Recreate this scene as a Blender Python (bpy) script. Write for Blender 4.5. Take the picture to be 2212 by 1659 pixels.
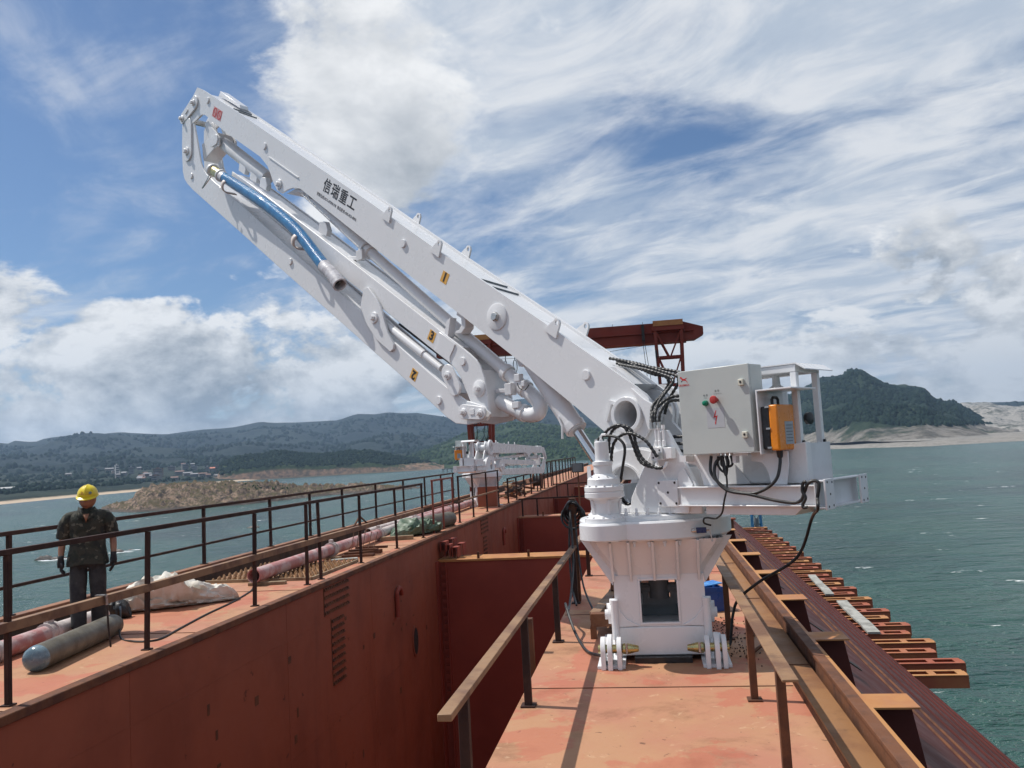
import bpy, math, random
from math import sin, cos, pi, radians, degrees, atan2, sqrt, tan
from mathutils import Vector, Matrix, noise as mnoise

random.seed(7)
scene = bpy.context.scene
C = scene.collection
for o in list(bpy.data.objects):
    bpy.data.objects.remove(o)

# ------------------------------------------------------------------ camera
CAM_Z = 1.9
cam_data = bpy.data.cameras.new('camera')
cam = bpy.data.objects.new('camera', cam_data)
C.objects.link(cam)
cam_data.sensor_width = 36.0
cam_data.lens = 36.0 * 1800.0 / 2212.0
cam_data.clip_start = 0.1
cam_data.clip_end = 40000.0
cam.location = (0, 0, CAM_Z)
cam.rotation_euler = (Matrix.Rotation(radians(9.058), 3, 'Z') @ Matrix.Rotation(pi / 2 + radians(4.821), 3, 'X')
                      @ Matrix.Rotation(radians(-3.2), 3, 'Z')).to_euler()
scene.camera = cam

# ------------------------------------------------------------------ node helpers
class NT:
    def __init__(s, tree):
        s.t = tree
        for n in list(tree.nodes):
            tree.nodes.remove(n)
    def n(s, kind, props=None, **ins):
        nd = s.t.nodes.new(kind)
        for k, v in (props or {}).items():
            setattr(nd, k, v)
        for k, v in ins.items():
            s.put(nd, k, v)
        return nd
    def put(s, nd, key, v):
        if isinstance(key, str):
            if key.startswith('i') and key[1:].isdigit():
                sock = nd.inputs[int(key[1:])]
            else:
                sock = nd.inputs[key.replace('_', ' ')] if key.replace('_', ' ') in nd.inputs else nd.inputs[key]
        else:
            sock = nd.inputs[key]
        if isinstance(v, bpy.types.NodeSocket):
            s.t.links.new(v, sock)
        elif isinstance(v, bpy.types.Node):
            s.t.links.new(v.outputs[0], sock)
        else:
            sock.default_value = v
    def m(s, op, a, b=0.0, c=None, clamp=False):
        nd = s.t.nodes.new('ShaderNodeMath')
        nd.operation = op
        nd.use_clamp = clamp
        s.put(nd, 0, a); s.put(nd, 1, b)
        if c is not None:
            s.put(nd, 2, c)
        return nd.outputs[0]
    def vm(s, op, a, b=None, scale=None):
        nd = s.t.nodes.new('ShaderNodeVectorMath')
        nd.operation = op
        s.put(nd, 0, a)
        if b is not None:
            s.put(nd, 1, b)
        if scale is not None:
            s.put(nd, 'Scale', scale)
        return nd.outputs['Value'] if op in ('DOT_PRODUCT', 'LENGTH') else nd.outputs[0]
    def mix(s, f, a, b, blend='MIX'):
        nd = s.t.nodes.new('ShaderNodeMix')
        nd.data_type = 'RGBA'; nd.blend_type = blend
        s.put(nd, 0, f)
        for i, v in ((6, a), (7, b)):
            if isinstance(v, (tuple, list)) and len(v) == 3:
                v = (*v, 1.0)
            s.put(nd, i, v)
        return nd.outputs[2]
    def ramp(s, f, lo, hi, a=0.0, b=1.0, smooth=True):
        nd = s.t.nodes.new('ShaderNodeMapRange')
        nd.interpolation_type = 'SMOOTHSTEP' if smooth else 'LINEAR'
        for k, v in zip((0, 1, 2, 3, 4), (f, lo, hi, a, b)):
            s.put(nd, k, v)
        return nd.outputs[0]
    def noise(s, vec, scale, detail=5.0, rough=0.55, dist=0.0, lac=2.0):
        nd = s.t.nodes.new('ShaderNodeTexNoise')
        s.put(nd, 'Vector', vec)
        s.put(nd, 'Scale', scale); s.put(nd, 'Detail', detail); s.put(nd, 'Roughness', rough)
        s.put(nd, 'Distortion', dist); s.put(nd, 'Lacunarity', lac)
        return nd.outputs[0]

# ------------------------------------------------------------------ sun, sky and clouds
SUN_AZ, SUN_EL = radians(-79.0), radians(58.5)
SUN_DIR = Vector((sin(SUN_AZ) * cos(SUN_EL), cos(SUN_AZ) * cos(SUN_EL), sin(SUN_EL)))
sun_data = bpy.data.lights.new('sun', 'SUN')
sun_data.energy = 4.8
sun_data.angle = radians(0.53)
sun_data.color = (1.0, 0.955, 0.89)
sun = bpy.data.objects.new('sun', sun_data)
C.objects.link(sun)
sun.rotation_euler = SUN_DIR.to_track_quat('Z', 'Y').to_euler()

world = bpy.data.worlds.new('World')
scene.world = world
world.use_nodes = True
world.cycles.sampling_method = 'MANUAL'; world.cycles.sample_map_resolution = 512
w = NT(world.node_tree)
tc = w.n('ShaderNodeTexCoord')
D0 = w.vm('NORMALIZE', tc.outputs['Generated'])
sep = w.n('ShaderNodeSeparateXYZ', i0=D0)
sx, sy, sz_ = sep.outputs
skyn = w.n('ShaderNodeTexSky')
skyn.sky_type = 'NISHITA'
skyn.sun_disc = False
skyn.sun_elevation = SUN_EL
skyn.sun_rotation = SUN_AZ
skyn.air_density = 1.0
skyn.dust_density = 0.6
skyn.ozone_density = 2.2
skyc = w.mix(1.0, skyn.outputs[0], (0.66, 0.80, 0.95), 'MULTIPLY')
zc = w.m('MAXIMUM', sz_, 0.0)
den = w.m('ADD', zc, 0.13)
px = w.m('DIVIDE', sx, den)
py = w.m('DIVIDE', sy, den)
P = w.n('ShaderNodeCombineXYZ', i0=px, i1=py, i2=0.0).outputs[0]

def blob(c, k, amp):
    v = Vector(c).normalized()
    d = w.vm('DOT_PRODUCT', D0, tuple(v))
    e = w.m('EXPONENT', w.m('MULTIPLY', w.m('SUBTRACT', d, 1.0), k))
    return w.m('MULTIPLY', e, amp)

def addall(lst):
    r = lst[0]
    for q in lst[1:]:
        r = w.m('ADD', r, q)
    return r

# high thin cloud: long streaks
def streak(ang, sx_, sy_):
    r = w.n('ShaderNodeMapping', i0=P)
    r.inputs['Rotation'].default_value = (0, 0, radians(ang))
    q = w.n('ShaderNodeMapping', i0=r.outputs[0])
    q.inputs['Scale'].default_value = (sx_, sy_, 1.0)
    return q.outputs[0]
ci1 = w.noise(streak(38, 0.58, 1.25), 1.05, 10.0, 0.57, 0.7)
ci2 = w.noise(streak(30, 1.25, 2.0), 2.3, 9.0, 0.62, 0.5)
cib = addall([w.m('MULTIPLY', ci1, 0.74), w.m('MULTIPLY', ci2, 0.27),
              blob((-0.55, 0.76, 0.34), 26.0, -0.17), blob((-0.60, 0.66, 0.46), 22.0, -0.13), blob((-0.57, 0.725, 0.39), 160.0, 0.12), blob((-0.22, 0.85, 0.463), 40.0, 0.14),
              blob((0.30, 0.86, 0.42), 9.0, 0.10), blob((-0.13, 0.962, 0.245), 240.0, -0.12),
              blob((0.07, 0.935, 0.33), 170.0, -0.13), blob((0.17, 0.94, 0.30), 260.0, -0.06)])
ciA = w.ramp(cib, 0.355, 0.60, 0.0, 0.95)

# heaped cloud, shaded by the cloud between it and the sun
Vd = w.n('ShaderNodeMapping', i0=D0)
Vd.inputs['Scale'].default_value = (1.0, 1.0, 1.75)
Vd = Vd.outputs[0]
def heap(vec):
    a = w.noise(vec, 5.2, 10.0, 0.60, 0.25)
    b = w.noise(vec, 15.0, 7.0, 0.60, 0.3)
    return w.m('ADD', w.m('MULTIPLY', a, 0.80), w.m('MULTIPLY', b, 0.23))
hb = addall([blob((-0.38, 0.86, 0.365), 110.0, 0.15), blob((-0.30, 0.885, 0.355), 150.0, 0.19), blob((-0.235, 0.905, 0.345), 300.0, 0.13), blob((-0.28, 0.84, 0.47), 90.0, 0.11), blob((-0.33, 0.82, 0.45), 200.0, 0.06),
             blob((-0.625, 0.750, 0.215), 330.0, 0.26), blob((-0.53, 0.83, 0.160), 420.0, 0.19), blob((-0.43, 0.88, 0.190), 200.0, 0.14),
             blob((-0.56, 0.77, 0.32), 40.0, -0.20), blob((-0.60, 0.67, 0.46), 20.0, -0.17),
             blob((0.10, 0.93, 0.36), 22.0, -0.14), blob((0.30, 0.93, 0.212), 420.0, 0.11)])
low = w.ramp(zc, 0.10, 0.26, 0.135, -0.045)
base_ = w.m('ADD', hb, low)
h0 = w.m('ADD', heap(Vd), base_)
h1 = w.m('ADD', heap(w.vm('ADD', Vd, (-0.040, 0.0, 0.065))), base_)
hA = w.ramp(h0, 0.535, w.ramp(zc, 0.16, 0.34, 0.605, 0.66), 0.0, 0.97)
lit = w.m('ADD', w.m('MULTIPLY', w.m('SUBTRACT', h0, h1), w.ramp(zc, 0.14, 0.32, 5.6, 2.2)), w.ramp(zc, 0.10, 0.34, 0.58, 0.74))
thick = w.m('ADD', w.ramp(h0, 0.60, 0.95, 0.16, -0.16, smooth=False), w.ramp(zc, 0.05, 0.25, -0.14, 0.0))
edge = w.m('MULTIPLY', blob((-0.235, 0.915, 0.325), 420.0, 1.0), -0.50)
edge2 = w.m('MULTIPLY', blob((0.30, 0.93, 0.205), 420.0, 1.0), -0.22)
lit = w.m('ADD', w.m('ADD', w.m('ADD', lit, thick), edge), edge2, clamp=True)
hcol = w.mix(lit, (2.9, 3.4, 4.0), (9.5, 9.6, 9.7))
hcol = w.mix(1.0, hcol, w.mix(w.ramp(zc, 0.03, 0.22), (0.82, 0.85, 0.88), (1.0, 1.0, 1.0)), 'MULTIPLY')
cicol = w.mix(w.ramp(ci2, 0.35, 0.65), (5.2, 6.0, 7.1), (8.2, 8.45, 8.8))
mixed = w.mix(ciA, skyc, cicol)
mixed = w.mix(hA, mixed, hcol)
# grey bank along the horizon
bank = w.m('MULTIPLY', w.ramp(zc, 0.0, 0.13, 0.40, 0.0), w.ramp(w.noise(P, 0.8, 5.0, 0.6), 0.3, 0.6, 0.4, 1.0))
mixed = w.mix(bank, mixed, (5.0, 5.6, 6.2))
bg = w.n('ShaderNodeBackground', i0=mixed, i1=0.10)
wo = w.n('ShaderNodeOutputWorld')
w.t.links.new(bg.outputs[0], wo.inputs[0])

scene.view_settings.view_transform = 'Standard'
scene.view_settings.look = 'None'
scene.view_settings.exposure = -0.07
scene.view_settings.gamma = 1.0
scene.view_settings.use_curve_mapping = False
scene.cycles.use_denoising = True
scene.cycles.max_bounces = 8
scene.cycles.diffuse_bounces = 3
scene.cycles.glossy_bounces = 3
scene.cycles.volume_bounces = 0
scene.cycles.sample_clamp_indirect = 6.0

# ------------------------------------------------------------------ geometry helpers
class MB:
    """collects shapes; build() links them as one mesh object"""
    def __init__(s, M=None):
        s.v = []; s.f = []; s.M = M
    def add(s, vs, fs):
        b = len(s.v)
        if s.M is not None:
            vs = [tuple(s.M @ Vector(p)) for p in vs]
        s.v += [tuple(p) for p in vs]
        s.f += [tuple(i + b for i in f) for f in fs]
        return s
    def box(s, x0, x1, y0, y1, z0, z1):
        v = [(x, y, z) for z in (z0, z1) for y in (y0, y1) for x in (x0, x1)]
        return s.add(v, [(0, 2, 3, 1), (4, 5, 7, 6), (0, 1, 5, 4), (2, 6, 7, 3), (0, 4, 6, 2), (1, 3, 7, 5)])
    def bar(s, p0, p1, w_, h, up=(0, 0, 1)):
        p0, p1 = Vector(p0), Vector(p1)
        d = (p1 - p0).normalized()
        u = Vector(up)
        if abs(d.dot(u)) > 0.98:
            u = Vector((0, 1, 0))
        r = d.cross(u).normalized()
        u = r.cross(d)
        v = []
        for p in (p0, p1):
            for a, b in ((-1, -1), (1, -1), (1, 1), (-1, 1)):
                v.append(p + r * a * w_ / 2 + u * b * h / 2)
        return s.add(v, [(0, 1, 2, 3), (7, 6, 5, 4), (0, 4, 5, 1), (1, 5, 6, 2), (2, 6, 7, 3), (3, 7, 4, 0)])
    def cyl(s, p0, p1, r0, r1=None, n=16, caps=True):
        r1 = r0 if r1 is None else r1
        p0, p1 = Vector(p0), Vector(p1)
        d = (p1 - p0).normalized()
        a = d.orthogonal().normalized(); b = d.cross(a)
        v = []
        for p, r in ((p0, r0), (p1, r1)):
            for i in range(n):
                t = 2 * pi * i / n
                v.append(p + (a * cos(t) + b * sin(t)) * r)
        f = [(i, (i + 1) % n, n + (i + 1) % n, n + i) for i in range(n)]
        if caps:
            f += [tuple(range(n - 1, -1, -1)), tuple(range(n, 2 * n))]
        return s.add(v, f)
    def ring(s, p0, p1, ro, ri, n=24):
        p0, p1 = Vector(p0), Vector(p1)
        d = (p1 - p0).normalized()
        a = d.orthogonal().normalized(); b = d.cross(a)
        v = []
        for p, r in ((p0, ro), (p1, ro), (p1, ri), (p0, ri)):
            for i in range(n):
                t = 2 * pi * i / n
                v.append(p + (a * cos(t) + b * sin(t)) * r)
        f = []
        for k in range(4):
            k2 = (k + 1) % 4
            f += [(k * n + i, k * n + (i + 1) % n, k2 * n + (i + 1) % n, k2 * n + i) for i in range(n)]
        return s.add(v, f)
    def tube(s, pts, r, n=10, caps=True, smooth_n=0):
        pts = [Vector(p) for p in pts]
        if smooth_n:
            pts = spline(pts, smooth_n)
        rs = r if isinstance(r, (list, tuple)) else [r] * len(pts)
        if len(rs) != len(pts):
            rs = [rs[min(len(rs) - 1, int(i * len(rs) / len(pts)))] for i in range(len(pts))]
        v = []; prev = None
        for i, p in enumerate(pts):
            t = (pts[min(i + 1, len(pts) - 1)] - pts[max(i - 1, 0)]).normalized()
            if prev is None:
                a = t.orthogonal().normalized()
            else:
                a = (prev - t * prev.dot(t)).normalized()
            prev = a
            b = t.cross(a)
            for k in range(n):
                q = 2 * pi * k / n
                v.append(p + (a * cos(q) + b * sin(q)) * rs[i])
        f = []
        for i in range(len(pts) - 1):
            for k in range(n):
                f.append((i * n + k, i * n + (k + 1) % n, (i + 1) * n + (k + 1) % n, (i + 1) * n + k))
        if caps:
            f += [tuple(range(n - 1, -1, -1)), tuple(range((len(pts) - 1) * n, len(pts) * n))]
        return s.add(v, f)
    def prism(s, poly, d0, d1, f3):
        """poly: 2D outline; f3(a, b, d) -> 3D point"""
        n = len(poly)
        v = [f3(a, b, d0) for a, b in poly] + [f3(a, b, d1) for a, b in poly]
        f = [tuple(range(n - 1, -1, -1)), tuple(range(n, 2 * n))]
        f += [(i, (i + 1) % n, n + (i + 1) % n, n + i) for i in range(n)]
        return s.add(v, f)
    def lathe(s, prof, c=(0, 0, 0), n=32, caps=True, ax=(0, 0, 1)):
        c = Vector(c); d = Vector(ax).normalized()
        a = d.orthogonal().normalized(); b = d.cross(a)
        v = []
        for r, z in prof:
            for i in range(n):
                t = 2 * pi * i / n
                v.append(c + d * z + (a * cos(t) + b * sin(t)) * r)
        f = []
        for k in range(len(prof) - 1):
            f += [(k * n + i, k * n + (i + 1) % n, (k + 1) * n + (i + 1) % n, (k + 1) * n + i) for i in range(n)]
        if caps:
            f += [tuple(range(n - 1, -1, -1)), tuple(range((len(prof) - 1) * n, len(prof) * n))]
        return s.add(v, f)
    def build(s, name, mat, parent=None, bevel=0.0, angle=35, seg=2):
        me = bpy.data.meshes.new(name)
        me.from_pydata(s.v, [], s.f)
        me.validate()
        me.polygons.foreach_set('use_smooth', [True] * len(me.polygons))
        me.set_sharp_from_angle(angle=radians(angle))
        if mat is not None:
            me.materials.append(mat)
        me.update()
        o = bpy.data.objects.new(name, me)
        C.objects.link(o)
        if parent is not None:
            o.parent = parent
        if bevel:
            m = o.modifiers.new('edge', 'BEVEL')
            m.width = bevel; m.segments = seg; m.limit_method = 'ANGLE'; m.angle_limit = radians(40)
            m.harden_normals = False
        return o

def spline(pts, n):
    pts = [Vector(p) for p in pts]
    out = []
    m = len(pts)
    for i in range(m - 1):
        p0 = pts[max(i - 1, 0)]; p1 = pts[i]; p2 = pts[i + 1]; p3 = pts[min(i + 2, m - 1)]
        for k in range(n):
            t = k / n
            out.append(0.5 * ((2 * p1) + (p2 - p0) * t + (2 * p0 - 5 * p1 + 4 * p2 - p3) * t * t
                              + (3 * p1 - p0 - 3 * p2 + p3) * t ** 3))
    out.append(pts[-1])
    return out

def arc(cx, cy, r, a0, a1, n):
    return [(cx + r * cos(radians(a0 + (a1 - a0) * i / n)), cy + r * sin(radians(a0 + (a1 - a0) * i / n))) for i in range(n + 1)]

def tag(o, label=None, cat=None, group=None, kind=None):
    if label: o['label'] = label
    if cat: o['category'] = cat
    if group: o['group'] = group
    if kind: o['kind'] = kind
    return o

def thing(name, label, cat, loc=(0, 0, 0), rotz=0.0, group=None):
    o = bpy.data.objects.new(name, None)
    o.empty_display_size = 0.2
    C.objects.link(o)
    o.location = loc
    o.rotation_euler = (0, 0, rotz)
    return tag(o, label, cat, group)

def off(loc, rotz=0.0):
    """matrix taking world coordinates into a thing's local ones"""
    return (Matrix.Translation(loc) @ Matrix.Rotation(rotz, 4, 'Z')).inverted()

def copy_tree(o, parent=None):
    c = o.copy()
    C.objects.link(c)
    c.parent = parent
    for ch in list(o.children):
        copy_tree(ch, c)
    return c

# ------------------------------------------------------------------ materials
MATS = {}
def mat_base(name):
    m = bpy.data.materials.new(name)
    m.use_nodes = True
    t = NT(m.node_tree)
    b = t.n('ShaderNodeBsdfPrincipled')
    o = t.n('ShaderNodeOutputMaterial')
    t.t.links.new(b.outputs[0], o.inputs[0])
    MATS[name] = m
    return m, t, b, o

def surf(name, c1, c2=None, scale=3.0, rough=0.5, metal=0.0, dirt=None, dirt_amt=0.0, dirt_scale=1.2, bump=0.0, bump_scale=40.0,
         thr=(0.42, 0.62), spec=0.5, dthr=(0.55, 0.72), streak=False, coat=0.0, rvar=0.12, spots=()):
    m, t, b, o = mat_base(name)
    g = t.n('ShaderNodeNewGeometry').outputs['Position']
    c2 = c2 or c1
    n1 = t.noise(g, scale, 6.0, 0.6)
    col = t.mix(t.ramp(n1, *thr), c1, c2)
    if dirt:
        gv = g
        if streak:
            mp = t.n('ShaderNodeMapping', i0=g)
            mp.inputs['Scale'].default_value = (1.0, 1.0, 0.14)
            gv = mp.outputs[0]
        n2 = t.noise(gv, dirt_scale, 8.0, 0.68, 0.3)
        col = t.mix(t.ramp(n2, dthr[0], dthr[1], 0.0, dirt_amt), col, dirt)
    for sc_, ss_, lo_, hi_, am_ in spots:
        col = t.mix(t.ramp(t.noise(g, ss_, 6.0, 0.65, 0.4), lo_, hi_, 0.0, am_), col, sc_)
    t.put(b, 'Base Color', col)
    n3 = t.noise(g, scale * 2.7, 4.0, 0.6)
    t.put(b, 'Roughness', t.ramp(n3, 0.3, 0.7, max(rough - rvar, 0.03), min(rough + rvar, 1.0)))
    t.put(b, 'Metallic', metal)
    t.put(b, 'Specular IOR Level', spec)
    if coat:
        t.put(b, 'Coat Weight', coat); t.put(b, 'Coat Roughness', 0.12)
    if bump:
        bn = t.n('ShaderNodeBump')
        t.put(bn, 'Height', t.noise(g, bump_scale, 5.0, 0.6)); t.put(bn, 'Strength', bump); t.put(bn, 'Distance', 0.01)
        t.t.links.new(bn.outputs[0], b.inputs['Normal'])
    return m

WHITE = surf('white_paint', (0.785, 0.785, 0.795), (0.765, 0.768, 0.775), 0.9, 0.28, dirt=(0.56, 0.52, 0.47), dirt_amt=0.10, dirt_scale=1.1, dthr=(0.56, 0.85), streak=True, coat=0.2, rvar=0.04, spots=[((0.50, 0.40, 0.31), 2.4, 0.70, 0.80, 0.22)])
WHITE_WORN = surf('white_paint_worn', (0.74, 0.75, 0.77), (0.66, 0.665, 0.68), 2.0, 0.42, dirt=(0.40, 0.31, 0.23), dirt_amt=0.26, dirt_scale=2.2, streak=True, rvar=0.06)
CAB = surf('cabinet_grey', (0.50, 0.53, 0.51), (0.47, 0.50, 0.485), 2.0, 0.40, dirt=(0.36, 0.36, 0.33), dirt_amt=0.18, dirt_scale=4.0, bump=0.06, bump_scale=220)
GREY_STEEL = surf('grey_steel_paint', (0.20, 0.22, 0.23), (0.16, 0.175, 0.185), 3.0, 0.5, dirt=(0.10, 0.09, 0.08), dirt_amt=0.4)
CHROME = surf('chrome_rod', (0.62, 0.63, 0.65), None, 4.0, 0.13, metal=1.0, rvar=0.04)
STEEL = surf('zinc_steel', (0.55, 0.55, 0.54), (0.42, 0.42, 0.41), 9.0, 0.36, metal=0.9)
BRASS = surf('passivated_steel', (0.52, 0.44, 0.20), (0.36, 0.36, 0.20), 14.0, 0.28, metal=0.9)
RUBBER = surf('black_rubber', (0.012, 0.012, 0.013), (0.03, 0.03, 0.03), 12.0, 0.42, dirt=(0.10, 0.085, 0.07), dirt_amt=0.3, dirt_scale=9)
BLACK = surf('black_plastic', (0.014, 0.014, 0.016), (0.022, 0.022, 0.024), 8.0, 0.38)
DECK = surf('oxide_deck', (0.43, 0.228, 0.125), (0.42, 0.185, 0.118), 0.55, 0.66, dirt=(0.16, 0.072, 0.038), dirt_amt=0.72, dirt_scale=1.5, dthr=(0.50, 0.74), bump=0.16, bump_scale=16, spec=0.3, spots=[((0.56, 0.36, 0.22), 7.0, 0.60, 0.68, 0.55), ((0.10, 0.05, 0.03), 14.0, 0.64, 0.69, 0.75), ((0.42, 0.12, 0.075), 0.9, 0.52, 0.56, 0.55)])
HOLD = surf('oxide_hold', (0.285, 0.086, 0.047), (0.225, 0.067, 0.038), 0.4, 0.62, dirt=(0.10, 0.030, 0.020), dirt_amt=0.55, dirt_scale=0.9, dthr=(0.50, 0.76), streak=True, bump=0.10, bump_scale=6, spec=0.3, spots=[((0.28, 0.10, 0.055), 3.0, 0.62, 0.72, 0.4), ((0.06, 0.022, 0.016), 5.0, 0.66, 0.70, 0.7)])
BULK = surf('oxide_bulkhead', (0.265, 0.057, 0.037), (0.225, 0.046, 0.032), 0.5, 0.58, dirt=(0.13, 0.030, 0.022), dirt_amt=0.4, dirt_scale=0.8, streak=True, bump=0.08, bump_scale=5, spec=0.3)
SLOPE_SHADE = surf('shade_toned_flank', (0.088, 0.021, 0.017), (0.070, 0.018, 0.015), 0.8, 0.62, dirt=(0.055, 0.018, 0.014), dirt_amt=0.5, dirt_scale=1.4, bump=0.08, bump_scale=8, spec=0.25)  # oxide darkened to maroon: the flank's shade is put into its colour
OXIDE = surf('oxide_steel', (0.30, 0.080, 0.042), (0.36, 0.125, 0.055), 1.2, 0.6, dirt=(0.11, 0.040, 0.025), dirt_amt=0.6, dirt_scale=2.4, bump=0.1, bump_scale=20, spec=0.3)
OCHRE = surf('ochre_primer', (0.43, 0.205, 0.072), (0.37, 0.155, 0.062), 1.5, 0.6, dirt=(0.20, 0.09, 0.04), dirt_amt=0.5, dirt_scale=3.0, bump=0.1, bump_scale=22, spec=0.3)
RUST = surf('rusty_steel', (0.155, 0.066, 0.034), (0.095, 0.044, 0.028), 3.0, 0.72, dirt=(0.055, 0.030, 0.022), dirt_amt=0.7, dirt_scale=4.0, bump=0.3, bump_scale=45, spec=0.25)
RUST_RAIL = surf('rusty_rail', (0.050, 0.024, 0.018), (0.030, 0.016, 0.014), 2.2, 0.7, dirt=(0.13, 0.065, 0.036), dirt_amt=0.5, dirt_scale=3.0, bump=0.25, bump_scale=40, spec=0.25)
WEB_BROWN = surf('rusty_web', (0.27, 0.135, 0.058), (0.19, 0.088, 0.042), 1.3, 0.65, dirt=(0.09, 0.045, 0.026), dirt_amt=0.7, dirt_scale=2.0, bump=0.15, bump_scale=20, spec=0.3)
RAIL_TAN = surf('worn_rail', (0.27, 0.155, 0.080), (0.15, 0.075, 0.042), 2.6, 0.62, dirt=(0.09, 0.045, 0.03), dirt_amt=0.6, dirt_scale=3.0, bump=0.2, bump_scale=30)
RED_STEEL = surf('red_gantry_paint', (0.20, 0.035, 0.022), (0.16, 0.030, 0.021), 0.6, 0.6, dirt=(0.08, 0.025, 0.018), dirt_amt=0.5, dirt_scale=0.7, spec=0.3)
RED_RAIL = surf('red_rail_paint', (0.235, 0.062, 0.040), (0.17, 0.045, 0.03), 2.0, 0.6, spec=0.3)
TIMBER = surf('weathered_timber', (0.30, 0.215, 0.130), (0.20, 0.135, 0.080), 5.0, 0.8, dirt=(0.10, 0.065, 0.04), dirt_amt=0.6, dirt_scale=5, bump=0.3, bump_scale=30)
PLANK = surf('grey_plank', (0.36, 0.36, 0.33), (0.24, 0.24, 0.22), 4.0, 0.85, dirt=(0.12, 0.11, 0.09), dirt_amt=0.6, dirt_scale=4, bump=0.4, bump_scale=30)
PIPE_PINK = surf('scuffed_pink_pipe', (0.40, 0.165, 0.155), (0.50, 0.36, 0.345), 4.0, 0.6, dirt=(0.20, 0.10, 0.09), dirt_amt=0.6, dirt_scale=8, thr=(0.42, 0.60), bump=0.2)
PIPE_WHITE = surf('scuffed_white_pipe', (0.60, 0.53, 0.50), (0.42, 0.36, 0.33), 6.0, 0.6, dirt=(0.28, 0.10, 0.08), dirt_amt=0.5, dirt_scale=7, bump=0.2)
CYL_GREY = surf('grimy_cylinder', (0.125, 0.112, 0.085), (0.085, 0.074, 0.055), 4.0, 0.55, dirt=(0.07, 0.055, 0.04), dirt_amt=0.75, dirt_scale=5, bump=0.15, bump_scale=25)
CYL_BLUE = surf('bright_blue_end', (0.09, 0.15, 0.19), (0.15, 0.22, 0.26), 6.0, 0.25, coat=0.4)
SACK = surf('woven_sack', (0.66, 0.63, 0.57), (0.55, 0.50, 0.42), 4.0, 0.75, dirt=(0.34, 0.25, 0.17), dirt_amt=0.55, dirt_scale=3.0, bump=0.35, bump_scale=90)
TARP = surf('green_tarp', (0.075, 0.125, 0.080), (0.125, 0.165, 0.110), 3.0, 0.55, dirt=(0.20, 0.18, 0.13), dirt_amt=0.5, dirt_scale=4, bump=0.2, bump_scale=30)
BLUE_PLASTIC = surf('blue_plastic', (0.014, 0.075, 0.30), (0.012, 0.06, 0.24), 4.0, 0.35)
BLUE_STEEL = surf('blue_lattice_paint', (0.04, 0.25, 0.52), (0.05, 0.20, 0.40), 1.0, 0.5)
GRATE = surf('rusty_studs', (0.33, 0.185, 0.085), (0.22, 0.11, 0.05), 6.0, 0.65, dirt=(0.10, 0.05, 0.03), dirt_amt=0.5, dirt_scale=8, bump=0.2)
ORANGE = surf('orange_plastic', (0.76, 0.25, 0.012), (0.70, 0.22, 0.012), 5.0, 0.32)
LABEL_GREY = surf('grey_print', (0.36, 0.40, 0.44), (0.30, 0.34, 0.38), 60.0, 0.5)
PLATE_YELLOW = surf('yellow_plate', (0.74, 0.40, 0.075), (0.70, 0.37, 0.07), 10.0, 0.5)
INK = surf('black_ink', (0.014, 0.014, 0.018), None, 5.0, 0.5)
INK_FADED = surf('faded_ink', (0.10, 0.10, 0.115), None, 5.0, 0.5)
RED_INK = surf('red_ink', (0.55, 0.03, 0.03), None, 5.0, 0.5)
PINK_INK = surf('faded_red_ink', (0.55, 0.20, 0.20), (0.62, 0.40, 0.40), 40.0, 0.5)
PAPER = surf('grey_sticker', (0.46, 0.475, 0.50), (0.43, 0.445, 0.47), 8.0, 0.45)
GREEN_LAMP = surf('green_lamp', (0.005, 0.20, 0.11), None, 5.0, 0.15)
RED_KNOB = surf('red_button', (0.42, 0.035, 0.03), None, 5.0, 0.35)
DARK = surf('dark_recess', (0.02, 0.018, 0.018), None, 5.0, 0.7)
PINK_TAPE = surf('pink_tape', (0.75, 0.10, 0.18), None, 5.0, 0.5)

# ================================================================== setting: sea and land
SEA_Z = -18.0

def sea_material():
    m, t, b, o = mat_base('sea_water')
    g = t.n('ShaderNodeNewGeometry').outputs['Position']
    mp = t.n('ShaderNodeMapping', i0=g)
    mp.inputs['Rotation'].default_value = (0, 0, radians(25))
    mp.inputs['Scale'].default_value = (0.45, 1.0, 1.0)
    v = mp.outputs[0]
    big = t.noise(g, 0.011, 4.0, 0.5, 0.6)
    midn = t.noise(v, 0.06, 4.0, 0.55)
    col = t.mix(t.ramp(big, 0.40, 0.62), (0.024, 0.084, 0.072), (0.012, 0.044, 0.045))  # broad darker patches paint cloud shadows into the water colour
    col = t.mix(t.ramp(midn, 0.4, 0.68, 0.0, 0.6), col, (0.034, 0.090, 0.070))
    f1 = t.noise(v, 0.16, 5.0, 0.6, 0.5)
    f2 = t.noise(v, 1.3, 4.0, 0.6)
    foam = t.m('MULTIPLY', t.ramp(f1, 0.655, 0.70), t.ramp(f2, 0.50, 0.58))
    col = t.mix(foam, col, (0.75, 0.78, 0.78))
    t.put(b, 'Base Color', col)
    t.put(b, 'Roughness', t.m('ADD', 0.22, t.m('MULTIPLY', foam, 0.5)))
    t.put(b, 'IOR', 1.33)
    t.put(b, 'Specular IOR Level', 0.42)
    h = t.m('ADD', t.m('MULTIPLY', t.noise(v, 0.22, 5.0, 0.6, 0.3), 1.5), t.m('MULTIPLY', t.noise(v, 1.1, 4.0, 0.62), 0.36))
    bn = t.n('ShaderNodeBump')
    t.put(bn, 'Height', h); t.put(bn, 'Strength', 1.0); t.put(bn, 'Distance', 3.0)
    t.t.links.new(bn.outputs[0], b.inputs['Normal'])
    return m

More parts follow.
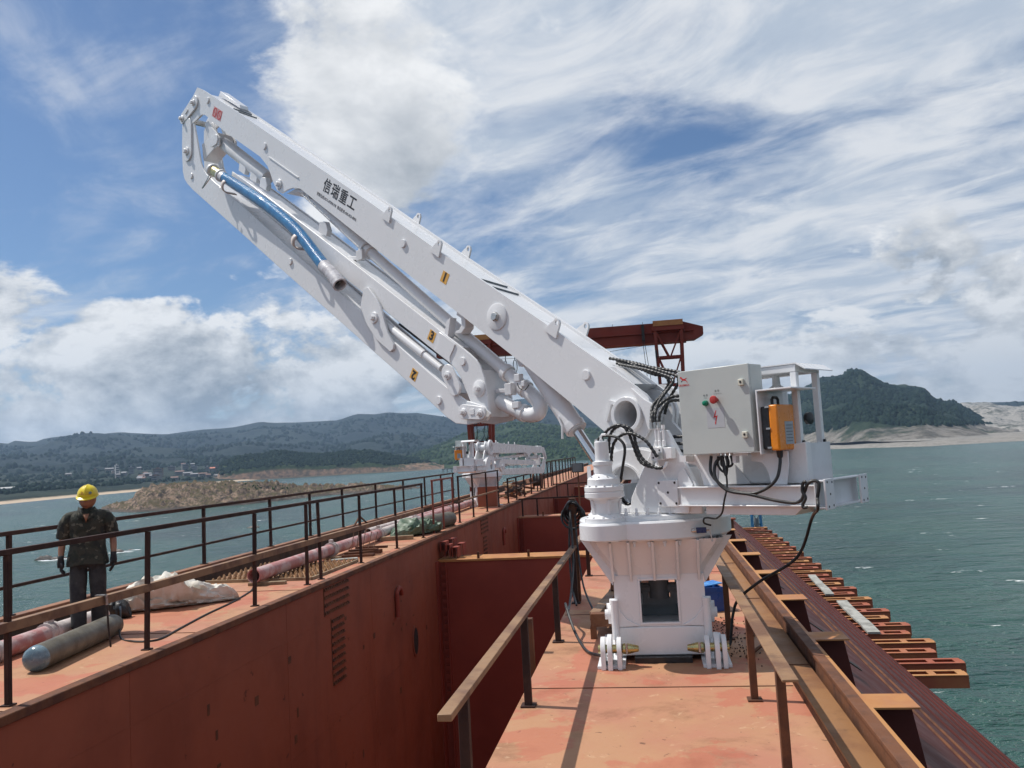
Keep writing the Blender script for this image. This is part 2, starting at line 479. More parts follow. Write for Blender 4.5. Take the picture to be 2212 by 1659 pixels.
SEA = sea_material()
mb = MB()
n = 40
rr = [0, 15, 40, 80, 150, 300, 600, 1200, 2500, 4500, 6400]
for i, r in enumerate(rr[1:]):
    pass
xs = [-6400, -2500, -1000, -400, -150, 0, 150, 400, 1000, 2500, 6400]
vs = [(x, y, SEA_Z) for y in xs for x in xs]
k = len(xs)
mb.add(vs, [(j * k + i, j * k + i + 1, (j + 1) * k + i + 1, (j + 1) * k + i) for j in range(k - 1) for i in range(k - 1)])
tag(mb.build('sea', SEA), kind='structure')

def land_material(name, g1, g2, rock1, rock2, rock_lo, rock_hi, scale=0.012, slope=(0.80, 0.55), sand=None, sand_top=-14.5, cliff=None):
    m, t, b, o = mat_base(name)
    ge = t.n('ShaderNodeNewGeometry')
    g = ge.outputs['Position']
    s = t.n('ShaderNodeSeparateXYZ', i0=g)
    nz = t.n('ShaderNodeSeparateXYZ', i0=ge.outputs['Normal']).outputs[2]
    a = t.noise(g, scale, 8.0, 0.68, 0.2)
    f = t.noise(g, scale * 9, 6.0, 0.7)
    col = t.mix(t.ramp(t.m('ADD', t.m('MULTIPLY', a, 0.5), t.m('MULTIPLY', f, 0.5)), 0.44, 0.57), g1, g2)
    rk = t.mix(t.ramp(t.noise(g, scale * 6, 8.0, 0.7), 0.38, 0.62), rock1, rock2)
    r = t.m('ADD', t.ramp(nz, slope[0], slope[1]), t.ramp(t.m('ADD', a, t.m('MULTIPLY', f, 0.35)), rock_lo, rock_hi), clamp=True)
    if cliff:
        r = t.m('ADD', r, t.ramp(t.m('ADD', s.outputs[2], t.m('MULTIPLY', t.m('SUBTRACT', a, 0.5), cliff[2])), cliff[0], cliff[1], 0.95, 0.0), clamp=True)
    col = t.mix(r, col, rk)
    if sand:
        sm = t.ramp(t.m('ADD', s.outputs[2], t.m('MULTIPLY', f, 2.0)), sand_top, sand_top + 1.5, 1.0, 0.0)
        col = t.mix(sm, col, sand)
    t.put(b, 'Base Color', col)
    t.put(b, 'Roughness', 0.9)
    t.put(b, 'Specular IOR Level', 0.1)
    bn = t.n('ShaderNodeBump')
    t.put(bn, 'Height', t.noise(g, scale * 14, 6.0, 0.7)); t.put(bn, 'Strength', 1.0); t.put(bn, 'Distance', 0.25 / scale * 0.12)
    t.t.links.new(bn.outputs[0], b.inputs['Normal'])
    return m

def interp(tab, a):
    if a <= tab[0][0]: return tab[0][1]
    for (x0, y0), (x1, y1) in zip(tab, tab[1:]):
        if a <= x1:
            t = (a - x0) / (x1 - x0)
            return y0 + (y1 - y0) * t
    return tab[-1][1]

def fbm(x, y, s, seed=0.0, oct_=6):
    return mnoise.fractal(Vector((x * s + seed, y * s - seed, seed * 0.37)), 0.9, 2.1, oct_)

def polar(az, r):
    a = radians(az)
    return r * sin(a), r * cos(a)

GRID = {}
def hills(name, mat, ridge, r0, R, az0, az1, naz, nr, prof, amp, nscale, seed, back=0.5, base_z=SEA_Z - 1.5, small=0.0, ridge_noise=0.15):
    """hill range: ridge = (bearing, elevation) seen from the deck, at distance R; foot at distance r0(bearing)"""
    r0f = r0 if callable(r0) else (lambda a: r0)
    Rf = R if callable(R) else (lambda a: R)
    vs = []; rows = nr + max(4, nr // 4)
    for i in range(naz + 1):
        az = az0 + (az1 - az0) * i / naz
        el = interp(ridge, az)
        R_ = Rf(az); ra = r0f(az)
        top = CAM_Z + R_ * tan(radians(el))
        for j in range(rows + 1):
            if j <= nr:
                t = j / nr
                r = ra + (R_ - ra) * t
                z = base_z + (top - base_z) * prof(t)
                x, y = polar(az, r)
                damp = sin(pi * min(t, 1.0)) ** 0.7 * (1 - ridge_noise) + ridge_noise * t
                z += amp * fbm(x, y, nscale, seed) * damp
                if small:
                    z += small * fbm(x, y, nscale * 7, seed + 3) * min(1.0, t * 6)
            else:
                t = (j - nr) / (rows - nr)
                r = R_ + (R_ - ra) * back * t
                x, y = polar(az, r)
                z = top + (base_z - 1 - top) * (t ** 1.3) + amp * 0.6 * fbm(x, y, nscale, seed) * sin(pi * t)
            vs.append((x, y, z))
    w_ = rows + 1
    fs = [(i * w_ + j, (i + 1) * w_ + j, (i + 1) * w_ + j + 1, i * w_ + j + 1) for i in range(naz) for j in range(rows)]
    m = MB(); m.add(vs, fs)
    o = m.build(name, mat, angle=180)
    GRID[name] = (vs, w_, naz, nr)
    return tag(o, kind='structure')

GREEN_FAR = land_material('far_forest', (0.008, 0.017, 0.018), (0.026, 0.038, 0.034), (0.17, 0.15, 0.12), (0.10, 0.10, 0.08), 0.90, 1.02, 0.004, slope=(0.30, 0.10))
GREEN_MID = land_material('hillside_forest', (0.012, 0.028, 0.014), (0.045, 0.070, 0.030), (0.26, 0.17, 0.11), (0.16, 0.13, 0.09), 0.86, 0.98, 0.007, slope=(0.30, 0.10))
HEAD = land_material('headland', (0.012, 0.026, 0.012), (0.040, 0.060, 0.026), (0.29, 0.185, 0.125), (0.11, 0.092, 0.074), 0.84, 0.98, 0.02, slope=(0.78, 0.58), sand=(0.20, 0.155, 0.12), sand_top=-16.3, cliff=(-12.5, -6.0, 60.0))
ISLE = land_material('rocky_island', (0.105, 0.082, 0.050), (0.055, 0.058, 0.030), (0.28, 0.20, 0.145), (0.062, 0.052, 0.044), 0.66, 0.80, 0.06, slope=(0.93, 0.78), sand=(0.10, 0.085, 0.075), sand_top=-16.6)
LAND = land_material('coastal_plain', (0.012, 0.022, 0.017), (0.036, 0.046, 0.032), (0.20, 0.17, 0.135), (0.15, 0.13, 0.11), 0.84, 0.96, 0.012, slope=(0.4, 0.1), sand=(0.52, 0.41, 0.30), sand_top=-15.6)
RMOUNT = land_material('right_mountain', (0.010, 0.024, 0.017), (0.032, 0.050, 0.030), (0.25, 0.23, 0.205), (0.10, 0.095, 0.082), 0.90, 1.02, 0.006, slope=(0.55, 0.36), sand=(0.28, 0.265, 0.24), sand_top=-9.0, cliff=(0.0, 18.0, 150.0))
QUARRY = land_material('quarry_rock', (0.32, 0.305, 0.28), (0.22, 0.21, 0.195), (0.38, 0.36, 0.335), (0.055, 0.065, 0.05), 0.55, 0.72, 0.008, slope=(0.6, 0.4))

far = [(-60, 2.6), (-52, 3.0), (-46, 2.5), (-40.76, 2.36), (-40.3, 2.29), (-39.93, 2.51), (-39.56, 2.39), (-38.99, 2.34), (-38.41, 2.54), (-36.95, 2.65), (-36.15, 2.75), (-35.24, 2.61), (-34.32, 2.68), (-32.64, 2.53), (-31.79, 2.47), (-29.6, 2.7), (-27.69, 2.79), (-25.96, 3.08), (-25.26, 2.96), (-23.38, 2.91), (-20.98, 2.92), (-19.75, 3.3), (-18.4, 3.2), (-17.66, 3.3), (-16.54, 3.17), (-15.69, 3.18), (-13.82, 2.83), (-12.57, 2.38), (-10.62, 3.14), (-9.58, 3.61), (-8.85, 3.76), (-7.03, 3.74), (-4.33, 2.83), (-3.04, 2.23), (0.68, 1.84), (6.16, 1.95), (14, 1.6), (30, 1.2), (48, 1.6), (60, 1.3)]
hills('far_hills', GREEN_FAR, far, 2300, 4600, -60, 60, 330, 34, lambda t: t ** 1.25, 75, 0.0016, 2.0, back=0.25, ridge_noise=0.08)
fore = [(-60, 0.9), (-44, 1.5), (-40, 1.55), (-36, 1.35), (-33, 1.75), (-30, 1.5), (-27, 1.75), (-23, 1.4), (-18, 1.0), (-12, 0.8), (0, 0.6)]
hills('foothills', GREEN_FAR, fore, 1750, 3000, -60, 0, 200, 26, lambda t: t ** 1.3, 34, 0.0028, 5.0, back=0.25, ridge_noise=0.2)
shore = [(-60, 830), (-40.8, 900), (-37, 1020), (-33.7, 1120), (-30.8, 1300), (-28, 1500), (-14, 1900), (0, 2000)]
def shore_r(a): return interp(shore, a)
def land_h(az, r):
    s = shore_r(az)
    t = max(0.0, min(1.0, (r - s) / (2250.0 - s)))
    z = SEA_Z - 0.6 + 4.2 * min(1.0, (r - s) / 70.0) + 34.0 * t ** 1.5
    x, y = polar(az, r)
    return z + 2.5 * fbm(x, y, 0.006, 8.0) * min(1, t * 8)
vs = []; NA, NR = 160, 40
for i in range(NA + 1):
    az = -60 + 60 * i / NA
    s = shore_r(az)
    for j in range(NR + 1):
        r = s + (2260 - s) * (j / NR) ** 1.4
        x, y = polar(az, r)
        vs.append((x, y, land_h(az, r)))
mb = MB(); mb.add(vs, [(i * (NR + 1) + j, (i + 1) * (NR + 1) + j, (i + 1) * (NR + 1) + j + 1, i * (NR + 1) + j + 1) for i in range(NA) for j in range(NR)])
tag(mb.build('coastal_land', LAND, angle=180), kind='structure')
GRID['coastal_land'] = (vs, NR + 1, NA, NR)

mid = [(-17.08, 0.0), (-14.79, 0.63), (-12.55, 1.55), (-10.32, 1.93), (-9.2, 2.25), (-7.82, 2.12), (-4.27, 1.58), (-3.09, 1.44), (0.0, 0.94), (3.06, 0.76), (8, 0.2)]
hills('green_hill', GREEN_MID, mid, 1650, 2500, -17, 8, 150, 30, lambda t: t ** 0.95, 22, 0.004, 9.0, back=0.4, small=2.5)
head = [(-28.78, -0.30), (-28.54, 0.46), (-27.51, 0.93), (-24.62, 1.08), (-22.02, 0.76), (-20.33, 0.85), (-19.11, 0.81), (-17.9, 0.54), (-16.92, 0.3), (-16.3, 0.12), (-15.68, 0.15), (-14.9, -0.14), (-14.13, -0.5)]
hills('headland', HEAD, head, 1560, 1760, -28.9, -14.0, 190, 22, lambda t: 0.42 * min(1.0, t / 0.09) ** 0.8 + 0.58 * max(0, (t - 0.06) / 0.94) ** 1.1, 7, 0.016, 4.0, back=0.8, small=1.8)
isle = [(-35.56, -1.98), (-34.59, -1.62), (-33.76, -1.41), (-33.54, -0.98), (-32.59, -0.64), (-30.77, -0.53), (-29.34, -0.62), (-26.3, -0.81), (-25.15, -0.94), (-23.99, -1.19), (-21.62, -1.34), (-19.2, -1.43), (-16.77, -1.80), (-14.69, -2.08)]
ib = [(-35.6, 545), (-33.8, 500), (-29, 492), (-27, 498), (-21.6, 560), (-16.8, 572), (-14.7, 590)]
hills('rocky_island', ISLE, isle, lambda a: interp(ib, a), lambda a: interp(ib, a) + 50, -35.6, -14.6, 260, 30,
      lambda t: 0.34 * min(1.0, t / 0.22) ** 0.7 + 0.66 * max(0, (t - 0.2) / 0.8) ** 1.15, 2.8, 0.045, 6.0, back=1.0, small=2.3, base_z=SEA_Z - 0.8)
rm = [(1, 0.5), (7.06, 1.66), (9.18, 2.88), (10.06, 3.2), (10.81, 3.52), (11.49, 3.85), (12.14, 3.93), (12.63, 3.94), (13.07, 4.27), (13.76, 4.23), (14.28, 3.74), (14.99, 3.27), (15.28, 3.11), (15.94, 2.92), (16.7, 2.72), (17.23, 2.61), (17.44, 2.3), (17.76, 1.91), (18.21, 1.71), (18.94, 1.49), (19.31, 1.07), (20.38, 0.25), (22, -0.2)]
rb = [(1, 1900), (10.6, 1560), (14, 1420), (17, 1400), (22, 1450)]
hills('right_mountain', RMOUNT, rm, lambda a: interp(rb, a), 2700, 1, 22, 190, 40,
      lambda t: 0.05 + 0.95 * (0.30 * min(1.0, t / 0.15) + 0.70 * max(0, (t - 0.06) / 0.94) ** 1.05), 30, 0.0034, 12.0, back=0.3, small=7, ridge_noise=0.05)
qu = [(15, 0.6), (19.0, 1.52), (19.58, 1.6), (20.41, 1.47), (21.22, 1.22), (21.86, 1.04), (22.36, 1.13), (26, 1.6), (32, 1.9), (40, 1.2), (60, 0.9)]
hills('quarry_hill', QUARRY, qu, 1900, 3600, 15, 60, 160, 34, lambda t: t ** 0.9, 40, 0.004, 15.0, back=0.2, small=8, ridge_noise=0.05)
flat = [(1, 1650), (10.6, 1450), (17.0, 1215), (22.2, 1290), (40, 1100), (60, 1000)]
FLAT = land_material('gravel_flat', (0.28, 0.262, 0.235), (0.22, 0.205, 0.185), (0.17, 0.16, 0.14), (0.31, 0.29, 0.26), 0.55, 0.75, 0.02, slope=(0.3, 0.1))
vs = []; NA, NR = 110, 14
for i in range(NA + 1):
    az = 1 + 59 * i / NA
    s = interp(flat, az)
    for j in range(NR + 1):
        r = s + 700 * (j / NR) ** 1.3
        x, y = polar(az, r)
        z = SEA_Z - 1 + 5.5 * min(1, (r - s) / 60) ** 0.8 + 3.0 * min(1, (r - s) / 700) + 1.4 * fbm(x, y, 0.012, 3.0)
        vs.append((x, y, z))
mb = MB(); mb.add(vs, [(i * (NR + 1) + j, (i + 1) * (NR + 1) + j, (i + 1) * (NR + 1) + j + 1, i * (NR + 1) + j + 1) for i in range(NA) for j in range(NR)])
tag(mb.build('gravel_foreshore', FLAT, angle=180), kind='structure')

# ---- woodland canopy on the nearer slopes
def tree_mat(name, a, b_):
    m, t, b, o = mat_base(name)
    g = t.n('ShaderNodeNewGeometry').outputs['Position']
    col = t.mix(t.ramp(t.noise(g, 0.09, 4.0, 0.7), 0.38, 0.62), a, b_)
    t.put(b, 'Base Color', col); t.put(b, 'Roughness', 0.95); t.put(b, 'Specular IOR Level', 0.05)
    return m
def canopy(name, lab, src, mat, count, rmin, rmax, t0, t1, seed, zmin=0.0, mask=0.0):
    rnd = random.Random(seed)
    vs, w_, naz, nr = GRID[src]
    V_ = []; F_ = []
    for k in range(count):
        i = rnd.random() * (naz - 1); j = (t0 + (t1 - t0) * rnd.random()) * (nr - 1)
        i0, j0 = int(i), int(j); fi, fj = i - i0, j - j0
        p = [vs[(i0 + a) * w_ + j0 + b] for a in (0, 1) for b in (0, 1)]
        q = [p[0][c] * (1 - fi) * (1 - fj) + p[1][c] * (1 - fi) * fj + p[2][c] * fi * (1 - fj) + p[3][c] * fi * fj for c in range(3)]
        if q[2] < zmin or mnoise.noise(Vector((q[0] * 0.006, q[1] * 0.006, seed))) < mask + 0.25 * (rnd.random() - 0.5): continue
        r = rnd.uniform(rmin, rmax); h = r * rnd.uniform(0.9, 1.5)
        b = len(V_); a0 = rnd.random() * 6.28
        for u in range(5):
            a = a0 + u * 1.2566
            V_.append((q[0] + r * cos(a) * rnd.uniform(0.75, 1.15), q[1] + r * sin(a) * rnd.uniform(0.75, 1.15), q[2] - 0.2 * h))
        for u in range(5):
            a = a0 + 0.5 + u * 1.2566
            V_.append((q[0] + 0.72 * r * cos(a), q[1] + 0.72 * r * sin(a), q[2] + h * rnd.uniform(0.45, 0.7)))
        V_.append((q[0], q[1], q[2] + h))
        for u in range(5):
            n2 = (u + 1) % 5
            F_ += [(b + u, b + n2, b + 5 + u), (b + n2, b + 5 + n2, b + 5 + u), (b + 5 + u, b + 5 + n2, b + 10)]
    m = MB(); m.v = V_; m.f = F_
    o = m.build(name, mat, angle=60)
    return tag(o, lab, 'woodland', kind='stuff')
TREE = tree_mat('tree_canopy', (0.012, 0.030, 0.014), (0.045, 0.072, 0.028))
TREE_D = tree_mat('tree_canopy_dark', (0.007, 0.018, 0.015), (0.021, 0.036, 0.026))
canopy('headland_woodland', 'dark green trees covering the top of the headland', 'headland', TREE_D, 4200, 1.6, 3.6, 0.09, 1.0, 3, zmin=-5.0, mask=-0.20)
canopy('hill_woodland', 'trees and scrub covering the green hill behind the second crane', 'green_hill', TREE, 7000, 3.0, 6.5, 0.05, 1.0, 4, zmin=-12, mask=-0.12)
canopy('mountain_woodland', 'dark woodland covering the right-hand mountain', 'right_mountain', TREE_D, 17000, 2.5, 6.0, 0.07, 1.0, 5, zmin=8, mask=-0.22)
canopy('foothill_woodland', 'woodland on the low foothills behind the town', 'foothills', TREE_D, 8000, 4.0, 9.0, 0.03, 1.0, 6, zmin=-10, mask=-0.10)
canopy('island_scrub', 'dark scrub on the left shoulder of the rocky island', 'rocky_island', TREE, 900, 0.4, 0.8, 0.30, 0.85, 8, zmin=-12, mask=0.16)
canopy('far_woodland', 'woodland mottling the farthest hills', 'far_hills', TREE_D, 24000, 5.0, 11.0, 0.05, 0.95, 11, zmin=-10, mask=-0.02)
canopy('plain_trees', 'dark trees scattered over the coastal plain', 'coastal_land', TREE_D, 5000, 2.5, 5.5, 0.30, 0.98, 12, zmin=-13.5, mask=-0.02)

# ---- sea rocks with breaking foam
FOAM = surf('sea_foam', (0.72, 0.75, 0.76), (0.45, 0.52, 0.54), 0.8, 0.8)
WETROCK = surf('wet_rock', (0.06, 0.052, 0.046), (0.11, 0.09, 0.075), 0.8, 0.6, bump=0.5, bump_scale=3)
rocks = [(-38.55, 244, 2.0, 2.2, 'largest dark sea rock left of the worker, foam round it'), (-38.08, 243, 0.9, 1.3, 'tiny dark sea rock between two bigger ones left of the worker'),
         (-37.78, 242, 1.2, 2.0, 'flat dark sea rock just left of the worker'), (-34.6, 246, 1.5, 1.8, 'dark sea rock just right of the worker with foam trailing'),
         (-33.9, 250, 0.5, 1.0, 'small dark sea rock at the right end of the foam trail'), (-26.6, 300, 1.2, 2.4, 'low dark sea rock seen between the railings')]
for az, r, h, rad, lab in rocks:
    x, y = polar(az, r)
    nn = 9
    vs = []
    for j in range(5):
        for i in range(nn):
            t = 2 * pi * i / nn
            q = rad * (1 - (j / 5) ** 2) ** 0.6 * (1 + 0.35 * mnoise.noise(Vector((cos(t) * 1.3 + az, sin(t) * 1.3, j * 0.6))))
            vs.append((q * cos(t) * 1.4, q * sin(t), -0.6 + (h + 0.6) * j / 4.5 * (1 + 0.2 * sin(t * 2 + az))))
    m = MB(); m.add(vs, [(j * nn + i, j * nn + (i + 1) % nn, (j + 1) * nn + (i + 1) % nn, (j + 1) * nn + i) for j in range(4) for i in range(nn)] + [tuple(range(4 * nn, 5 * nn))])
    o = m.build('sea_rock', WETROCK)
    o.location = (x, y, SEA_Z); o.scale = (0.75, 0.75, 0.55)
    tag(o, lab, 'rock', 'rocks awash left of the ship')
m = MB()
for k in range(26):
    az, r = random.choice([(-38.5, 241), (-38.0, 240.5), (-37.6, 241), (-34.4, 244.5), (-34.0, 248)])
    x, y = polar(az + random.uniform(-0.45, 0.45), r + random.uniform(-1.5, 1.5))
    rx = random.uniform(0.8, 2.6); ry = random.uniform(0.25, 0.6)
    vs = [(x, y, SEA_Z + 0.16)] + [(x + rx * cos(t * pi / 5) * random.uniform(0.6, 1.2), y + ry * sin(t * pi / 5) * random.uniform(0.6, 1.2), SEA_Z + 0.05) for t in range(10)]
    m.add(vs, [(0, 1 + i, 1 + (i + 1) % 10) for i in range(10)])
tag(m.build('breaking_foam', FOAM), 'white foam breaking round the dark sea rocks', 'foam', kind='stuff')

# ---- town on the left shore
WALLS = [surf('town_wall_' + str(i), c, tuple(q * 0.85 for q in c), 0.1, 0.85) for i, c in enumerate([(0.17, 0.175, 0.175), (0.22, 0.215, 0.205), (0.13, 0.135, 0.14), (0.18, 0.15, 0.13)])]
ROOFS = [surf('town_roof_grey', (0.24, 0.24, 0.25), None, 0.1, 0.8), surf('town_roof_red', (0.17, 0.10, 0.08), None, 0.1, 0.8)]
PANE = surf('town_pane', (0.05, 0.06, 0.07), None, 0.1, 0.3)
def building(name, lab, az, r, w_, d_, h, wm, rm_, group=None, gable=False, floors=3):
    x, y = polar(az, r)
    t = thing(name, lab, 'building', (x, y, land_h(az, r) - 1.0), radians(-az + random.uniform(-25, 25)), group)
    h += 1.0
    MB().box(-w_ / 2, w_ / 2, -d_ / 2, d_ / 2, 0, h).build('wall', wm, t)
    if gable:
        m = MB()
        m.prism([(-d_ / 2 - 0.5, h + 0.02), (d_ / 2 + 0.5, h + 0.02), (0, h + d_ * 0.22)], -w_ / 2 - 0.5, w_ / 2 + 0.5, lambda a, b, c: (c, a, b))
        m.build('roof', rm_, t)
    else:
        m = MB()
        m.box(-w_ / 2 - 0.3, w_ / 2 + 0.3, -d_ / 2 - 0.3, d_ / 2 + 0.3, h + 0.02, h + 0.8).box(-w_ * 0.2, w_ * 0.1, -d_ * 0.2, d_ * 0.2, h + 0.8, h + 2.8)
        m.build('roof', rm_, t)
    m = MB()
    for f in range(floors):
        z0 = 1.0 + (h - 1.0) * (f + 0.3) / floors
        m.box(-w_ * 0.44, w_ * 0.44, -d_ / 2 - 0.06, -d_ / 2 + 0.1, z0, z0 + (h - 1.0) / floors * 0.42)
    m.build('window', PANE, t)
    return t
for k in range(38):
    az = random.gauss(-32.2, 2.9)
    if az > -27.3 or az < -38.5: az = random.uniform(-35, -28.5)
    r = random.uniform(max(shore_r(az) + 160, 1450), 2150)
    w_ = random.uniform(7, 17); h = random.choice([5, 6, 7, 8, 9, 11, 14])
    building('town_building', 'small grey building among the crowded houses of the far shore town', az, r, w_, random.uniform(8, 12), h, random.choice(WALLS), random.choice(ROOFS + [ROOFS[0]]), 'houses of the far shore town', gable=h < 8, floors=max(2, int(h / 3.2)))
WHITE_WALL = surf('town_white', (0.48, 0.48, 0.47), None, 0.1, 0.8)
building('white_tower_house', 'narrow white tower standing out in the far shore town', -34.6, 1760, 6, 5, 21, WHITE_WALL, WHITE_WALL, floors=5)
building('long_shed', 'long low white-roofed shed by the beach at the left edge', -40.4, 1300, 16, 8, 3, WHITE_WALL, WHITE_WALL, gable=True, floors=1)
0 and building('blue_roofed_shed', 'long shed with bright blue roof at the far left edge', -40.6, 1350, 40, 14, 6, WALLS[1], surf('town_roof_blue', (0.03, 0.11, 0.38), None, 0.1, 0.7), gable=True, floors=1)
building('red_roofed_hall', 'wide hall with orange red roof above the far shore town', -28.9, 1900, 22, 12, 7, WALLS[1], surf('town_roof_orange', (0.50, 0.16, 0.09), None, 0.1, 0.7), gable=True, floors=2)

# ---- pier beyond the second crane
x, y = polar(-10.5, 1180)
t = thing('pier', 'long dark trestle pier on the water beyond the second crane', 'pier', (x, y, SEA_Z), radians(10))
PIERM = surf('pier_timber', (0.12, 0.085, 0.06), (0.09, 0.07, 0.055), 0.2, 0.85)
MB().box(-75, 75, -2.5, 2.5, 4.2, 5.2).build('deck', PIERM, t)
for k in range(25):
    MB().box(-74.5 + k * 6.2, -73.7 + k * 6.2, -2, 2, -1.5, 4.2).build('pile', PIERM, t)

# ---- haze over the bay
m, t, b, o = mat_base('haze_air')
t.t.nodes.remove(b)
pv = t.n('ShaderNodeVolumePrincipled')
pv.inputs['Color'].default_value = (0.50, 0.71, 1.0, 1)
pv.inputs['Density'].default_value = 0.000085
pv.inputs['Anisotropy'].default_value = 0.3
t.t.links.new(pv.outputs[0], o.inputs['Volume'])
tag(MB().box(-6600, 6600, -6600, 6600, SEA_Z - 2.5, 460).build('haze', m), kind='stuff')

# ================================================================== the barge
Y0, Y1 = -14.0, 120.0
HX0, HX1 = -5.35, -1.12            # hold opening
HOLD_Z = -6.5
barge = thing('barge', 'long rust red steel barge with open holds that everything stands on', 'barge', (0, 0, SEA_Z))
BM = off((0, 0, SEA_Z))
KERB = surf('rusty_kerb', (0.26, 0.115, 0.058), (0.17, 0.075, 0.040), 2.0, 0.7, dirt=(0.08, 0.04, 0.025), dirt_amt=0.5, dirt_scale=3.0, bump=0.2, bump_scale=30)
DIRT_SHADE = surf('trench_dirt_shade', (0.045, 0.030, 0.022), (0.085, 0.048, 0.030), 2.0, 0.9, bump=0.4, bump_scale=12)
MB(BM).box(-7.65, HX0, Y0, Y1, -0.5, 0.0).build('deck', DECK, barge)
MB(BM).box(-8.72, -7.652, Y0, Y1, -0.62, -0.46).build('trench_floor', DIRT_SHADE, barge)
m = MB(BM)
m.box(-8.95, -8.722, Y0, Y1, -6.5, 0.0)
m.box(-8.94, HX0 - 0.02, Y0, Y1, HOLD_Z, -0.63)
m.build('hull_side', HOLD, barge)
m = MB(BM)
m.box(-8.86, -8.69, Y0, Y1, 0.002, 0.085)
m.build('kerb', KERB, barge, bevel=0.008)
MB(BM).box(-8.7215, -8.70, Y0, Y1, -0.459, -0.002).build('trench_wall_shade', DIRT_SHADE, barge)  # added dark sheet, paints the shade on the trench's outer side
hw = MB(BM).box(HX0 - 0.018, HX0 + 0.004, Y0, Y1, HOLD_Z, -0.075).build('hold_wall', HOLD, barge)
MB(BM).box(HX0 - 0.10, HX0 + 0.035, Y0, Y1, -0.073, 0.012).build('hold_lip', RUST, barge, bevel=0.01)
MB(BM).box(HX0, HX1, Y0, Y1, HOLD_Z - 0.2, HOLD_Z).build('hold_floor', HOLD, barge)
MB(BM).box(HX1, 0.98, Y0, Y1, -0.5, 0.0).build('deck', DECK, barge)
MB(BM).box(HX1 - 0.004, HX1 + 0.02, Y0, Y1, HOLD_Z, -0.502).build('hold_wall', HOLD, barge)
MB(BM).box(HX1 + 0.02, 3.9, Y0, Y1, HOLD_Z, -2.6).build('hull_core', HOLD, barge)
# plate seams on the decks
for yy in [y for y in range(-3, 70, 3)]:
    MB(BM).box(-7.64, HX0 - 0.11, yy + 0.35, yy + 0.363, 0.0005, 0.006).build('weld_seam', RUST, barge)
    MB(BM).box(HX1 + 0.02, 0.97, yy + 0.85, yy + 0.862, 0.0005, 0.005).build('weld_seam', RUST, barge)
# bulkheads across the hold
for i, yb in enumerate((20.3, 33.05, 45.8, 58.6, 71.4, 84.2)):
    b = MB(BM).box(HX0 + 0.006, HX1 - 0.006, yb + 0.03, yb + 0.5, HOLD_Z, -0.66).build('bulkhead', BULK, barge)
    MB(BM).box(HX0 + 0.006, HX1 - 0.006, yb, yb + 0.85, -0.658, -0.60).build('flange', OCHRE if i == 0 else DECK, b, bevel=0.006)
    if i < 3:
        MB(BM).box(HX0 + 0.006, HX0 + 0.05, yb - 0.22, yb + 0.02, HOLD_Z, -0.62).build('corner_plate', BULK, b)
        MB(BM).box(HX0 + 0.20, HX0 + 0.24, yb - 0.05, yb + 0.028, HOLD_Z, -0.66).build('stiffener', BULK, b)
        for k in range(17):
            z = -0.75 - k * 0.2
            MB(BM).box(HX0 + 0.10, HX0 + 0.198, yb - 0.02, yb + 0.028, z - 0.11, z).build('lug', BULK, b)
        for xx in (-4.35, -3.1, -1.9):
            MB(BM).box(xx, xx + 0.055, yb + 0.03, yb + 0.085, -0.598, -0.44).build('stub', RUST, b)
# channel brackets at the head of the first bulkhead
b = bpy.data.objects['bulkhead']
for k, (x0, y0, z0, s) in enumerate([(-5.20, 20.45, -0.55, 0.30), (-5.02, 20.50, -0.58, 0.26), (-4.98, 20.95, -0.58, 0.30), (-5.22, 21.0, -0.58, 0.42), (-5.28, 20.35, -0.40, 0.24)]):
    m = MB(BM)
    m.box(x0, x0 + 0.02, y0, y0 + 0.34, z0, z0 + s).box(x0 + 0.021, x0 + 0.13, y0, y0 + 0.34, z0 + s - 0.02, z0 + s).box(x0 + 0.131, x0 + 0.15, y0, y0 + 0.34, z0, z0 + s)
    m.build('bracket', BULK, b)
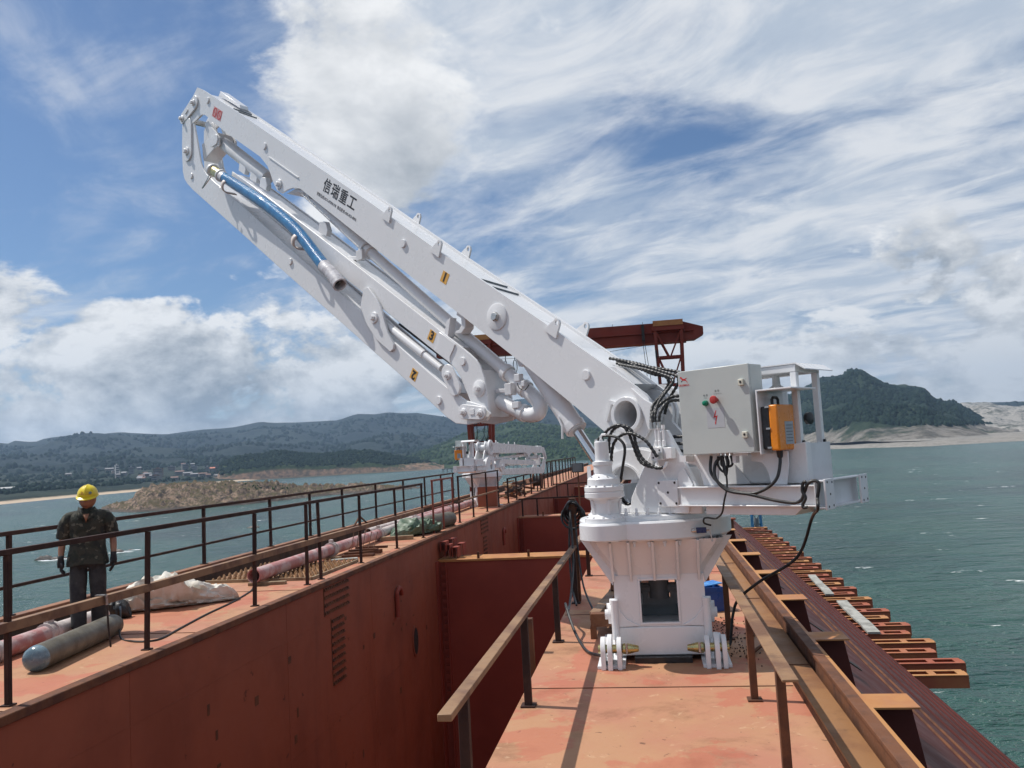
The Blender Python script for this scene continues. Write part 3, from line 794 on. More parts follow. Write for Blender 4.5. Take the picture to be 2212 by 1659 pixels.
# rows of weld tabs, hooks and oval openings on the hold wall
def tab_row(y0, y1, z, slope=0.0):
    n_ = max(3, int((y1 - y0) / 0.075))
    prof = []
    for k in range(n_):
        ya = y0 + (y1 - y0) * k / n_; yc = y0 + (y1 - y0) * (k + 0.55) / n_
        prof += [(ya, z - 0.022), (ya, z + 0.008 + 0.008 * (k % 2)), (yc, z + 0.012), (yc, z - 0.012)]
    prof.append((y1, z - 0.022))
    MB(BM).prism(prof + [(y1, z - 0.036), (y0, z - 0.036)], HX0 + 0.005, HX0 + 0.032, lambda a, b_, d: (d, a, b_)).build('weld_tab_row', RUST, hw)
for dy in (0.0, 12.75):
    for k in range(4):
        tab_row(13.02 + dy, 14.12 + dy, -0.11 - 0.125 * k)
    for k in range(9):
        tab_row(13.30 + dy, 13.85 + dy, -0.66 - 0.125 * k)
    m = MB(BM).box(HX0 + 0.005, HX0 + 0.012, 13.0 + dy, 13.03 + dy, -0.54, -0.09).box(HX0 + 0.005, HX0 + 0.012, 13.27 + dy, 13.29 + dy, -1.7, -0.62)
    m.build('weld_line', RUST, hw)
    z0 = -0.80
    MB(BM).tube([(HX0 + 0.05, 16.75 + dy, -1.28), (HX0 + 0.05, 16.75 + dy, -0.9), (HX0 + 0.05, 16.76 + dy, z0), (HX0 + 0.05, 16.88 + dy, z0 + 0.075), (HX0 + 0.05, 17.02 + dy, z0 + 0.04), (HX0 + 0.05, 17.09 + dy, z0 - 0.08)], 0.045, 10, smooth_n=5).build('hook', BULK, hw)
    el = [(18.05 + dy + 0.21 * cos(t * pi / 12), -2.05 + 0.33 * sin(t * pi / 12)) for t in range(24)]
    ei = [(18.05 + dy + 0.165 * cos(t * pi / 12), -2.05 + 0.285 * sin(t * pi / 12)) for t in range(24)]
    op = MB(BM).prism(el, HX0 + 0.005, HX0 + 0.03, lambda a, b_, d: (d, a, b_)).build('manhole', HOLD, hw)
    MB(BM).prism(ei, HX0 + 0.031, HX0 + 0.034, lambda a, b_, d: (d, a, b_)).build('opening', DARK, hw)
# patched welds and long seams on the wall
for k in range(26):
    yy = random.uniform(5, 19.5); z = random.uniform(-3.4, -0.5)
    MB(BM).box(HX0 + 0.005, HX0 + 0.008, yy, yy + random.uniform(0.05, 0.12), z, z + random.uniform(0.03, 0.14)).build('weld_patch', RUST, hw)
for z in (-0.62, -2.3):
    MB(BM).box(HX0 + 0.0045, HX0 + 0.0065, Y0, 70, z, z + 0.008).build('plate_seam', HOLD, hw)
for yy in (4.2, 7.9, 11.6, 15.3, 19.0, 23.5, 27.5):
    MB(BM).box(HX0 + 0.0045, HX0 + 0.0068, yy, yy + 0.012, HOLD_Z, -0.08).build('plate_seam', HOLD, hw)

# ---- right flank: rusty beam, tabs, sloping side with shade painted in as maroon and brackets over the water
m = MB(BM)
m.box(0.985, 1.16, Y0, Y1, 0.05, 0.07)
web = m.build('beam_web', WEB_BROWN, barge)
MB(BM).box(0.984, 0.999, Y0, Y1, -0.05, 0.048).build('beam_flange', RUST, barge)
MB(BM).box(1.162, 1.245, Y0, Y1, 0.17, 0.2).build('beam_cap', RUST, barge, bevel=0.004)
MB(BM).box(1.247, 1.275, Y0, Y1, 0.165, 0.192).build('cap_edge', OCHRE, barge)
MB(BM).box(1.185, 1.215, Y0, Y1, -0.3, 0.168).build('beam_wall', RUST, barge)
for yy in range(-2, 40, 3):
    MB(BM).box(1.0, 1.155, yy + 0.2, yy + 0.212, 0.0705, 0.076).build('weld_seam', RUST, barge)
SX0, SZ0, SX1, SZ1 = 1.28, -0.10, 4.45, -2.5
MB(BM).prism([(SX0, SZ0), (SX1, SZ1), (SX1, HOLD_Z), (SX0, HOLD_Z)], Y0, Y1, lambda a, b_, d: (a, d, b_)).build('flank', SLOPE_SHADE, barge)
def slope_pt(t): return SX0 + (SX1 - SX0) * t, SZ0 + (SZ1 - SZ0) * t
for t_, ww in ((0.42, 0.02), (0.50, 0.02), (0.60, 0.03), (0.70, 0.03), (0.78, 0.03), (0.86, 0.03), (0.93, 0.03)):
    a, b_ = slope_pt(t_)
    MB(BM).prism([(a, b_ + 0.002), (a + ww, b_ - ww * 0.7), (a + ww + 0.012, b_ - ww * 0.7 + 0.02), (a + 0.014, b_ + 0.022)], Y0, Y1, lambda p, q, d: (p, d, q)).build('stringer', SLOPE_SHADE if t_ > 0.55 else RUST, barge)
for k in range(-2, 22):
    yy = 7.72 + 1.88 * k
    MB(BM).box(1.276, 1.56, yy - 0.16, yy + 0.14, 0.175, 0.187).build('tab', OCHRE, barge)
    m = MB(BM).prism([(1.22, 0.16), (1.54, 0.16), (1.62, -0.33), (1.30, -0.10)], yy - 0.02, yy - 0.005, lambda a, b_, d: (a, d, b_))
    m.build('gusset', SLOPE_SHADE, barge)
    a, b_ = slope_pt(0.16)
    nx, nz = 0.604, 0.797
    tri = [(-0.12, -0.16), (0.14, -0.16), (-0.12, 0.2)]
    MB(BM).prism([(yy + 1.0 + p, q) for p, q in tri], 0.004, 0.012, lambda p, q, d: (a + 0.35 + 0.797 * -q + nx * d, p, b_ - 0.265 + 0.604 * q + nz * d)).build('drain_slot', DARK, barge)
    MB(BM).cyl((a + 0.02 + nx * 0.002, yy + 0.45, b_ - 0.012 + nz * 0.002), (a + 0.02 + nx * 0.012, yy + 0.45, b_ - 0.012 + nz * 0.012), 0.11, n=14).build('lightening_hole', DARK, barge)
proto = None
for k in range(34):
    yy = 16.35 + 0.825 * k
    long_ = k % 2 == 1
    tip = 5.52 if long_ else 5.28
    m = MB(BM)
    x0 = SX1 - 0.25
    z0 = -2.66; z1 = -2.44
    for s in (-0.16, 0.145):
        m.box(x0, tip, yy + s, yy + s + 0.014, z0, z1)
    m.box(tip + 0.001, tip + 0.016, yy - 0.16, yy + 0.159, z0, z1 + 0.002)
    m.box(x0, tip, yy - 0.145, yy + 0.144, z0, z0 + 0.014)
    br = m.build('outrigger', OXIDE, barge)
    m = MB(BM)
    m.box(x0, tip, yy - 0.19, yy - 0.10, z1 + 0.003, z1 + 0.016).box(x0, tip, yy + 0.10, yy + 0.19, z1 + 0.003, z1 + 0.016)
    m.box(tip - 0.14, tip + 0.02, yy - 0.099, yy + 0.099, z1 + 0.003, z1 + 0.015).box(tip - 0.62, tip - 0.50, yy - 0.099, yy + 0.099, z1 + 0.003, z1 + 0.015)
    m.build('top_flange', OCHRE if k % 3 == 0 else OXIDE, br)

def plank(loc, L_, w_, ang, lab, tilt=0.0):
    m = MB()
    seg = 8
    vs = []
    for i in range(seg + 1):
        y = L_ * (i / seg - 0.5)
        e = 0.006 * sin(i * 2.1 + L_)
        for x, z in ((-w_ / 2 + e, 0), (w_ / 2 + e, 0), (w_ / 2 + e, 0.045), (-w_ / 2 + e, 0.045)):
            vs.append((x, y, z + 0.01 * sin(i * 0.9)))
    m.add(vs, [(i * 4 + k, i * 4 + (k + 1) % 4, i * 4 + 4 + (k + 1) % 4, i * 4 + 4 + k) for i in range(seg) for k in range(4)] + [(3, 2, 1, 0), (seg * 4, seg * 4 + 1, seg * 4 + 2, seg * 4 + 3)])
    o = m.build('plank', PLANK)
    o.location = loc; o.rotation_euler = (tilt, 0, radians(ang))
    return tag(o, lab, 'plank', 'planks lying on the side brackets')
plank((4.66, 25.9, -2.41), 3.4, 0.22, -2.5, 'grey weathered plank lying on the brackets, the farther of two')
plank((4.60, 21.3, -2.41), 3.7, 0.26, -2.0, 'grey weathered plank lying on the brackets, the nearer and wider of two')

# ================================================================== railings
def railing(name, lab, posts, x, z_top, z_mid, post_w, top_wh, mid_wh, mat, mat_top=None, mat_mid=None, y0=None, y1=None, lean=0.0, group=None, base=0.0, cat='railing'):
    t = thing(name, lab, cat, (x, posts[0], base), 0.0, group)
    M = off((x, posts[0], base))
    for i, yy in enumerate(posts):
        l1 = random.uniform(-1, 1) * lean; l2 = random.uniform(-1, 1) * lean
        m = MB(M)
        m.bar((x, yy, base + 0.001), (x + l1, yy + l2, z_top - top_wh[1] / 2 - 0.001), post_w, post_w, up=(0, 1, 0))
        m.build('post', mat, t, bevel=0.004)
        MB(M).box(x - post_w, x + post_w, yy - post_w, yy + post_w, base + 0.0005, base + 0.012).build('foot_plate', mat, t)
    y0 = posts[0] - 0.05 if y0 is None else y0
    y1 = posts[-1] + 0.05 if y1 is None else y1
    MB(M).box(x - top_wh[0] / 2, x + top_wh[0] / 2, y0, y1, z_top - top_wh[1] / 2, z_top + top_wh[1] / 2).build('top_rail', mat_top or mat, t, bevel=0.004)
    if z_mid is not None:
        MB(M).box(x - mid_wh[0] / 2, x + mid_wh[0] / 2, y0 + 0.02, y1 - 0.02, z_mid - mid_wh[1] / 2, z_mid + mid_wh[1] / 2).build('mid_rail', mat_mid or mat, t, bevel=0.004)
    return t
outer_posts = [4.6, 7.5, 10.36, 12.3, 15.45, 18.4, 20.7, 23.05, 26.0, 29.1, 32.0, 34.6, 36.8]
railing('deck_railing', 'dark rusty two-bar railing along the outer left edge above the sea', outer_posts, -8.80, 1.20, 0.47, 0.058, (0.065, 0.06), (0.045, 0.045), RUST_RAIL, base=0.086, y1=37.0, lean=0.01)
inner_posts = [3.7, 6.52, 8.52, 11.05, 12.86, 13.43, 15.4, 17.7, 19.85]
t = railing('deck_railing', 'rusty railing along the hold edge in front of the worker, tan lower bar', inner_posts, -5.55, 1.30, 0.665, 0.046, (0.055, 0.05), (0.075, 0.085), RUST_RAIL, mat_mid=RAIL_TAN, lean=0.025, base=0.001)
railing('gate_railing', 'short brick red railing section between the tarp and the hold', [20.95, 22.0, 23.15], -5.57, 1.34, 0.62, 0.045, (0.05, 0.045), (0.04, 0.04), RED_RAIL, base=0.001)
railing('gate_railing', 'tall brown railing section in front of the second white crane', [23.95, 25.9, 28.15, 30.4], -5.58, 1.34, 0.62, 0.05, (0.05, 0.045), (0.05, 0.05), RUST_RAIL, mat_mid=RAIL_TAN, base=0.001)
railing('far_railing', 'thin brown railing just beyond the second white crane', [32.5, 34.6, 36.8, 39.0, 41.2], -5.58, 0.95, 0.5, 0.06, (0.06, 0.05), (0.05, 0.05), RUST_RAIL, base=0.001)
railing('far_railing', 'short brown railing frame in the distance on the left deck', [42.3, 43.9, 45.5, 47.1], -5.57, 1.38, 0.75, 0.065, (0.06, 0.06), (0.05, 0.05), RUST_RAIL, base=0.001)
railing('far_railing', 'long brown railing with close posts at the far end of the left deck', [47.9 + 1.9 * k for k in range(9)], -5.57, 1.40, 0.75, 0.065, (0.06, 0.06), (0.05, 0.05), RUST_RAIL, base=0.001)
railing('hold_railing', 'low tan railing along the right edge of the hold', [4.3, 6.4, 8.5, 10.6, 12.84, 15.0, 17.2, 19.4, 21.6, 23.8, 26.0, 28.2, 30.4, 32.6, 34.8, 37.0], -1.03, 0.69, None, 0.055, (0.07, 0.035), (0.05, 0.05), RUST_RAIL, mat_top=RAIL_TAN, base=0.001, y0=3.9, y1=38)
railing('side_railing', 'low flat-topped rusty railing on the right beside the blue crate', [5.0, 6.5, 8.47, 11.44, 14.2, 17.0], 0.64, 0.65, None, 0.052, (0.085, 0.016), (0.05, 0.05), RUST, mat_top=RAIL_TAN, base=0.001, y0=4.6, y1=17.2)
# cross railings on the second and third bulkheads
for i, (yb, zt) in enumerate(((33.35, 0.06), (46.1, 0.1))):
    t = thing('cross_railing', ('dark railing across the hold on the second bulkhead', 'dark railing across the hold on the third bulkhead')[i], 'railing', (-3.2, yb, -0.6))
    M = off((-3.2, yb, -0.6))
    for xx in (-5.2, -4.6, -2.9, -1.5):
        MB(M).box(xx, xx + 0.06, yb - 0.03, yb + 0.03, -0.599, zt).build('post', RUST_RAIL, t)
    MB(M).box(-5.32, -1.13, yb - 0.035, yb + 0.035, zt + 0.001, zt + 0.06).build('top_rail', RUST_RAIL, t)
# stub post in the hold and post with cable coil
t = thing('cable_post', 'dark post by the hold with black cable coiled over its top', 'post', (-1.02, 10.68, 0))
M = off((-1.02, 10.68, 0))
MB(M).box(-1.06, -0.98, 10.72, 10.80, 0.001, 1.30).build('post', RUST, t, bevel=0.004)
m = MB(M)
for k in range(5):
    r = 0.10 + 0.012 * k
    pts = [(-1.02 + (0.05 + 0.02 * k) * cos(a) * 1.2, 10.76 + 0.07 * cos(a + k), 1.18 + r * sin(a) - 0.03 * k) for a in [i * 2 * pi / 14 for i in range(15)]]
    m.tube(pts, 0.016, 6)
m.build('cable_coil', RUBBER, t)
m = MB(M)
m.tube([(-1.06, 10.74, 1.1), (-1.09, 10.7, 0.6), (-1.07, 10.6, 0.2), (-1.0, 10.3, 0.03)], 0.014, 6, smooth_n=5)
m.build('cable_drop', RUBBER, t)
MB(M).tube([(-0.99, 10.70, 1.1), (-0.97, 10.6, 0.7), (-0.90, 10.3, 0.25), (-0.72, 9.7, 0.012), (-0.66, 9.5, 0.012)], 0.012, 6, smooth_n=6).build('cable_drop', RUBBER, t)
MB(M).tube([(-1.05, 10.70, 1.15), (-1.00, 10.2, 0.55), (-1.0, 9.4, 0.16), (-0.98, 8.9, 0.3), (-0.86, 8.5, 0.1), (-0.70, 8.0, 0.02), (-0.50, 7.65, 0.06)], 0.014, 6, smooth_n=6).build('cable_drop', RUBBER, t)
o = MB().box(-0.04, 0.04, -0.04, 0.04, 0, 0.82).build('stub_post', RUST, bevel=0.004)
o.location = (-1.26, 8.1, -0.50)
tag(o, 'short rusty stub post just inside the right hold edge', 'post')
o.parent = None
MB(BM).box(-1.30, -1.122, 8.0, 8.2, -0.62, -0.505).build('bracket', RUST, barge)

# ================================================================== things on the left deck
# gas cylinder
def cylinder_thing(name, lab, p0, p1, r, mat, cat, valve=True, endmat=None):
    t = thing(name, lab, cat, (p0[0], p0[1], p0[2] - r))
    M = off((p0[0], p0[1], p0[2] - r))
    p0, p1 = Vector(p0), Vector(p1)
    L_ = (p1 - p0).length
    prof = [(r * 0.35, 0.0), (r * 0.7, 0.015), (r * 0.93, 0.05), (r, 0.11)] + [(r, L_ - 0.16), (r * 0.93, L_ - 0.09), (r * 0.72, L_ - 0.035), (r * 0.38, L_)]
    m = MB(M); m.lathe(prof[3:], p0, 28, caps=True, ax=p1 - p0)
    m.build('shell', mat, t)
    m = MB(M); m.lathe([(0.001, -0.003)] + prof[:4], p0, 28, caps=False, ax=p1 - p0)
    m.build('end_cap', endmat or mat, t)
    if valve:
        d = (p1 - p0).normalized()
        MB(M).lathe([(r * 0.33, 0.0), (r * 0.33, 0.05), (r * 0.22, 0.06), (r * 0.22, 0.11)], p1, 14, ax=d).build('valve', RUST, t)
    return t
cylinder_thing('gas_cylinder', 'grimy grey gas cylinder lying at the worker\'s feet', (-6.17, 7.55, 0.132), (-6.50, 9.38, 0.132), 0.13, CYL_GREY, 'cylinder', endmat=CYL_BLUE)
cylinder_thing('gas_cylinder', 'dull grey cylinder lying beyond the green tarp behind the red rail', (-5.98, 21.75, 0.20), (-5.62, 23.2, 0.20), 0.20, CYL_GREY, 'cylinder', valve=False)
# pipes
def pipe_thing(name, lab, pts, r, mats, couplings=(), cmat=None):
    t = thing(name, lab, 'pipe', (pts[0][0], pts[0][1], 0))
    M = off((pts[0][0], pts[0][1], 0))
    for i, (a, b_) in enumerate(zip(pts, pts[1:])):
        a, b_ = Vector(a), Vector(b_)
        d = (b_ - a).normalized()
        m = MB(M)
        m.ring(a, b_ - d * 0.004, r, r * 0.86, 22)
        m.build('pipe_length', mats[i % len(mats)], t)
        if i in couplings:
            m = MB(M)
            m.lathe([(r * 1.0, -0.09), (r * 1.28, -0.085), (r * 1.28, -0.02), (r * 1.12, -0.015), (r * 1.12, 0.02), (r * 1.28, 0.025), (r * 1.28, 0.085), (r, 0.09)], b_, 20, caps=False, ax=d)
            cp = m.build('coupling', cmat or PIPE_WHITE, t)
            MB(M).box(b_.x - 0.03, b_.x + 0.03, b_.y - 0.05, b_.y + 0.05, b_.z + r * 1.2, b_.z + r * 1.75).build('clamp_lever', cmat or PIPE_WHITE, cp)
    return t
pipe_thing('delivery_pipe', 'scuffed pink pipe lying behind the worker\'s feet', [(-6.93, 5.0, 0.105), (-7.02, 8.0, 0.105), (-7.12, 9.0, 0.105), (-7.20, 10.1, 0.105)], 0.10, [PIPE_PINK, PIPE_PINK, PIPE_WHITE], (0, 1))
pipe_thing('delivery_pipe', 'long pink and white pipe running along the deck past the stud mat', [(-6.46, 12.85, 0.17), (-6.56, 16.46, 0.165), (-6.62, 19.66, 0.16), (-6.70, 23.27, 0.16), (-6.74, 27.5, 0.16), (-6.80, 31.6, 0.16)], 0.115, [PIPE_PINK, PIPE_PINK, PIPE_WHITE, PIPE_PINK, PIPE_PINK], (0, 1, 2, 3))
pipe_thing('delivery_pipe', 'faded pink pipe lying beside the trench beyond the green tarp', [(-7.35, 21.0, 0.10), (-7.3, 25.0, 0.10), (-7.25, 30.5, 0.10)], 0.095, [PIPE_WHITE, PIPE_PINK], (0,))
# timber chocks
def block(name, lab, loc, size, ang, mat, cat, group=None):
    m = MB().box(-size[0] / 2, size[0] / 2, -size[1] / 2, size[1] / 2, 0, size[2])
    o = m.build(name, mat, bevel=0.008)
    o.location = loc; o.rotation_euler = (0, 0, radians(ang))
    return tag(o, lab, cat, group)
block('timber_chock', 'short timber chock under the near end of the long pipe', (-6.30, 13.0, 0.001), (0.62, 0.10, 0.052), 6, TIMBER, 'timber')
block('timber_chock', 'pale timber beam beside the green tarp', (-6.12, 19.55, 0.001), (0.78, 0.13, 0.10), 14, TIMBER, 'timber')
block('timber_chock', 'timber chock under the first coupling of the long pipe', (-6.5, 16.2, 0.001), (0.5, 0.12, 0.048), -8, TIMBER, 'timber')
block('timber_chock', 'thin grey board lying between pipe coupling and rail', (-6.12, 15.98, 0.001), (0.55, 0.16, 0.03), 20, PLANK, 'timber')
block('timber_chock', 'grey board propped by the trench beside the stud mat', (-7.2, 16.4, 0.001), (0.5, 0.12, 0.03), 50, PLANK, 'timber')
# stud mat
t = thing('stud_mat', 'rusty steel mat covered in short round studs under the pipe', 'steel mat', (-6.65, 14.5, 0), 0.0)
MB().box(-0.93, 0.93, -1.10, 1.12, 0.001, 0.018).build('plate', GRATE, t)
m = MB()
for i in range(19):
    for j in range(22):
        x = -0.86 + i * 0.095 + (0.047 if j % 2 else 0) + random.uniform(-0.008, 0.008); y = -1.03 + j * 0.098 + random.uniform(-0.008, 0.008)
        h = random.uniform(0.05, 0.07)
        m.cyl((x, y, 0.0185), (x, y, 0.0185 + h * 0.6), 0.030, 0.027, 7)
        m.cyl((x, y, 0.0186 + h * 0.6), (x, y, 0.0186 + h), 0.022, 0.012, 7)
tag(m.build('studs', GRATE, t), kind='stuff')
MB().box(-0.95, 0.95, -1.14, -1.102, 0.001, 0.05).build('edge_bar', TIMBER, t)
MB().box(0.932, 0.97, -1.10, 1.12, 0.001, 0.05).build('edge_bar', TIMBER, t)
# woven sack
def lumpy(name, lab, cat, loc, L_, W_, H_, ang, mat, seed, nu=56, nv=26, shape=((0, 1), (1, 1)), fold=0.3):
    vs = []
    for i in range(nu + 1):
        u = i / nu
        env = (sin(pi * min(max(u, 0.0), 1.0)) ** 0.38)
        env *= interp(shape, u)
        env = max(env, 0.03)
        for k in range(nv):
            a = 2 * pi * k / nv
            cx = cos(a); sz2 = sin(a)
            y = W_ / 2 * env * (abs(cx) ** 0.8) * (1 if cx > 0 else -1)
            z = H_ / 2 * env * (abs(sz2) ** 0.75) * (1 if sz2 > 0 else -1) + H_ / 2 * min(1.0, env)
            p = Vector((u * 3.0, cx * 1.2 + seed, sz2 * 1.2))
            nn = mnoise.noise(p * 1.3) * 0.6 - abs(mnoise.noise(p * 2.6 + Vector((5, 1, 2)))) * 0.95 - abs(mnoise.noise(Vector((p.x * 5.0, p.y * 1.6, p.z * 1.6)))) * 0.30 + 0.35
            x = (u - 0.5) * L_ + 0.03 * nn
            y += fold * 0.20 * nn * cx * env
            z += fold * 0.24 * nn * env * (1 if sz2 > -0.3 else 0)
            z = max(z, 0.004)
            vs.append((x, y, z))
    m = MB(); m.add(vs, [(i * nv + k, i * nv + (k + 1) % nv, (i + 1) * nv + (k + 1) % nv, (i + 1) * nv + k) for i in range(nu) for k in range(nv)] + [tuple(range(nv - 1, -1, -1)), tuple(range(nu * nv, nu * nv + nv))])
    o = m.build(name, mat, angle=50)
    o.location = loc; o.rotation_euler = (0, 0, radians(ang))
    return tag(o, lab, cat)
lumpy('woven_sack', 'long crumpled off-white woven sack lying on the deck', 'sack', (-6.86, 11.22, 0.002), 1.75, 0.66, 0.42, 33, SACK, 1.7, 90, 40, shape=((0, 0.55), (0.1, 0.9), (0.25, 1.0), (0.45, 1.0), (0.62, 0.78), (0.78, 0.62), (0.9, 0.74), (1, 0.5)), fold=1.0)
lumpy('black_bag', 'small black bundle at the left end of the white sack', 'bag', (-7.25, 10.42, 0.002), 0.42, 0.26, 0.24, 10, RUBBER, 4.0, 24, 16)
lumpy('green_tarp', 'green tarpaulin heaped over gear beside the red railing', 'tarpaulin', (-5.98, 20.75, 0.002), 1.75, 0.75, 0.40, 62, TARP, 2.9, 60, 30, shape=((0, 0.6), (0.3, 0.9), (0.6, 0.75), (0.8, 1.1), (1, 0.9)), fold=1.0)
# bundle of bars and timbers
t = thing('scrap_pile', 'pile of dark timbers and steel bars by the hold railing', 'scrap pile', (-5.95, 16.75, 0))
for k in range(9):
    a = radians(random.uniform(-14, 22)); y = random.uniform(-0.5, 0.45); z = 0.03 + 0.035 * (k % 3)
    L_ = random.uniform(0.5, 0.78)
    MB().bar((-L_ / 2 * cos(a), y - L_ / 2 * sin(a), z), (L_ / 2 * cos(a), y + L_ / 2 * sin(a), z + random.uniform(0, 0.03)), 0.07, 0.05).build('timber', random.choice([RUST, TIMBER, RUST]), t)
for k in range(5):
    x = -0.25 + 0.12 * k
    MB().cyl((x, -0.1, 0.14), (x + random.uniform(-0.03, 0.05), 0.1, random.uniform(0.45, 0.62)), 0.009, n=6).build('upright_bar', RUST, t)
m = MB(); m.bar((-8.6, 23.2, 0.0), (-8.42, 23.4, 0.36), 0.06, 0.03); m.bar((-8.2, 23.75, 0.0), (-8.43, 23.43, 0.35), 0.06, 0.03)
o = m.build('angle_bracket', RUST); tag(o, 'upside-down V of rusty flat bar standing at the outer kerb', 'bracket')
# black cable across the deck and hanging wire
tag(MB().tube([(-6.55, 9.52, 0.30), (-6.43, 9.35, 0.24), (-6.28, 9.12, 0.02), (-6.0, 8.92, 0.012), (-5.78, 8.90, 0.012), (-5.70, 9.05, 0.012), (-5.80, 9.6, 0.012), (-5.95, 10.48, 0.012), (-6.06, 11.4, 0.012), (-6.25, 12.3, 0.012), (-6.38, 12.65, 0.012)], 0.012, 6, smooth_n=8).build('deck_cable', RUBBER), 'thin black cable curving over the deck from the gas cylinder', 'cable')
t = thing('hanging_wire', 'thin wire clipped to the tan rail and hanging by the cylinder', 'wire', (-5.55, 7.8, 0.2))
M = off((-5.55, 7.8, 0.2))
MB(M).tube([(-5.50, 7.76, 0.725), (-5.49, 7.77, 0.60), (-5.495, 7.79, 0.40), (-5.50, 7.83, 0.19)], 0.010, 6).build('wire', RUBBER, t)
MB(M).box(-5.605, -5.495, 7.74, 7.775, 0.714, 0.724).build('clip', STEEL, t)
MB(M).tube([(-5.49, 7.757, 0.72), (-5.488, 7.762, 0.62)], 0.014, 6).build('clip', STEEL, t)

# ================================================================== things on the right deck
t = thing('steel_trestle', 'low brown steel frame on legs left of the white pedestal', 'trestle', (-0.50, 9.2, 0))
M = off((-0.50, 9.2, 0))
MB(M).bar((-0.70, 8.62, 0.19), (-0.10, 8.62, 0.19), 0.10, 0.13).build('beam', RUST, t, bevel=0.006)
MB(M).bar((-0.66, 8.675, 0.21), (-0.52, 9.95, 0.21), 0.11, 0.09).build('beam', RAIL_TAN, t, bevel=0.006)
MB(M).bar((-0.58, 9.98, 0.21), (-0.02, 9.98, 0.21), 0.09, 0.09).build('beam', RAIL_TAN, t, bevel=0.006)
MB(M).bar((-0.14, 8.675, 0.21), (-0.06, 9.93, 0.21), 0.09, 0.09).build('beam', RUST, t, bevel=0.006)
for x, y in ((-0.68, 8.62), (-0.14, 8.62), (-0.55, 9.98), (-0.06, 9.98)):
    MB(M).box(x - 0.03, x + 0.03, y - 0.03, y + 0.03, 0.001, 0.124).build('leg', RUST, t)
MB(M).box(-0.60, -0.19, 8.85, 9.75, 0.115, 0.13).build('tray', DARK, t)
MB(M).tube([(-0.52, 9.9, 0.26), (-0.50, 9.95, 0.42), (-0.40, 10.0, 0.50), (-0.30, 10.0, 0.48)], 0.035, 8, smooth_n=5).build('bent_pipe', RUST, t)
o = MB().tube([(0, 0, 0.03), (0.02, 0.3, 0.03), (0.04, 0.62, 0.03)], 0.03, 8).build('steel_offcut', RAIL_TAN)
o.location = (-0.62, 11.6, 0.0); o.rotation_euler = (0, 0, radians(-50)); tag(o, 'short tan steel bar lying on the deck behind the pedestal', 'steel bar')
t = thing('blue_crate', 'blue plastic crate on the deck right of the pedestal', 'crate', (0.42, 10.0, 0), radians(12))
m = MB()
for x0, x1, y0, y1 in ((-0.26, 0.26, -0.2, -0.185), (-0.26, 0.26, 0.185, 0.2), (-0.26, -0.245, -0.184, 0.184), (0.245, 0.26, -0.184, 0.184)):
    m.box(x0, x1, y0, y1, 0.001, 0.27)
m.box(-0.244, 0.244, -0.184, 0.184, 0.002, 0.02)
m.build('shell', BLUE_PLASTIC, t)
m = MB()
m.box(-0.275, 0.275, -0.215, -0.201, 0.22, 0.275).box(-0.275, 0.275, 0.201, 0.215, 0.22, 0.275)
m.build('rim', BLUE_PLASTIC, t)
MB().bar((-0.2, -0.1, 0.26), (0.26, 0.0, 0.30), 0.22, 0.012).build('lid', surf('bright_blue_sheet', (0.05, 0.22, 0.60), (0.10, 0.34, 0.70), 12.0, 0.3), t)
# grit and twigs swept against the side railing
m = MB()
for k in range(170):
    x = random.gauss(0.66, 0.12); y = random.choice([8.0, 8.6, 9.1]) + random.gauss(0, 0.18)
    if not (0.30 < x < 0.97): continue
    s = random.uniform(0.003, 0.012); a = random.uniform(0, pi)
    m.bar((x, y, 0.006), (x + s * 2 * cos(a), y + s * 2 * sin(a), 0.008), s * 0.6, 0.01)
tag(m.build('deck_litter', DIRT_SHADE), 'dark grit and chips scattered by the side railing', 'litter', kind='stuff')
for k, (x, y, L_, a) in enumerate([(0.80, 8.1, 0.55, 80), (0.72, 7.7, 0.7, 60)]):
    o = MB().tube([(0, 0, 0.02), (L_ * 0.5, 0.02, 0.035), (L_, 0, 0.018)], 0.016, 6).build('steel_rod', RUST)
    o.location = (x, y, 0); o.rotation_euler = (0, 0, radians(a))
    tag(o, ('bent rusty rod on the deck nearest the blue crate', 'bent rusty rod on the deck nearest the pedestal foot')[k], 'rod')

# ================================================================== the white folding boom crane
AXP = (0.0, 8.1, 0.0)
ROT = radians(145.0)
F3 = lambda a, b, d: (a, d, b)
crane = thing('boom_crane', 'big white folding boom crane on a pedestal, filling the foreground', 'crane', AXP, ROT)
W2L = Matrix.Rotation(-ROT, 4, 'Z') @ Matrix.Translation(Vector(AXP) * -1)     # world -> crane

def text_part(name, body, size, org, u, v, mat, parent, bold=0.0, lift=0.0015, spacing=1.0, sx=1.0):
    cu = bpy.data.curves.new(name, 'FONT')
    cu.body = body; cu.size = size; cu.align_x = 'CENTER'; cu.align_y = 'CENTER'
    cu.offset = bold; cu.space_character = spacing; cu.resolution_u = 3
    ob = bpy.data.objects.new(name, cu)
    C.objects.link(ob)
    bpy.context.view_layer.update()
    me = bpy.data.meshes.new_from_object(ob.evaluated_get(bpy.context.evaluated_depsgraph_get()))
    bpy.data.objects.remove(ob)
    u = Vector(u).normalized(); v = Vector(v).normalized(); n_ = u.cross(v).normalized()
    M = Matrix(((u.x * sx, v.x, n_.x, 0), (u.y * sx, v.y, n_.y, 0), (u.z * sx, v.z, n_.z, 0), (0, 0, 0, 1)))
    M.translation = Vector(org) + n_ * lift
    me.transform(M)
    me.materials.clear(); me.materials.append(mat)
    o = bpy.data.objects.new(name, me)
    C.objects.link(o)
    if parent: o.parent = parent
    return o

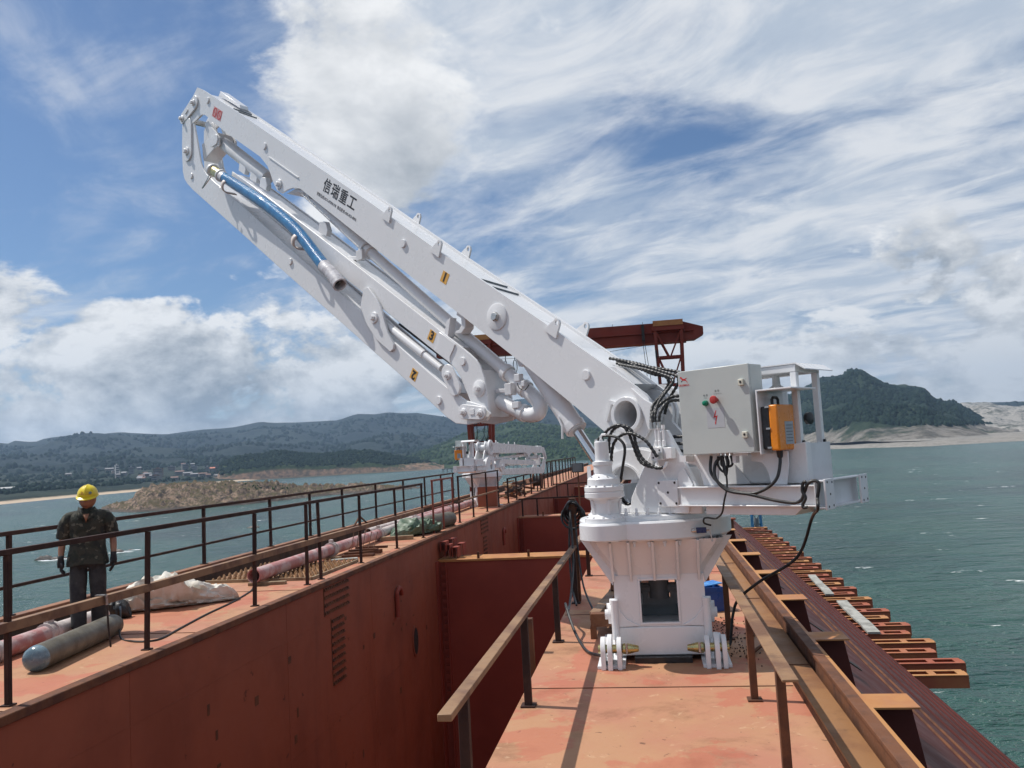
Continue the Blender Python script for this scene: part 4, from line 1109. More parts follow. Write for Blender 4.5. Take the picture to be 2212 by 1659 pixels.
def offset_in(poly, d):
    """shrink an outline a little toward its inside"""
    n_ = len(poly); out = []
    area = sum(poly[i][0] * poly[(i + 1) % n_][1] - poly[(i + 1) % n_][0] * poly[i][1] for i in range(n_))
    sg = 1 if area > 0 else -1
    for i in range(n_):
        p0 = Vector(poly[i - 1]); p1 = Vector(poly[i]); p2 = Vector(poly[(i + 1) % n_])
        e1 = (p1 - p0).normalized(); e2 = (p2 - p1).normalized()
        nn = Vector((-(e1.y + e2.y), e1.x + e2.x)) * sg
        if nn.length < 1e-6: nn = Vector((-e1.y, e1.x)) * sg
        nn.normalize()
        c = max(0.4, nn.dot(Vector((-e1.y, e1.x)) * sg))
        q = p1 + nn * d / c
        out.append((q.x, q.y))
    return out

def plate_hole(mb_, poly, hole, d0, d1):
    """plate with a round or oval opening; outline and hole are both lists of points"""
    # bridge the hole to the nearest outline vertex
    bi = min(((i, j) for i in range(len(poly)) for j in range(len(hole))), key=lambda q: (Vector(poly[q[0]]) - Vector(hole[q[1]])).length)
    i, j = bi
    def area(p): return sum(p[k][0] * p[(k + 1) % len(p)][1] - p[(k + 1) % len(p)][0] * p[k][1] for k in range(len(p)))
    h = hole[j:] + hole[:j]
    if area(poly) * area(h) > 0:
        h = [h[0]] + h[:0:-1]
    full = poly[:i + 1] + h + [h[0]] + poly[i:]
    n_ = len(full)
    v = [F3(a, b, d0) for a, b in full] + [F3(a, b, d1) for a, b in full]
    f = [tuple(range(n_ - 1, -1, -1)), tuple(range(n_, 2 * n_))]
    mb_.add(v, f)
    for loop in (poly, h):
        k_ = len(loop)
        v = [F3(a, b, d0) for a, b in loop] + [F3(a, b, d1) for a, b in loop]
        mb_.add(v, [(q, (q + 1) % k_, k_ + (q + 1) % k_, k_ + q) for q in range(k_)])

def boss(parent, s, z, n0, r, h=0.02, bolt=0.0, mat=None, name='boss'):
    o = MB().lathe([(r, 0), (r, h * 0.7), (r * 0.9, h)], (s, n0, z), 24, ax=(0, 1, 0)).build(name, mat or WHITE, parent)
    if bolt:
        MB().lathe([(bolt, 0), (bolt, 0.035), (bolt * 0.8, 0.042)], (s, n0 + h, z), 6, ax=(0, 1, 0)).build('bolt', STEEL if bolt > 0.045 else WHITE, parent)
    return o

def dogbone(parent, pts, r, n0, n1, name='link_plate', mat=None):
    """flat plate with round ends round two or more pins"""
    (s0, z0), (s1, z1) = pts[0], pts[-1]
    a = degrees(atan2(z1 - z0, s1 - s0))
    r0, r1 = (r if isinstance(r, tuple) else (r, r))
    poly = arc(s1, z1, r1, a - 90, a + 90, 10) + arc(s0, z0, r0, a + 90, a + 270, 10)
    return MB().prism(poly, n0, n1, F3).build(name, mat or WHITE, parent, bevel=0.006)

# ---------------- first boom section
b1_plate = [(8.73, 8.52), (8.52, 8.40), (7.46, 7.69), (5.49, 6.33), (3.91, 5.235), (2.73, 4.40), (1.83, 3.78), (0.99, 3.20), (0.39, 2.78), (-0.05, 2.47)]
b1_plate += [(-0.18, 2.36), (-0.225, 2.24), (-0.20, 2.10), (-0.12, 1.99), (0.02, 1.93), (0.16, 1.94), (0.34, 2.06)]
b1_plate += [(0.71, 2.35), (1.26, 2.76), (2.13, 3.39), (3.62, 4.45), (5.35, 5.71), (5.58, 5.88), (5.78, 5.95), (5.95, 5.965), (6.11, 5.955), (6.22, 6.03), (6.33, 6.19), (6.40, 6.34), (6.48, 6.48), (6.68, 6.68), (7.83, 7.46), (8.35, 7.86), (8.48, 7.95), (8.60, 7.99), (8.75, 7.97), (8.91, 7.95), (9.08, 7.94), (9.25, 8.0), (9.31, 8.10), (9.27, 8.19), (8.90, 8.42)]
b1_hole = [(0.05 + 0.132 * cos(i * pi / 14), 2.21 + 0.132 * sin(i * pi / 14)) for i in range(28)]
sec1 = MB()
for n0, n1 in ((0.188, 0.22), (-0.22, -0.188)):
    plate_hole(sec1, b1_plate, b1_hole, n0, n1)
core = [(8.45, 8.325), (7.46, 7.66), (5.49, 6.30), (3.91, 5.205), (2.73, 4.37), (1.83, 3.75), (0.99, 3.17), (0.52, 2.84), (0.36, 2.60), (0.45, 2.22), (0.73, 2.385), (1.27, 2.79), (2.14, 3.42), (3.63, 4.48), (5.36, 5.74), (6.70, 6.72), (7.84, 7.49), (8.30, 7.84)]
sec1.prism(core, -0.187, 0.187, F3)
sec1 = sec1.build('boom_section', WHITE, crane, bevel=0.006)
sec1['label'] = 'upper main boom section with black lettering'
# recessed hollow pin at the foot
MB().ring((0.05, 0.19, 2.21), (0.05, 0.275, 2.21), 0.172, 0.131, 36).build('pivot_collar', WHITE, sec1, bevel=0.005)
MB().ring((0.05, -0.29, 2.21), (0.05, 0.186, 2.21), 0.150, 0.128, 36).build('pivot_tube', WHITE_WORN, sec1)
MB().cyl((0.05, -0.27, 2.21), (0.05, -0.265, 2.21), 0.127, n=28).build('pivot_disc', GREY_STEEL, sec1)
MB().ring((0.05, -0.29, 2.21), (0.05, -0.22, 2.21), 0.19, 0.131, 30).build('pivot_collar', WHITE, sec1)
for s, z in ((8.34, 8.15), (6.53, 6.80), (3.29, 4.57), (0.53, 2.64)):
    boss(sec1, s, z, 0.2205, 0.052, 0.022)
boss(sec1, 1.73, 3.41, 0.2205, 0.15, 0.018, bolt=0.052, name='pivot_boss')
# cheek frame by the pivot
MB().prism([(-0.02, 2.46), (-0.16, 2.34), (-0.31, 2.255), (-0.335, 2.22), (-0.30, 2.17), (-0.205, 2.05), (-0.18, 2.055), (-0.115, 2.26), (-0.06, 2.37)], 0.2205, 0.255, F3).build('pivot_cheek', WHITE, sec1, bevel=0.006)
MB().cyl((-0.268, 0.256, 2.222), (-0.268, 0.262, 2.222), 0.028, n=16).build('cheek_hole', GREY_STEEL, sec1)
MB().bar((0.245, 0.235, 2.33), (0.305, 0.235, 2.17), 0.028, 0.03, up=(0, 1, 0)).build('weld_stop', WHITE, sec1)
MB().prism([(0.16, 2.34), (0.26, 2.37), (0.25, 2.33), (0.17, 2.31)], 0.2205, 0.25, F3).build('weld_stop', WHITE, sec1)
# lifting lugs: three on the near side, two seen on the far side
def lug(parent, s, z, n0, n1, name='lifting_lug'):
    u = Vector((-0.82, -0.572)); v = Vector((-0.42, 0.90))
    base = Vector((s, z))
    outl = [(-0.105, -0.02), (0.085, -0.02), (0.085, 0.06)] + [(0.04 + 0.045 * cos(radians(a)), 0.125 + 0.045 * sin(radians(a))) for a in range(0, 181, 20)] + [(-0.03, 0.10)]
    poly = [tuple(base + u * a + v * b) for a, b in outl]
    hole = [tuple(base + u * (0.04 + 0.023 * cos(a * pi / 8)) + v * (0.125 + 0.026 * sin(a * pi / 8))) for a in range(16)]
    m = MB(); plate_hole(m, poly, hole, n0, n1)
    return m.build(name, WHITE, parent, bevel=0.003)
for s, z in ((3.60, 4.955), (2.69, 4.325), (0.945, 3.12)):
    lug(sec1, s, z, 0.2205, 0.245)
    lug(sec1, s, z, -0.245, -0.2205)
# slats across the top plate
for s in (1.96, 1.79):
    z = 3.75 + (s - 1.83) * 0.69
    MB().bar((s - 0.05, -0.15, z + 0.008 - 0.035), (s + 0.06, 0.16, z + 0.008 + 0.041), 0.026, 0.014).build('top_slat', GREY_STEEL, sec1)
for k in range(2):
    s = 7.45 + 0.16 * k
    z = 7.66 + (s - 7.46) * 0.69
    MB().bar((s - 0.05, -0.15, z - 0.028), (s + 0.06, 0.12, z + 0.046), 0.026, 0.014).build('top_slat', GREY_STEEL, sec1)
MB().prism([(8.42, 8.34), (7.70, 7.86), (7.72, 7.93), (8.38, 8.40)], -0.17, -0.02, F3).build('top_cover', WHITE, sec1, bevel=0.006)
MB().prism([(0.62, 2.93), (0.36, 2.72), (0.20, 2.68), (-0.02, 2.50), (0.12, 2.42), (0.36, 2.61)], -0.186, 0.186, F3).build('end_web', WHITE_WORN, sec1)
# grey panel print: lettering, numbers and signs
UB = Vector((-0.823, 0, -0.568)); VB = Vector((-0.568, 0, 0.823)) * 1.0
UBw = Vector((-0.83, 0, -0.558)).normalized(); VBw = Vector((-0.558, 0, 0.83))
cc = Vector((4.625, 0.2203, 5.535))
for k, ch in enumerate('信瑞重工'):
    text_part('lettering', ch, 0.205, cc + UBw * (0.225 * (k - 1.5)), UBw, VBw, INK, sec1, bold=0.0035)
text_part('small_lettering', '销售热线:0573-87896198  售后服务:400-853-8896', 0.052, Vector((4.71, 0.2203, 5.40)), UBw, VBw, INK_FADED, sec1, bold=0.001)
def number_plate(parent, ch, s, z, n0, flip=False):
    u, v = (UBw, VBw) if not flip else (-UBw, -VBw)
    m = MB()
    c = Vector((s, n0, z))
    q = [c + UBw * a + VBw * b for a, b in ((-0.062, -0.066), (0.062, -0.066), (0.062, 0.066), (-0.062, 0.066))]
    m.add([tuple(p) for p in q] + [tuple(p + Vector((0, 0.002, 0))) for p in q], [(3, 2, 1, 0), (4, 5, 6, 7), (0, 1, 5, 4), (1, 2, 6, 5), (2, 3, 7, 6), (3, 0, 4, 7)])
    m.build('number_plate', PLATE_YELLOW, parent)
    text_part('numeral', ch, 0.150, c + Vector((0, 0.002, 0)), u, v, INK, parent, bold=0.006)
number_plate(sec1, '1', 2.56, 4.005, 0.2203)
for k in range(2):
    c = Vector((8.105 - 0.15 * k, 0.2203, 7.865 - 0.10 * k))
    q = [c + UBw * a + VBw * b for a, b in ((-0.085, -0.085), (0.085, -0.085), (0.085, 0.085), (-0.085, 0.085))]
    MB().add([tuple(p) for p in q] + [tuple(p + Vector((0, 0.0015, 0))) for p in q], [(3, 2, 1, 0), (4, 5, 6, 7), (0, 1, 5, 4), (1, 2, 6, 5), (2, 3, 7, 6), (3, 0, 4, 7)]).build('sign_sticker', PINK_INK, sec1)
    m = MB(); m.ring(c + Vector((0, 0.002, 0)), c + Vector((0, 0.0035, 0)), 0.075, 0.058, 24)
    m.bar(c + Vector((0, 0.003, 0)) - UBw * 0.05 + VBw * 0.03, c + Vector((0, 0.003, 0)) + UBw * 0.05 - VBw * 0.03, 0.012, 0.001, up=(0, 1, 0))
    m.build('sign_ring', RED_INK, sec1)
# doubler rib on the bulge
MB().bar((6.42, 0.226, 6.60), (5.62, 0.226, 6.055), 0.014, 0.016, up=(0, 1, 0)).build('rib', WHITE, sec1)
boss(sec1, 6.15, 6.10, 0.2205, 0.075, 0.02, bolt=0.04, name='pin_boss')
m = MB(); m.prism([(6.02, 5.93), (5.80, 5.90), (5.55, 5.83), (5.42, 5.70), (5.52, 5.86), (5.80, 5.94)], -0.18, 0.18, F3)
m.build('bulge_floor', WHITE_WORN, sec1)

# ---------------- second section (lowest, number upside down)
b2_out = [(9.36, 8.04), (9.39, 7.60), (9.38, 7.21), (9.32, 7.06), (9.21, 6.94), (9.0, 6.775), (7.21, 5.535), (6.26, 4.87), (4.95, 3.97), (4.0, 3.31), (3.59, 3.03), (3.01, 2.63), (2.64, 2.365), (2.50, 2.29), (2.30, 2.262), (1.99, 2.285), (1.92, 2.36)]
b2_in = [(2.03, 2.455), (2.31, 2.54), (2.57, 2.68), (2.91, 2.91), (3.65, 3.435), (4.28, 3.90), (4.68, 4.19), (5.46, 4.745), (6.60, 5.56), (7.32, 6.08), (8.19, 6.69), (8.50, 6.93), (8.62, 7.06), (8.69, 7.20), (8.80, 7.60), (8.91, 7.96), (9.02, 8.10), (9.25, 8.13)]
sec2 = MB()
b2 = b2_out + b2_in
for n0, n1 in ((0.185, 0.215), (-0.215, -0.185)):
    sec2.prism(b2, n0, n1, F3)
c2 = [(9.0, 6.81), (7.21, 5.57), (4.95, 4.0), (3.59, 3.06), (2.64, 2.42), (2.57, 2.65), (3.65, 3.405), (4.28, 3.87), (5.46, 4.715), (7.32, 6.05), (8.19, 6.66), (8.60, 7.0)]
sec2.prism(c2, -0.184, 0.184, F3)
sec2 = sec2.build('boom_section', WHITE, crane, bevel=0.006)
sec2['label'] = 'lower outer boom section with the upside-down number'
for s, z in ((9.03, 7.03), (2.77, 2.58), (5.92, 4.88)):
    boss(sec2, s, z, 0.2155, 0.05, 0.02)
number_plate(sec2, '2', 3.215, 2.93, 0.2153, flip=True)
MB().prism([(4.12, 4.15), (4.03, 4.16), (3.89, 4.01), (3.78, 3.86), (3.72, 3.68), (3.65, 3.50), (3.54, 3.345), (3.56, 3.285), (3.62, 3.26), (3.89, 3.45), (4.07, 3.66), (4.21, 3.88), (4.18, 4.0)], 0.217, 0.25, F3).build('cylinder_bracket', WHITE, sec2, bevel=0.006)
boss(sec2, 3.91, 3.735, 0.2505, 0.075, 0.02, bolt=0.035, name='pin_boss')
MB().prism([(4.17, 4.02), (3.92, 3.86), (3.90, 3.96), (4.10, 4.10)], 0.1, 0.216, F3).build('bracket_web', WHITE, sec2)
# head links to the first section
dogbone(sec2, [(8.82, 8.27), (9.27, 8.14)], (0.125, 0.10), 0.2225, 0.25)
for s, z in ((8.82, 8.27), (9.27, 8.13)):
    boss(sec2, s, z, 0.2505, 0.055, 0.02, bolt=0.032, name='pin_boss')
m = MB(); plate = dogbone(sec2, [(9.05, 8.215), (9.13, 8.185)], 0.02, 0.2505, 0.262, 'slot_frame')
dogbone(sec2, [(9.10, 7.95), (9.13, 7.48)], (0.14, 0.155), 0.2165, 0.243)
boss(sec2, 9.13, 7.50, 0.2435, 0.075, 0.02, bolt=0.045, name='pin_boss')
m = MB()
m.cyl((8.82, -0.24, 8.27), (8.82, 0.22, 8.27), 0.05, n=16).cyl((9.27, -0.24, 8.13), (9.27, 0.22, 8.13), 0.05, n=16)
m.build('pin', STEEL, sec2)
dogbone(sec2, [(8.82, 8.27), (9.27, 8.14)], (0.125, 0.10), -0.25, -0.2225)
# rocker arm and small head cylinder
m = MB(); m.prism([(8.80, 7.55), (8.76, 7.24), (8.25, 7.36), (8.16, 7.46), (8.22, 7.58), (8.36, 7.60)], -0.13, 0.13, F3)
m.build('rocker_arm', WHITE, crane, bevel=0.01)
MB().prism([(8.62, 7.85), (8.50, 7.86), (8.10, 7.45), (8.12, 7.32), (8.30, 7.32), (8.42, 7.46)], 0.132, 0.16, F3).build('rocker_plate', WHITE, crane, bevel=0.006)
MB().prism([(8.62, 7.85), (8.50, 7.86), (8.10, 7.45), (8.12, 7.32), (8.30, 7.32), (8.42, 7.46)], -0.16, -0.132, F3).build('rocker_plate', WHITE, crane, bevel=0.006)
dogbone(crane, [(8.33, 7.44), (8.22, 7.44)], 0.09, 0.161, 0.18, 'keeper_plate')
MB().lathe([(0.05, 0.0), (0.11, 0.03), (0.11, 1.65), (0.10, 1.72)], (8.26, 0, 7.43), 24, ax=(-0.815, 0, -0.58)).build('head_cylinder', WHITE_WORN, crane)

# ---------------- third section, folded between
b3_up = [(7.62, 6.72), (6.74, 6.15), (5.73, 5.47), (4.89, 4.895), (3.65, 4.045), (2.71, 3.40), (2.45, 3.225), (2.23, 3.07), (2.13, 2.99), (2.06, 2.90), (2.00, 2.76), (1.97, 2.56), (1.95, 2.34)]
b3_lo = [(2.10, 2.33), (2.22, 2.46), (2.29, 2.60), (2.40, 2.82), (2.49, 2.93), (2.59, 3.01), (2.82, 3.165), (3.79, 3.83), (4.74, 4.49), (5.73, 5.17), (6.74, 5.86), (7.70, 6.50)]
sec3 = MB()
b3 = b3_up + b3_lo
for n0, n1 in ((0.172, 0.20), (-0.20, -0.172)):
    sec3.prism(b3, n0, n1, F3)
c3 = [(7.55, 6.66), (6.74, 6.13), (5.73, 5.45), (4.89, 4.875), (3.65, 4.025), (2.71, 3.38), (2.40, 3.17), (2.52, 2.99), (2.82, 3.19), (3.79, 3.85), (4.74, 4.51), (5.73, 5.19), (6.74, 5.88), (7.60, 6.47)]
sec3.prism(c3, -0.171, 0.171, F3)
sec3 = sec3.build('boom_section', WHITE, crane, bevel=0.006)
sec3['label'] = 'inner boom section folded between the other two'
boss(sec3, 2.34, 2.99, 0.2005, 0.05, 0.02)
number_plate(sec3, '3', 2.865, 3.355, 0.2003)
MB().prism([(2.72, 3.385), (2.62, 3.325), (2.45, 3.20), (2.49, 3.14), (2.55, 3.07), (2.55, 3.0), (2.82, 3.175), (2.74, 3.24)], 0.2005, 0.214, F3).build('joint_doubler', WHITE, sec3, bevel=0.004)
MB().prism([(2.05, 2.86), (2.00, 2.70), (1.98, 2.45), (2.02, 2.33), (2.08, 2.33), (2.08, 2.72)], -0.171, 0.171, F3).build('end_web', WHITE_WORN, sec3)
boss(sec3, 2.09, 2.655, 0.2005, 0.095, 0.02, bolt=0.032, name='pin_boss')
dogbone(sec3, [(2.30, 2.41), (2.02, 2.375)], (0.085, 0.075), 0.245, 0.275, 'joint_plate')
dogbone(sec3, [(2.30, 2.41), (2.02, 2.375)], (0.085, 0.075), -0.275, -0.245, 'joint_plate')
for s, z in ((2.29, 2.405), (2.02, 2.375)):
    boss(sec3, s, z, 0.2755, 0.045, 0.016, bolt=0.028, name='pin_boss')
m = MB(); m.box(2.115, 2.185, 0.2755, 0.283, 2.365, 2.43)
m.build('keeper_plate', WHITE, sec3, bevel=0.003)
dogbone(crane, [(2.57, 2.885), (2.46, 2.70)], (0.098, 0.098), 0.217, 0.25, 'rocker_plate')
dogbone(crane, [(2.57, 2.885), (2.46, 2.70)], (0.098, 0.098), -0.25, -0.217, 'rocker_plate')
boss(crane, 2.555, 2.85, 0.2505, 0.05, 0.02, bolt=0.024, name='pin_boss')
MB().lathe([(0.03, 0), (0.055, 0.01), (0.055, 0.95), (0.042, 0.955), (0.042, 1.32)], (3.88, 0.145, 3.69), 20, ax=(-0.834, 0, -0.552)).build('fold_cylinder', WHITE, crane)
MB().tube([(3.7, 0.02, 3.64), (3.4, 0.02, 3.44), (3.0, 0.02, 3.18), (2.72, 0.02, 3.0)], 0.014, 6).build('fold_hose', RUBBER, crane)
# fittings on the back of the third section near the head
for s in (7.5, 7.15, 6.85, 5.25):
    z = 6.66 + (s - 7.55) * 0.678
    MB().prism([(s - 0.09, z), (s + 0.10, z + 0.12), (s + 0.06, z + 0.26), (s - 0.08, z + 0.22), (s - 0.14, z + 0.08)], 0.02, 0.10, F3).build('pipe_clip', WHITE_WORN, sec3, bevel=0.01)

# ---------------- delivery pipe and elbows
m = MB()
m.tube([(6.6, -0.02, 6.55), (5.65, -0.02, 5.80), (4.40, -0.02, 4.79), (2.73, -0.02, 3.485), (1.72, -0.02, 2.71), (1.56, -0.02, 2.58)], 0.073, 20)
m.build('delivery_pipe', WHITE, crane)
m = MB()
m.tube([(1.575, -0.02, 2.59), (1.50, -0.02, 2.53), (1.42, -0.02, 2.46), (1.375, -0.01, 2.40), (1.40, 0.0, 2.335), (1.47, 0.0, 2.315), (1.56, 0.0, 2.325), (1.75, 0.0, 2.395), (1.98, 0.0, 2.505)], 0.083, 20, smooth_n=5)
m.build('pipe_elbow', WHITE, crane)
for p, d in (((1.60, -0.02, 2.612), (-0.8, 0, -0.6)), ((4.40, -0.02, 4.79), (-0.78, 0, -0.62)), ((4.30, -0.02, 4.71), (-0.78, 0, -0.62)), ((1.86, -0.02, 2.815), (-0.8, 0, -0.62)), ((1.62, 0.0, 2.345), (0.93, 0, 0.36))):
    MB().lathe([(0.075, -0.035), (0.098, -0.03), (0.098, 0.03), (0.075, 0.035)], p, 22, ax=d, caps=False).build('pipe_collar', WHITE, crane)
m = MB()
m.bar((4.36, 0.06, 4.62), (4.68, 0.06, 4.70), 0.05, 0.05).box(4.30, 4.44, 0.06, 0.12, 4.60, 4.74)
m.build('pipe_clamp', WHITE_WORN, crane, bevel=0.006)
m = MB()
m.bar((1.72, 0.04, 2.60), (1.98, 0.04, 2.62), 0.05, 0.045).box(1.68, 1.78, 0.03, 0.12, 2.55, 2.68)
m.build('pipe_clamp', WHITE_WORN, crane, bevel=0.006)
MB().box(1.60, 1.70, 0.05, 0.10, 2.40, 2.47).build('pipe_clamp', WHITE_WORN, crane, bevel=0.004)
m = MB()
hk = [(2.44, 3.60), (2.36, 3.56), (2.31, 3.47), (2.32, 3.38), (2.39, 3.325), (2.49, 3.335), (2.50, 3.365), (2.43, 3.37), (2.38, 3.42), (2.38, 3.50), (2.46, 3.55)]
m.prism(hk, 0.02, 0.16, F3)
m.build('pipe_hook', WHITE, crane, bevel=0.006)
MB().prism([(2.53, 3.53), (2.60, 3.50), (2.66, 3.34), (2.59, 3.31)], 0.09, 0.19, F3).build('pipe_cradle', WHITE, crane, bevel=0.004)

# ---------------- main lift cylinder
a0, a1 = Vector((0.885, 0, 2.115)), Vector((1.52, 0, 2.985))
ax_ = (a1 - a0).normalized()
MB().lathe([(0.07, 0), (0.118, 0.004), (0.122, 0.07), (0.108, 0.075), (0.108, 1.20)], a0, 32, ax=ax_).build('lift_cylinder', WHITE, crane)
MB().cyl(a0 + ax_ * -0.012, a0 + ax_ * 0.004, 0.10, n=28).build('cylinder_gland', WHITE_WORN, crane)
MB().cyl(a0 - ax_ * 1.0, a0 + ax_ * 0.002, 0.054, n=24).build('lift_rod', CHROME, crane)
MB().prism([(1.40, 2.97), (1.64, 3.12), (1.52, 2.84), (1.42, 2.86)], -0.14, 0.14, F3).build('cylinder_clevis', WHITE_WORN, crane)
m = MB()
m.tube([(0.98, 0.12, 2.03), (0.97, 0.125, 2.16), (1.02, 0.12, 2.26)], 0.012, 8)
m.build('cylinder_line', WHITE, crane)
m = MB(); m.box(1.50, 1.58, 0.10, 0.17, 2.68, 2.76).box(1.44, 1.50, 0.11, 0.16, 2.62, 2.68)
m.build('limit_switch', WHITE_WORN, crane, bevel=0.006)
MB().tube([(1.53, 0.17, 2.66), (1.49, 0.18, 2.60), (1.42, 0.17, 2.58), (1.39, 0.14, 2.63)], 0.006, 6, smooth_n=4).build('limit_wire', RUBBER, crane)

# ---------------- turret
tp = [(0.46, 1.305), (0.45, 1.55), (0.40, 1.74), (0.30, 1.83), (0.10, 1.88), (-0.12, 1.88), (-0.30, 1.84), (-0.50, 1.70), (-0.60, 1.50), (-0.62, 1.305)]
for n0, n1 in ((0.140, 0.18), (-0.18, -0.140)):
    m = MB(); plate_hole(m, [(0.42, 1.60), (0.36, 1.95), (0.31, 2.10)] + arc(0.05, 2.21, 0.25, -15, 200, 16) + [(-0.30, 2.0), (-0.48, 1.72), (-0.50, 1.60)], [(0.05 + 0.153 * cos(i * pi / 12), 2.21 + 0.153 * sin(i * pi / 12)) for i in range(24)], n0, n1)
    m.build('turret_fork', WHITE, crane, bevel=0.006)
MB().prism([(0.42, 1.79), (0.38, 1.76), (0.10, 1.862), (-0.12, 1.862), (-0.30, 1.82), (-0.50, 1.68), (-0.46, 1.74), (-0.28, 1.86), (-0.10, 1.90), (0.10, 1.90)], 0.1815, 0.284, F3).build('turret_shoulder', WHITE, crane)
MB().prism([(0.42, 1.79), (0.38, 1.76), (0.10, 1.862), (-0.12, 1.862), (-0.30, 1.82), (-0.50, 1.68), (-0.46, 1.74), (-0.28, 1.86), (-0.10, 1.90), (0.10, 1.90)], -0.284, -0.1815, F3).build('turret_shoulder', WHITE, crane)
hole = [(0.07 + 0.17 * cos(i * pi / 12), 1.55 + 0.19 * sin(i * pi / 12)) for i in range(24)]
for n0, n1 in ((0.285, 0.32), (-0.32, -0.285)):
    m = MB(); plate_hole(m, tp, hole, n0, n1)
    m.build('turret_plate', WHITE, crane, bevel=0.006)
MB().ring((0.07, 0.32, 1.55), (0.07, 0.34, 1.55), 0.205, 0.185, 30).build('opening_rim', WHITE, crane)
MB().prism([(-0.05, 1.31), (-0.35, 1.31), (-0.30, 1.75), (-0.10, 1.80)], -0.284, -0.24, F3).build('turret_rib', WHITE_WORN, crane)
MB().box(0.30, 0.34, -0.283, 0.283, 1.31, 1.55).build('turret_rib', WHITE_WORN, crane)
MB().box(-0.58, -0.55, -0.283, 0.283, 1.31, 1.70).build('turret_rib', WHITE_WORN, crane)
MB().prism([(0.0, 1.305), (-0.03, 1.45), (-0.16, 1.67), (-0.30, 1.89), (-0.37, 2.03), (-0.46, 2.04), (-0.72, 1.56), (-0.76, 1.45), (-0.76, 1.305)], 0.323, 0.375, F3).build('side_brace', WHITE, crane, bevel=0.008)
MB().prism([(-0.49, 1.31), (-0.64, 1.31), (-0.70, 1.56), (-0.62, 1.70), (-0.56, 1.66)], 0.377, 0.392, F3).build('brace_gusset', WHITE, crane, bevel=0.004)
MB().ring((0.05, -0.36, 2.21), (0.05, -0.292, 2.21), 0.30, 0.19, 36).build('pivot_ring', WHITE, crane)
o = MB().box(-0.555, -0.345, 0.394, 0.412, 1.365, 1.60).build('bolt_plate', WHITE, crane, bevel=0.006)
for s, z in ((-0.365, 1.575), (-0.53, 1.575), (-0.455, 1.49), (-0.37, 1.395), (-0.535, 1.395)):
    MB().cyl((s, 0.4125, z), (s, 0.4145, z), 0.011, n=12).build('bolt_hole', DARK, o)
m = MB(); m.box(-0.455, -0.335, 0.377, 0.46, 1.775, 1.895)
o = m.build('valve_block', WHITE, crane, bevel=0.005)
MB().box(-0.545, -0.457, 0.378, 0.445, 1.785, 1.885).build('valve_body', WHITE, o, bevel=0.005)
for s, z in ((-0.36, 1.865), (-0.43, 1.865), (-0.36, 1.80), (-0.43, 1.80)):
    MB().cyl((s, 0.4605, z), (s, 0.464, z), 0.008, n=10).build('port', DARK, o)
for s in (-0.37, -0.405, -0.45):
    MB().lathe([(0.016, 0), (0.016, 0.05), (0.011, 0.055), (0.011, 0.15), (0.017, 0.155), (0.017, 0.19)], (s, 0.41, 1.896), 10).build('fitting', WHITE, o)
MB().tube([(-0.38, 0.45, 1.78), (-0.40, 0.47, 1.72), (-0.47, 0.47, 1.71), (-0.49, 0.45, 1.76)], 0.013, 8, smooth_n=4).build('fitting', WHITE, o)

# ---------------- slewing ring housing, bearing and bolts
m = MB()
m.lathe([(0.60, 1.075), (0.69, 1.085), (0.705, 1.10), (0.705, 1.235), (0.695, 1.25), (0.62, 1.252)], (0, 0, 0), 64)
ring = m.build('ring_housing', WHITE, crane, angle=30)
mo = W2L @ Vector((-0.425, 7.60, 0))
m = MB(); m.lathe([(0.235, 1.095), (0.245, 1.105), (0.245, 1.232), (0.235, 1.246), (0.2, 1.2495)], mo, 40)
m.build('motor_seat', WHITE, crane, angle=30)
m = MB(); m.lathe([(0.62, 1.2525), (0.62, 1.288), (0.60, 1.30), (0.45, 1.302)], (0, 0, 0), 64)
m.build('bearing', WHITE, crane, angle=30)
bp = MB().lathe([(0.017, 0), (0.017, 0.022), (0.011, 0.024), (0.011, 0.055), (0.008, 0.06)], (0, 0, 0), 8).build('bearing_bolt', WHITE, crane)
bp.location = (0.575, 0, 1.302)
for k in range(1, 36):
    c = bp.copy(); C.objects.link(c); c.parent = crane
    a = k * 2 * pi / 36
    c.location = (0.575 * cos(a), 0.575 * sin(a), 1.302)

# ---------------- slewing motor
prof = [(0.19, 1.2505), (0.19, 1.29), (0.155, 1.31), (0.122, 1.325), (0.120, 1.42), (0.135, 1.45), (0.172, 1.470), (0.178, 1.475), (0.178, 1.515), (0.172, 1.52), (0.172, 1.525), (0.178, 1.53), (0.178, 1.565), (0.172, 1.57), (0.150, 1.578), (0.146, 1.635), (0.138, 1.645), (0.100, 1.668), (0.084, 1.68), (0.084, 1.755), (0.092, 1.76), (0.092, 1.79), (0.07, 1.795), (0.064, 1.80), (0.064, 1.965), (0.058, 1.975)]
m = MB(); m.lathe(prof, mo, 40)
motor = m.build('slewing_motor', WHITE, crane, angle=25)
for rr_, zz, nn_, br_ in ((0.165, 1.571, 14, 0.010), (0.172, 1.291, 12, 0.013), (0.125, 1.647, 10, 0.009), (0.052, 1.976, 6, 0.008)):
    for k in range(nn_):
        a = k * 2 * pi / nn_
        MB().cyl(mo + Vector((rr_ * cos(a), rr_ * sin(a), zz)), mo + Vector((rr_ * cos(a), rr_ * sin(a), zz + 0.014)), br_, n=6).build('bolt', WHITE, motor)
for k in range(5):
    a = k * 2 * pi / 5
    MB().bar(mo + Vector((0.118 * cos(a), 0.118 * sin(a), 1.325)), mo + Vector((0.132 * cos(a), 0.132 * sin(a), 1.45)), 0.03, 0.03).build('rib', WHITE, motor)
tb = MB().bar(mo + (W2L.to_3x3() @ Vector((-0.125, -0.02, 1.64))), mo + (W2L.to_3x3() @ Vector((-0.125, -0.02, 1.755))), 0.03, 0.016).build('lifting_tab', WHITE, motor)

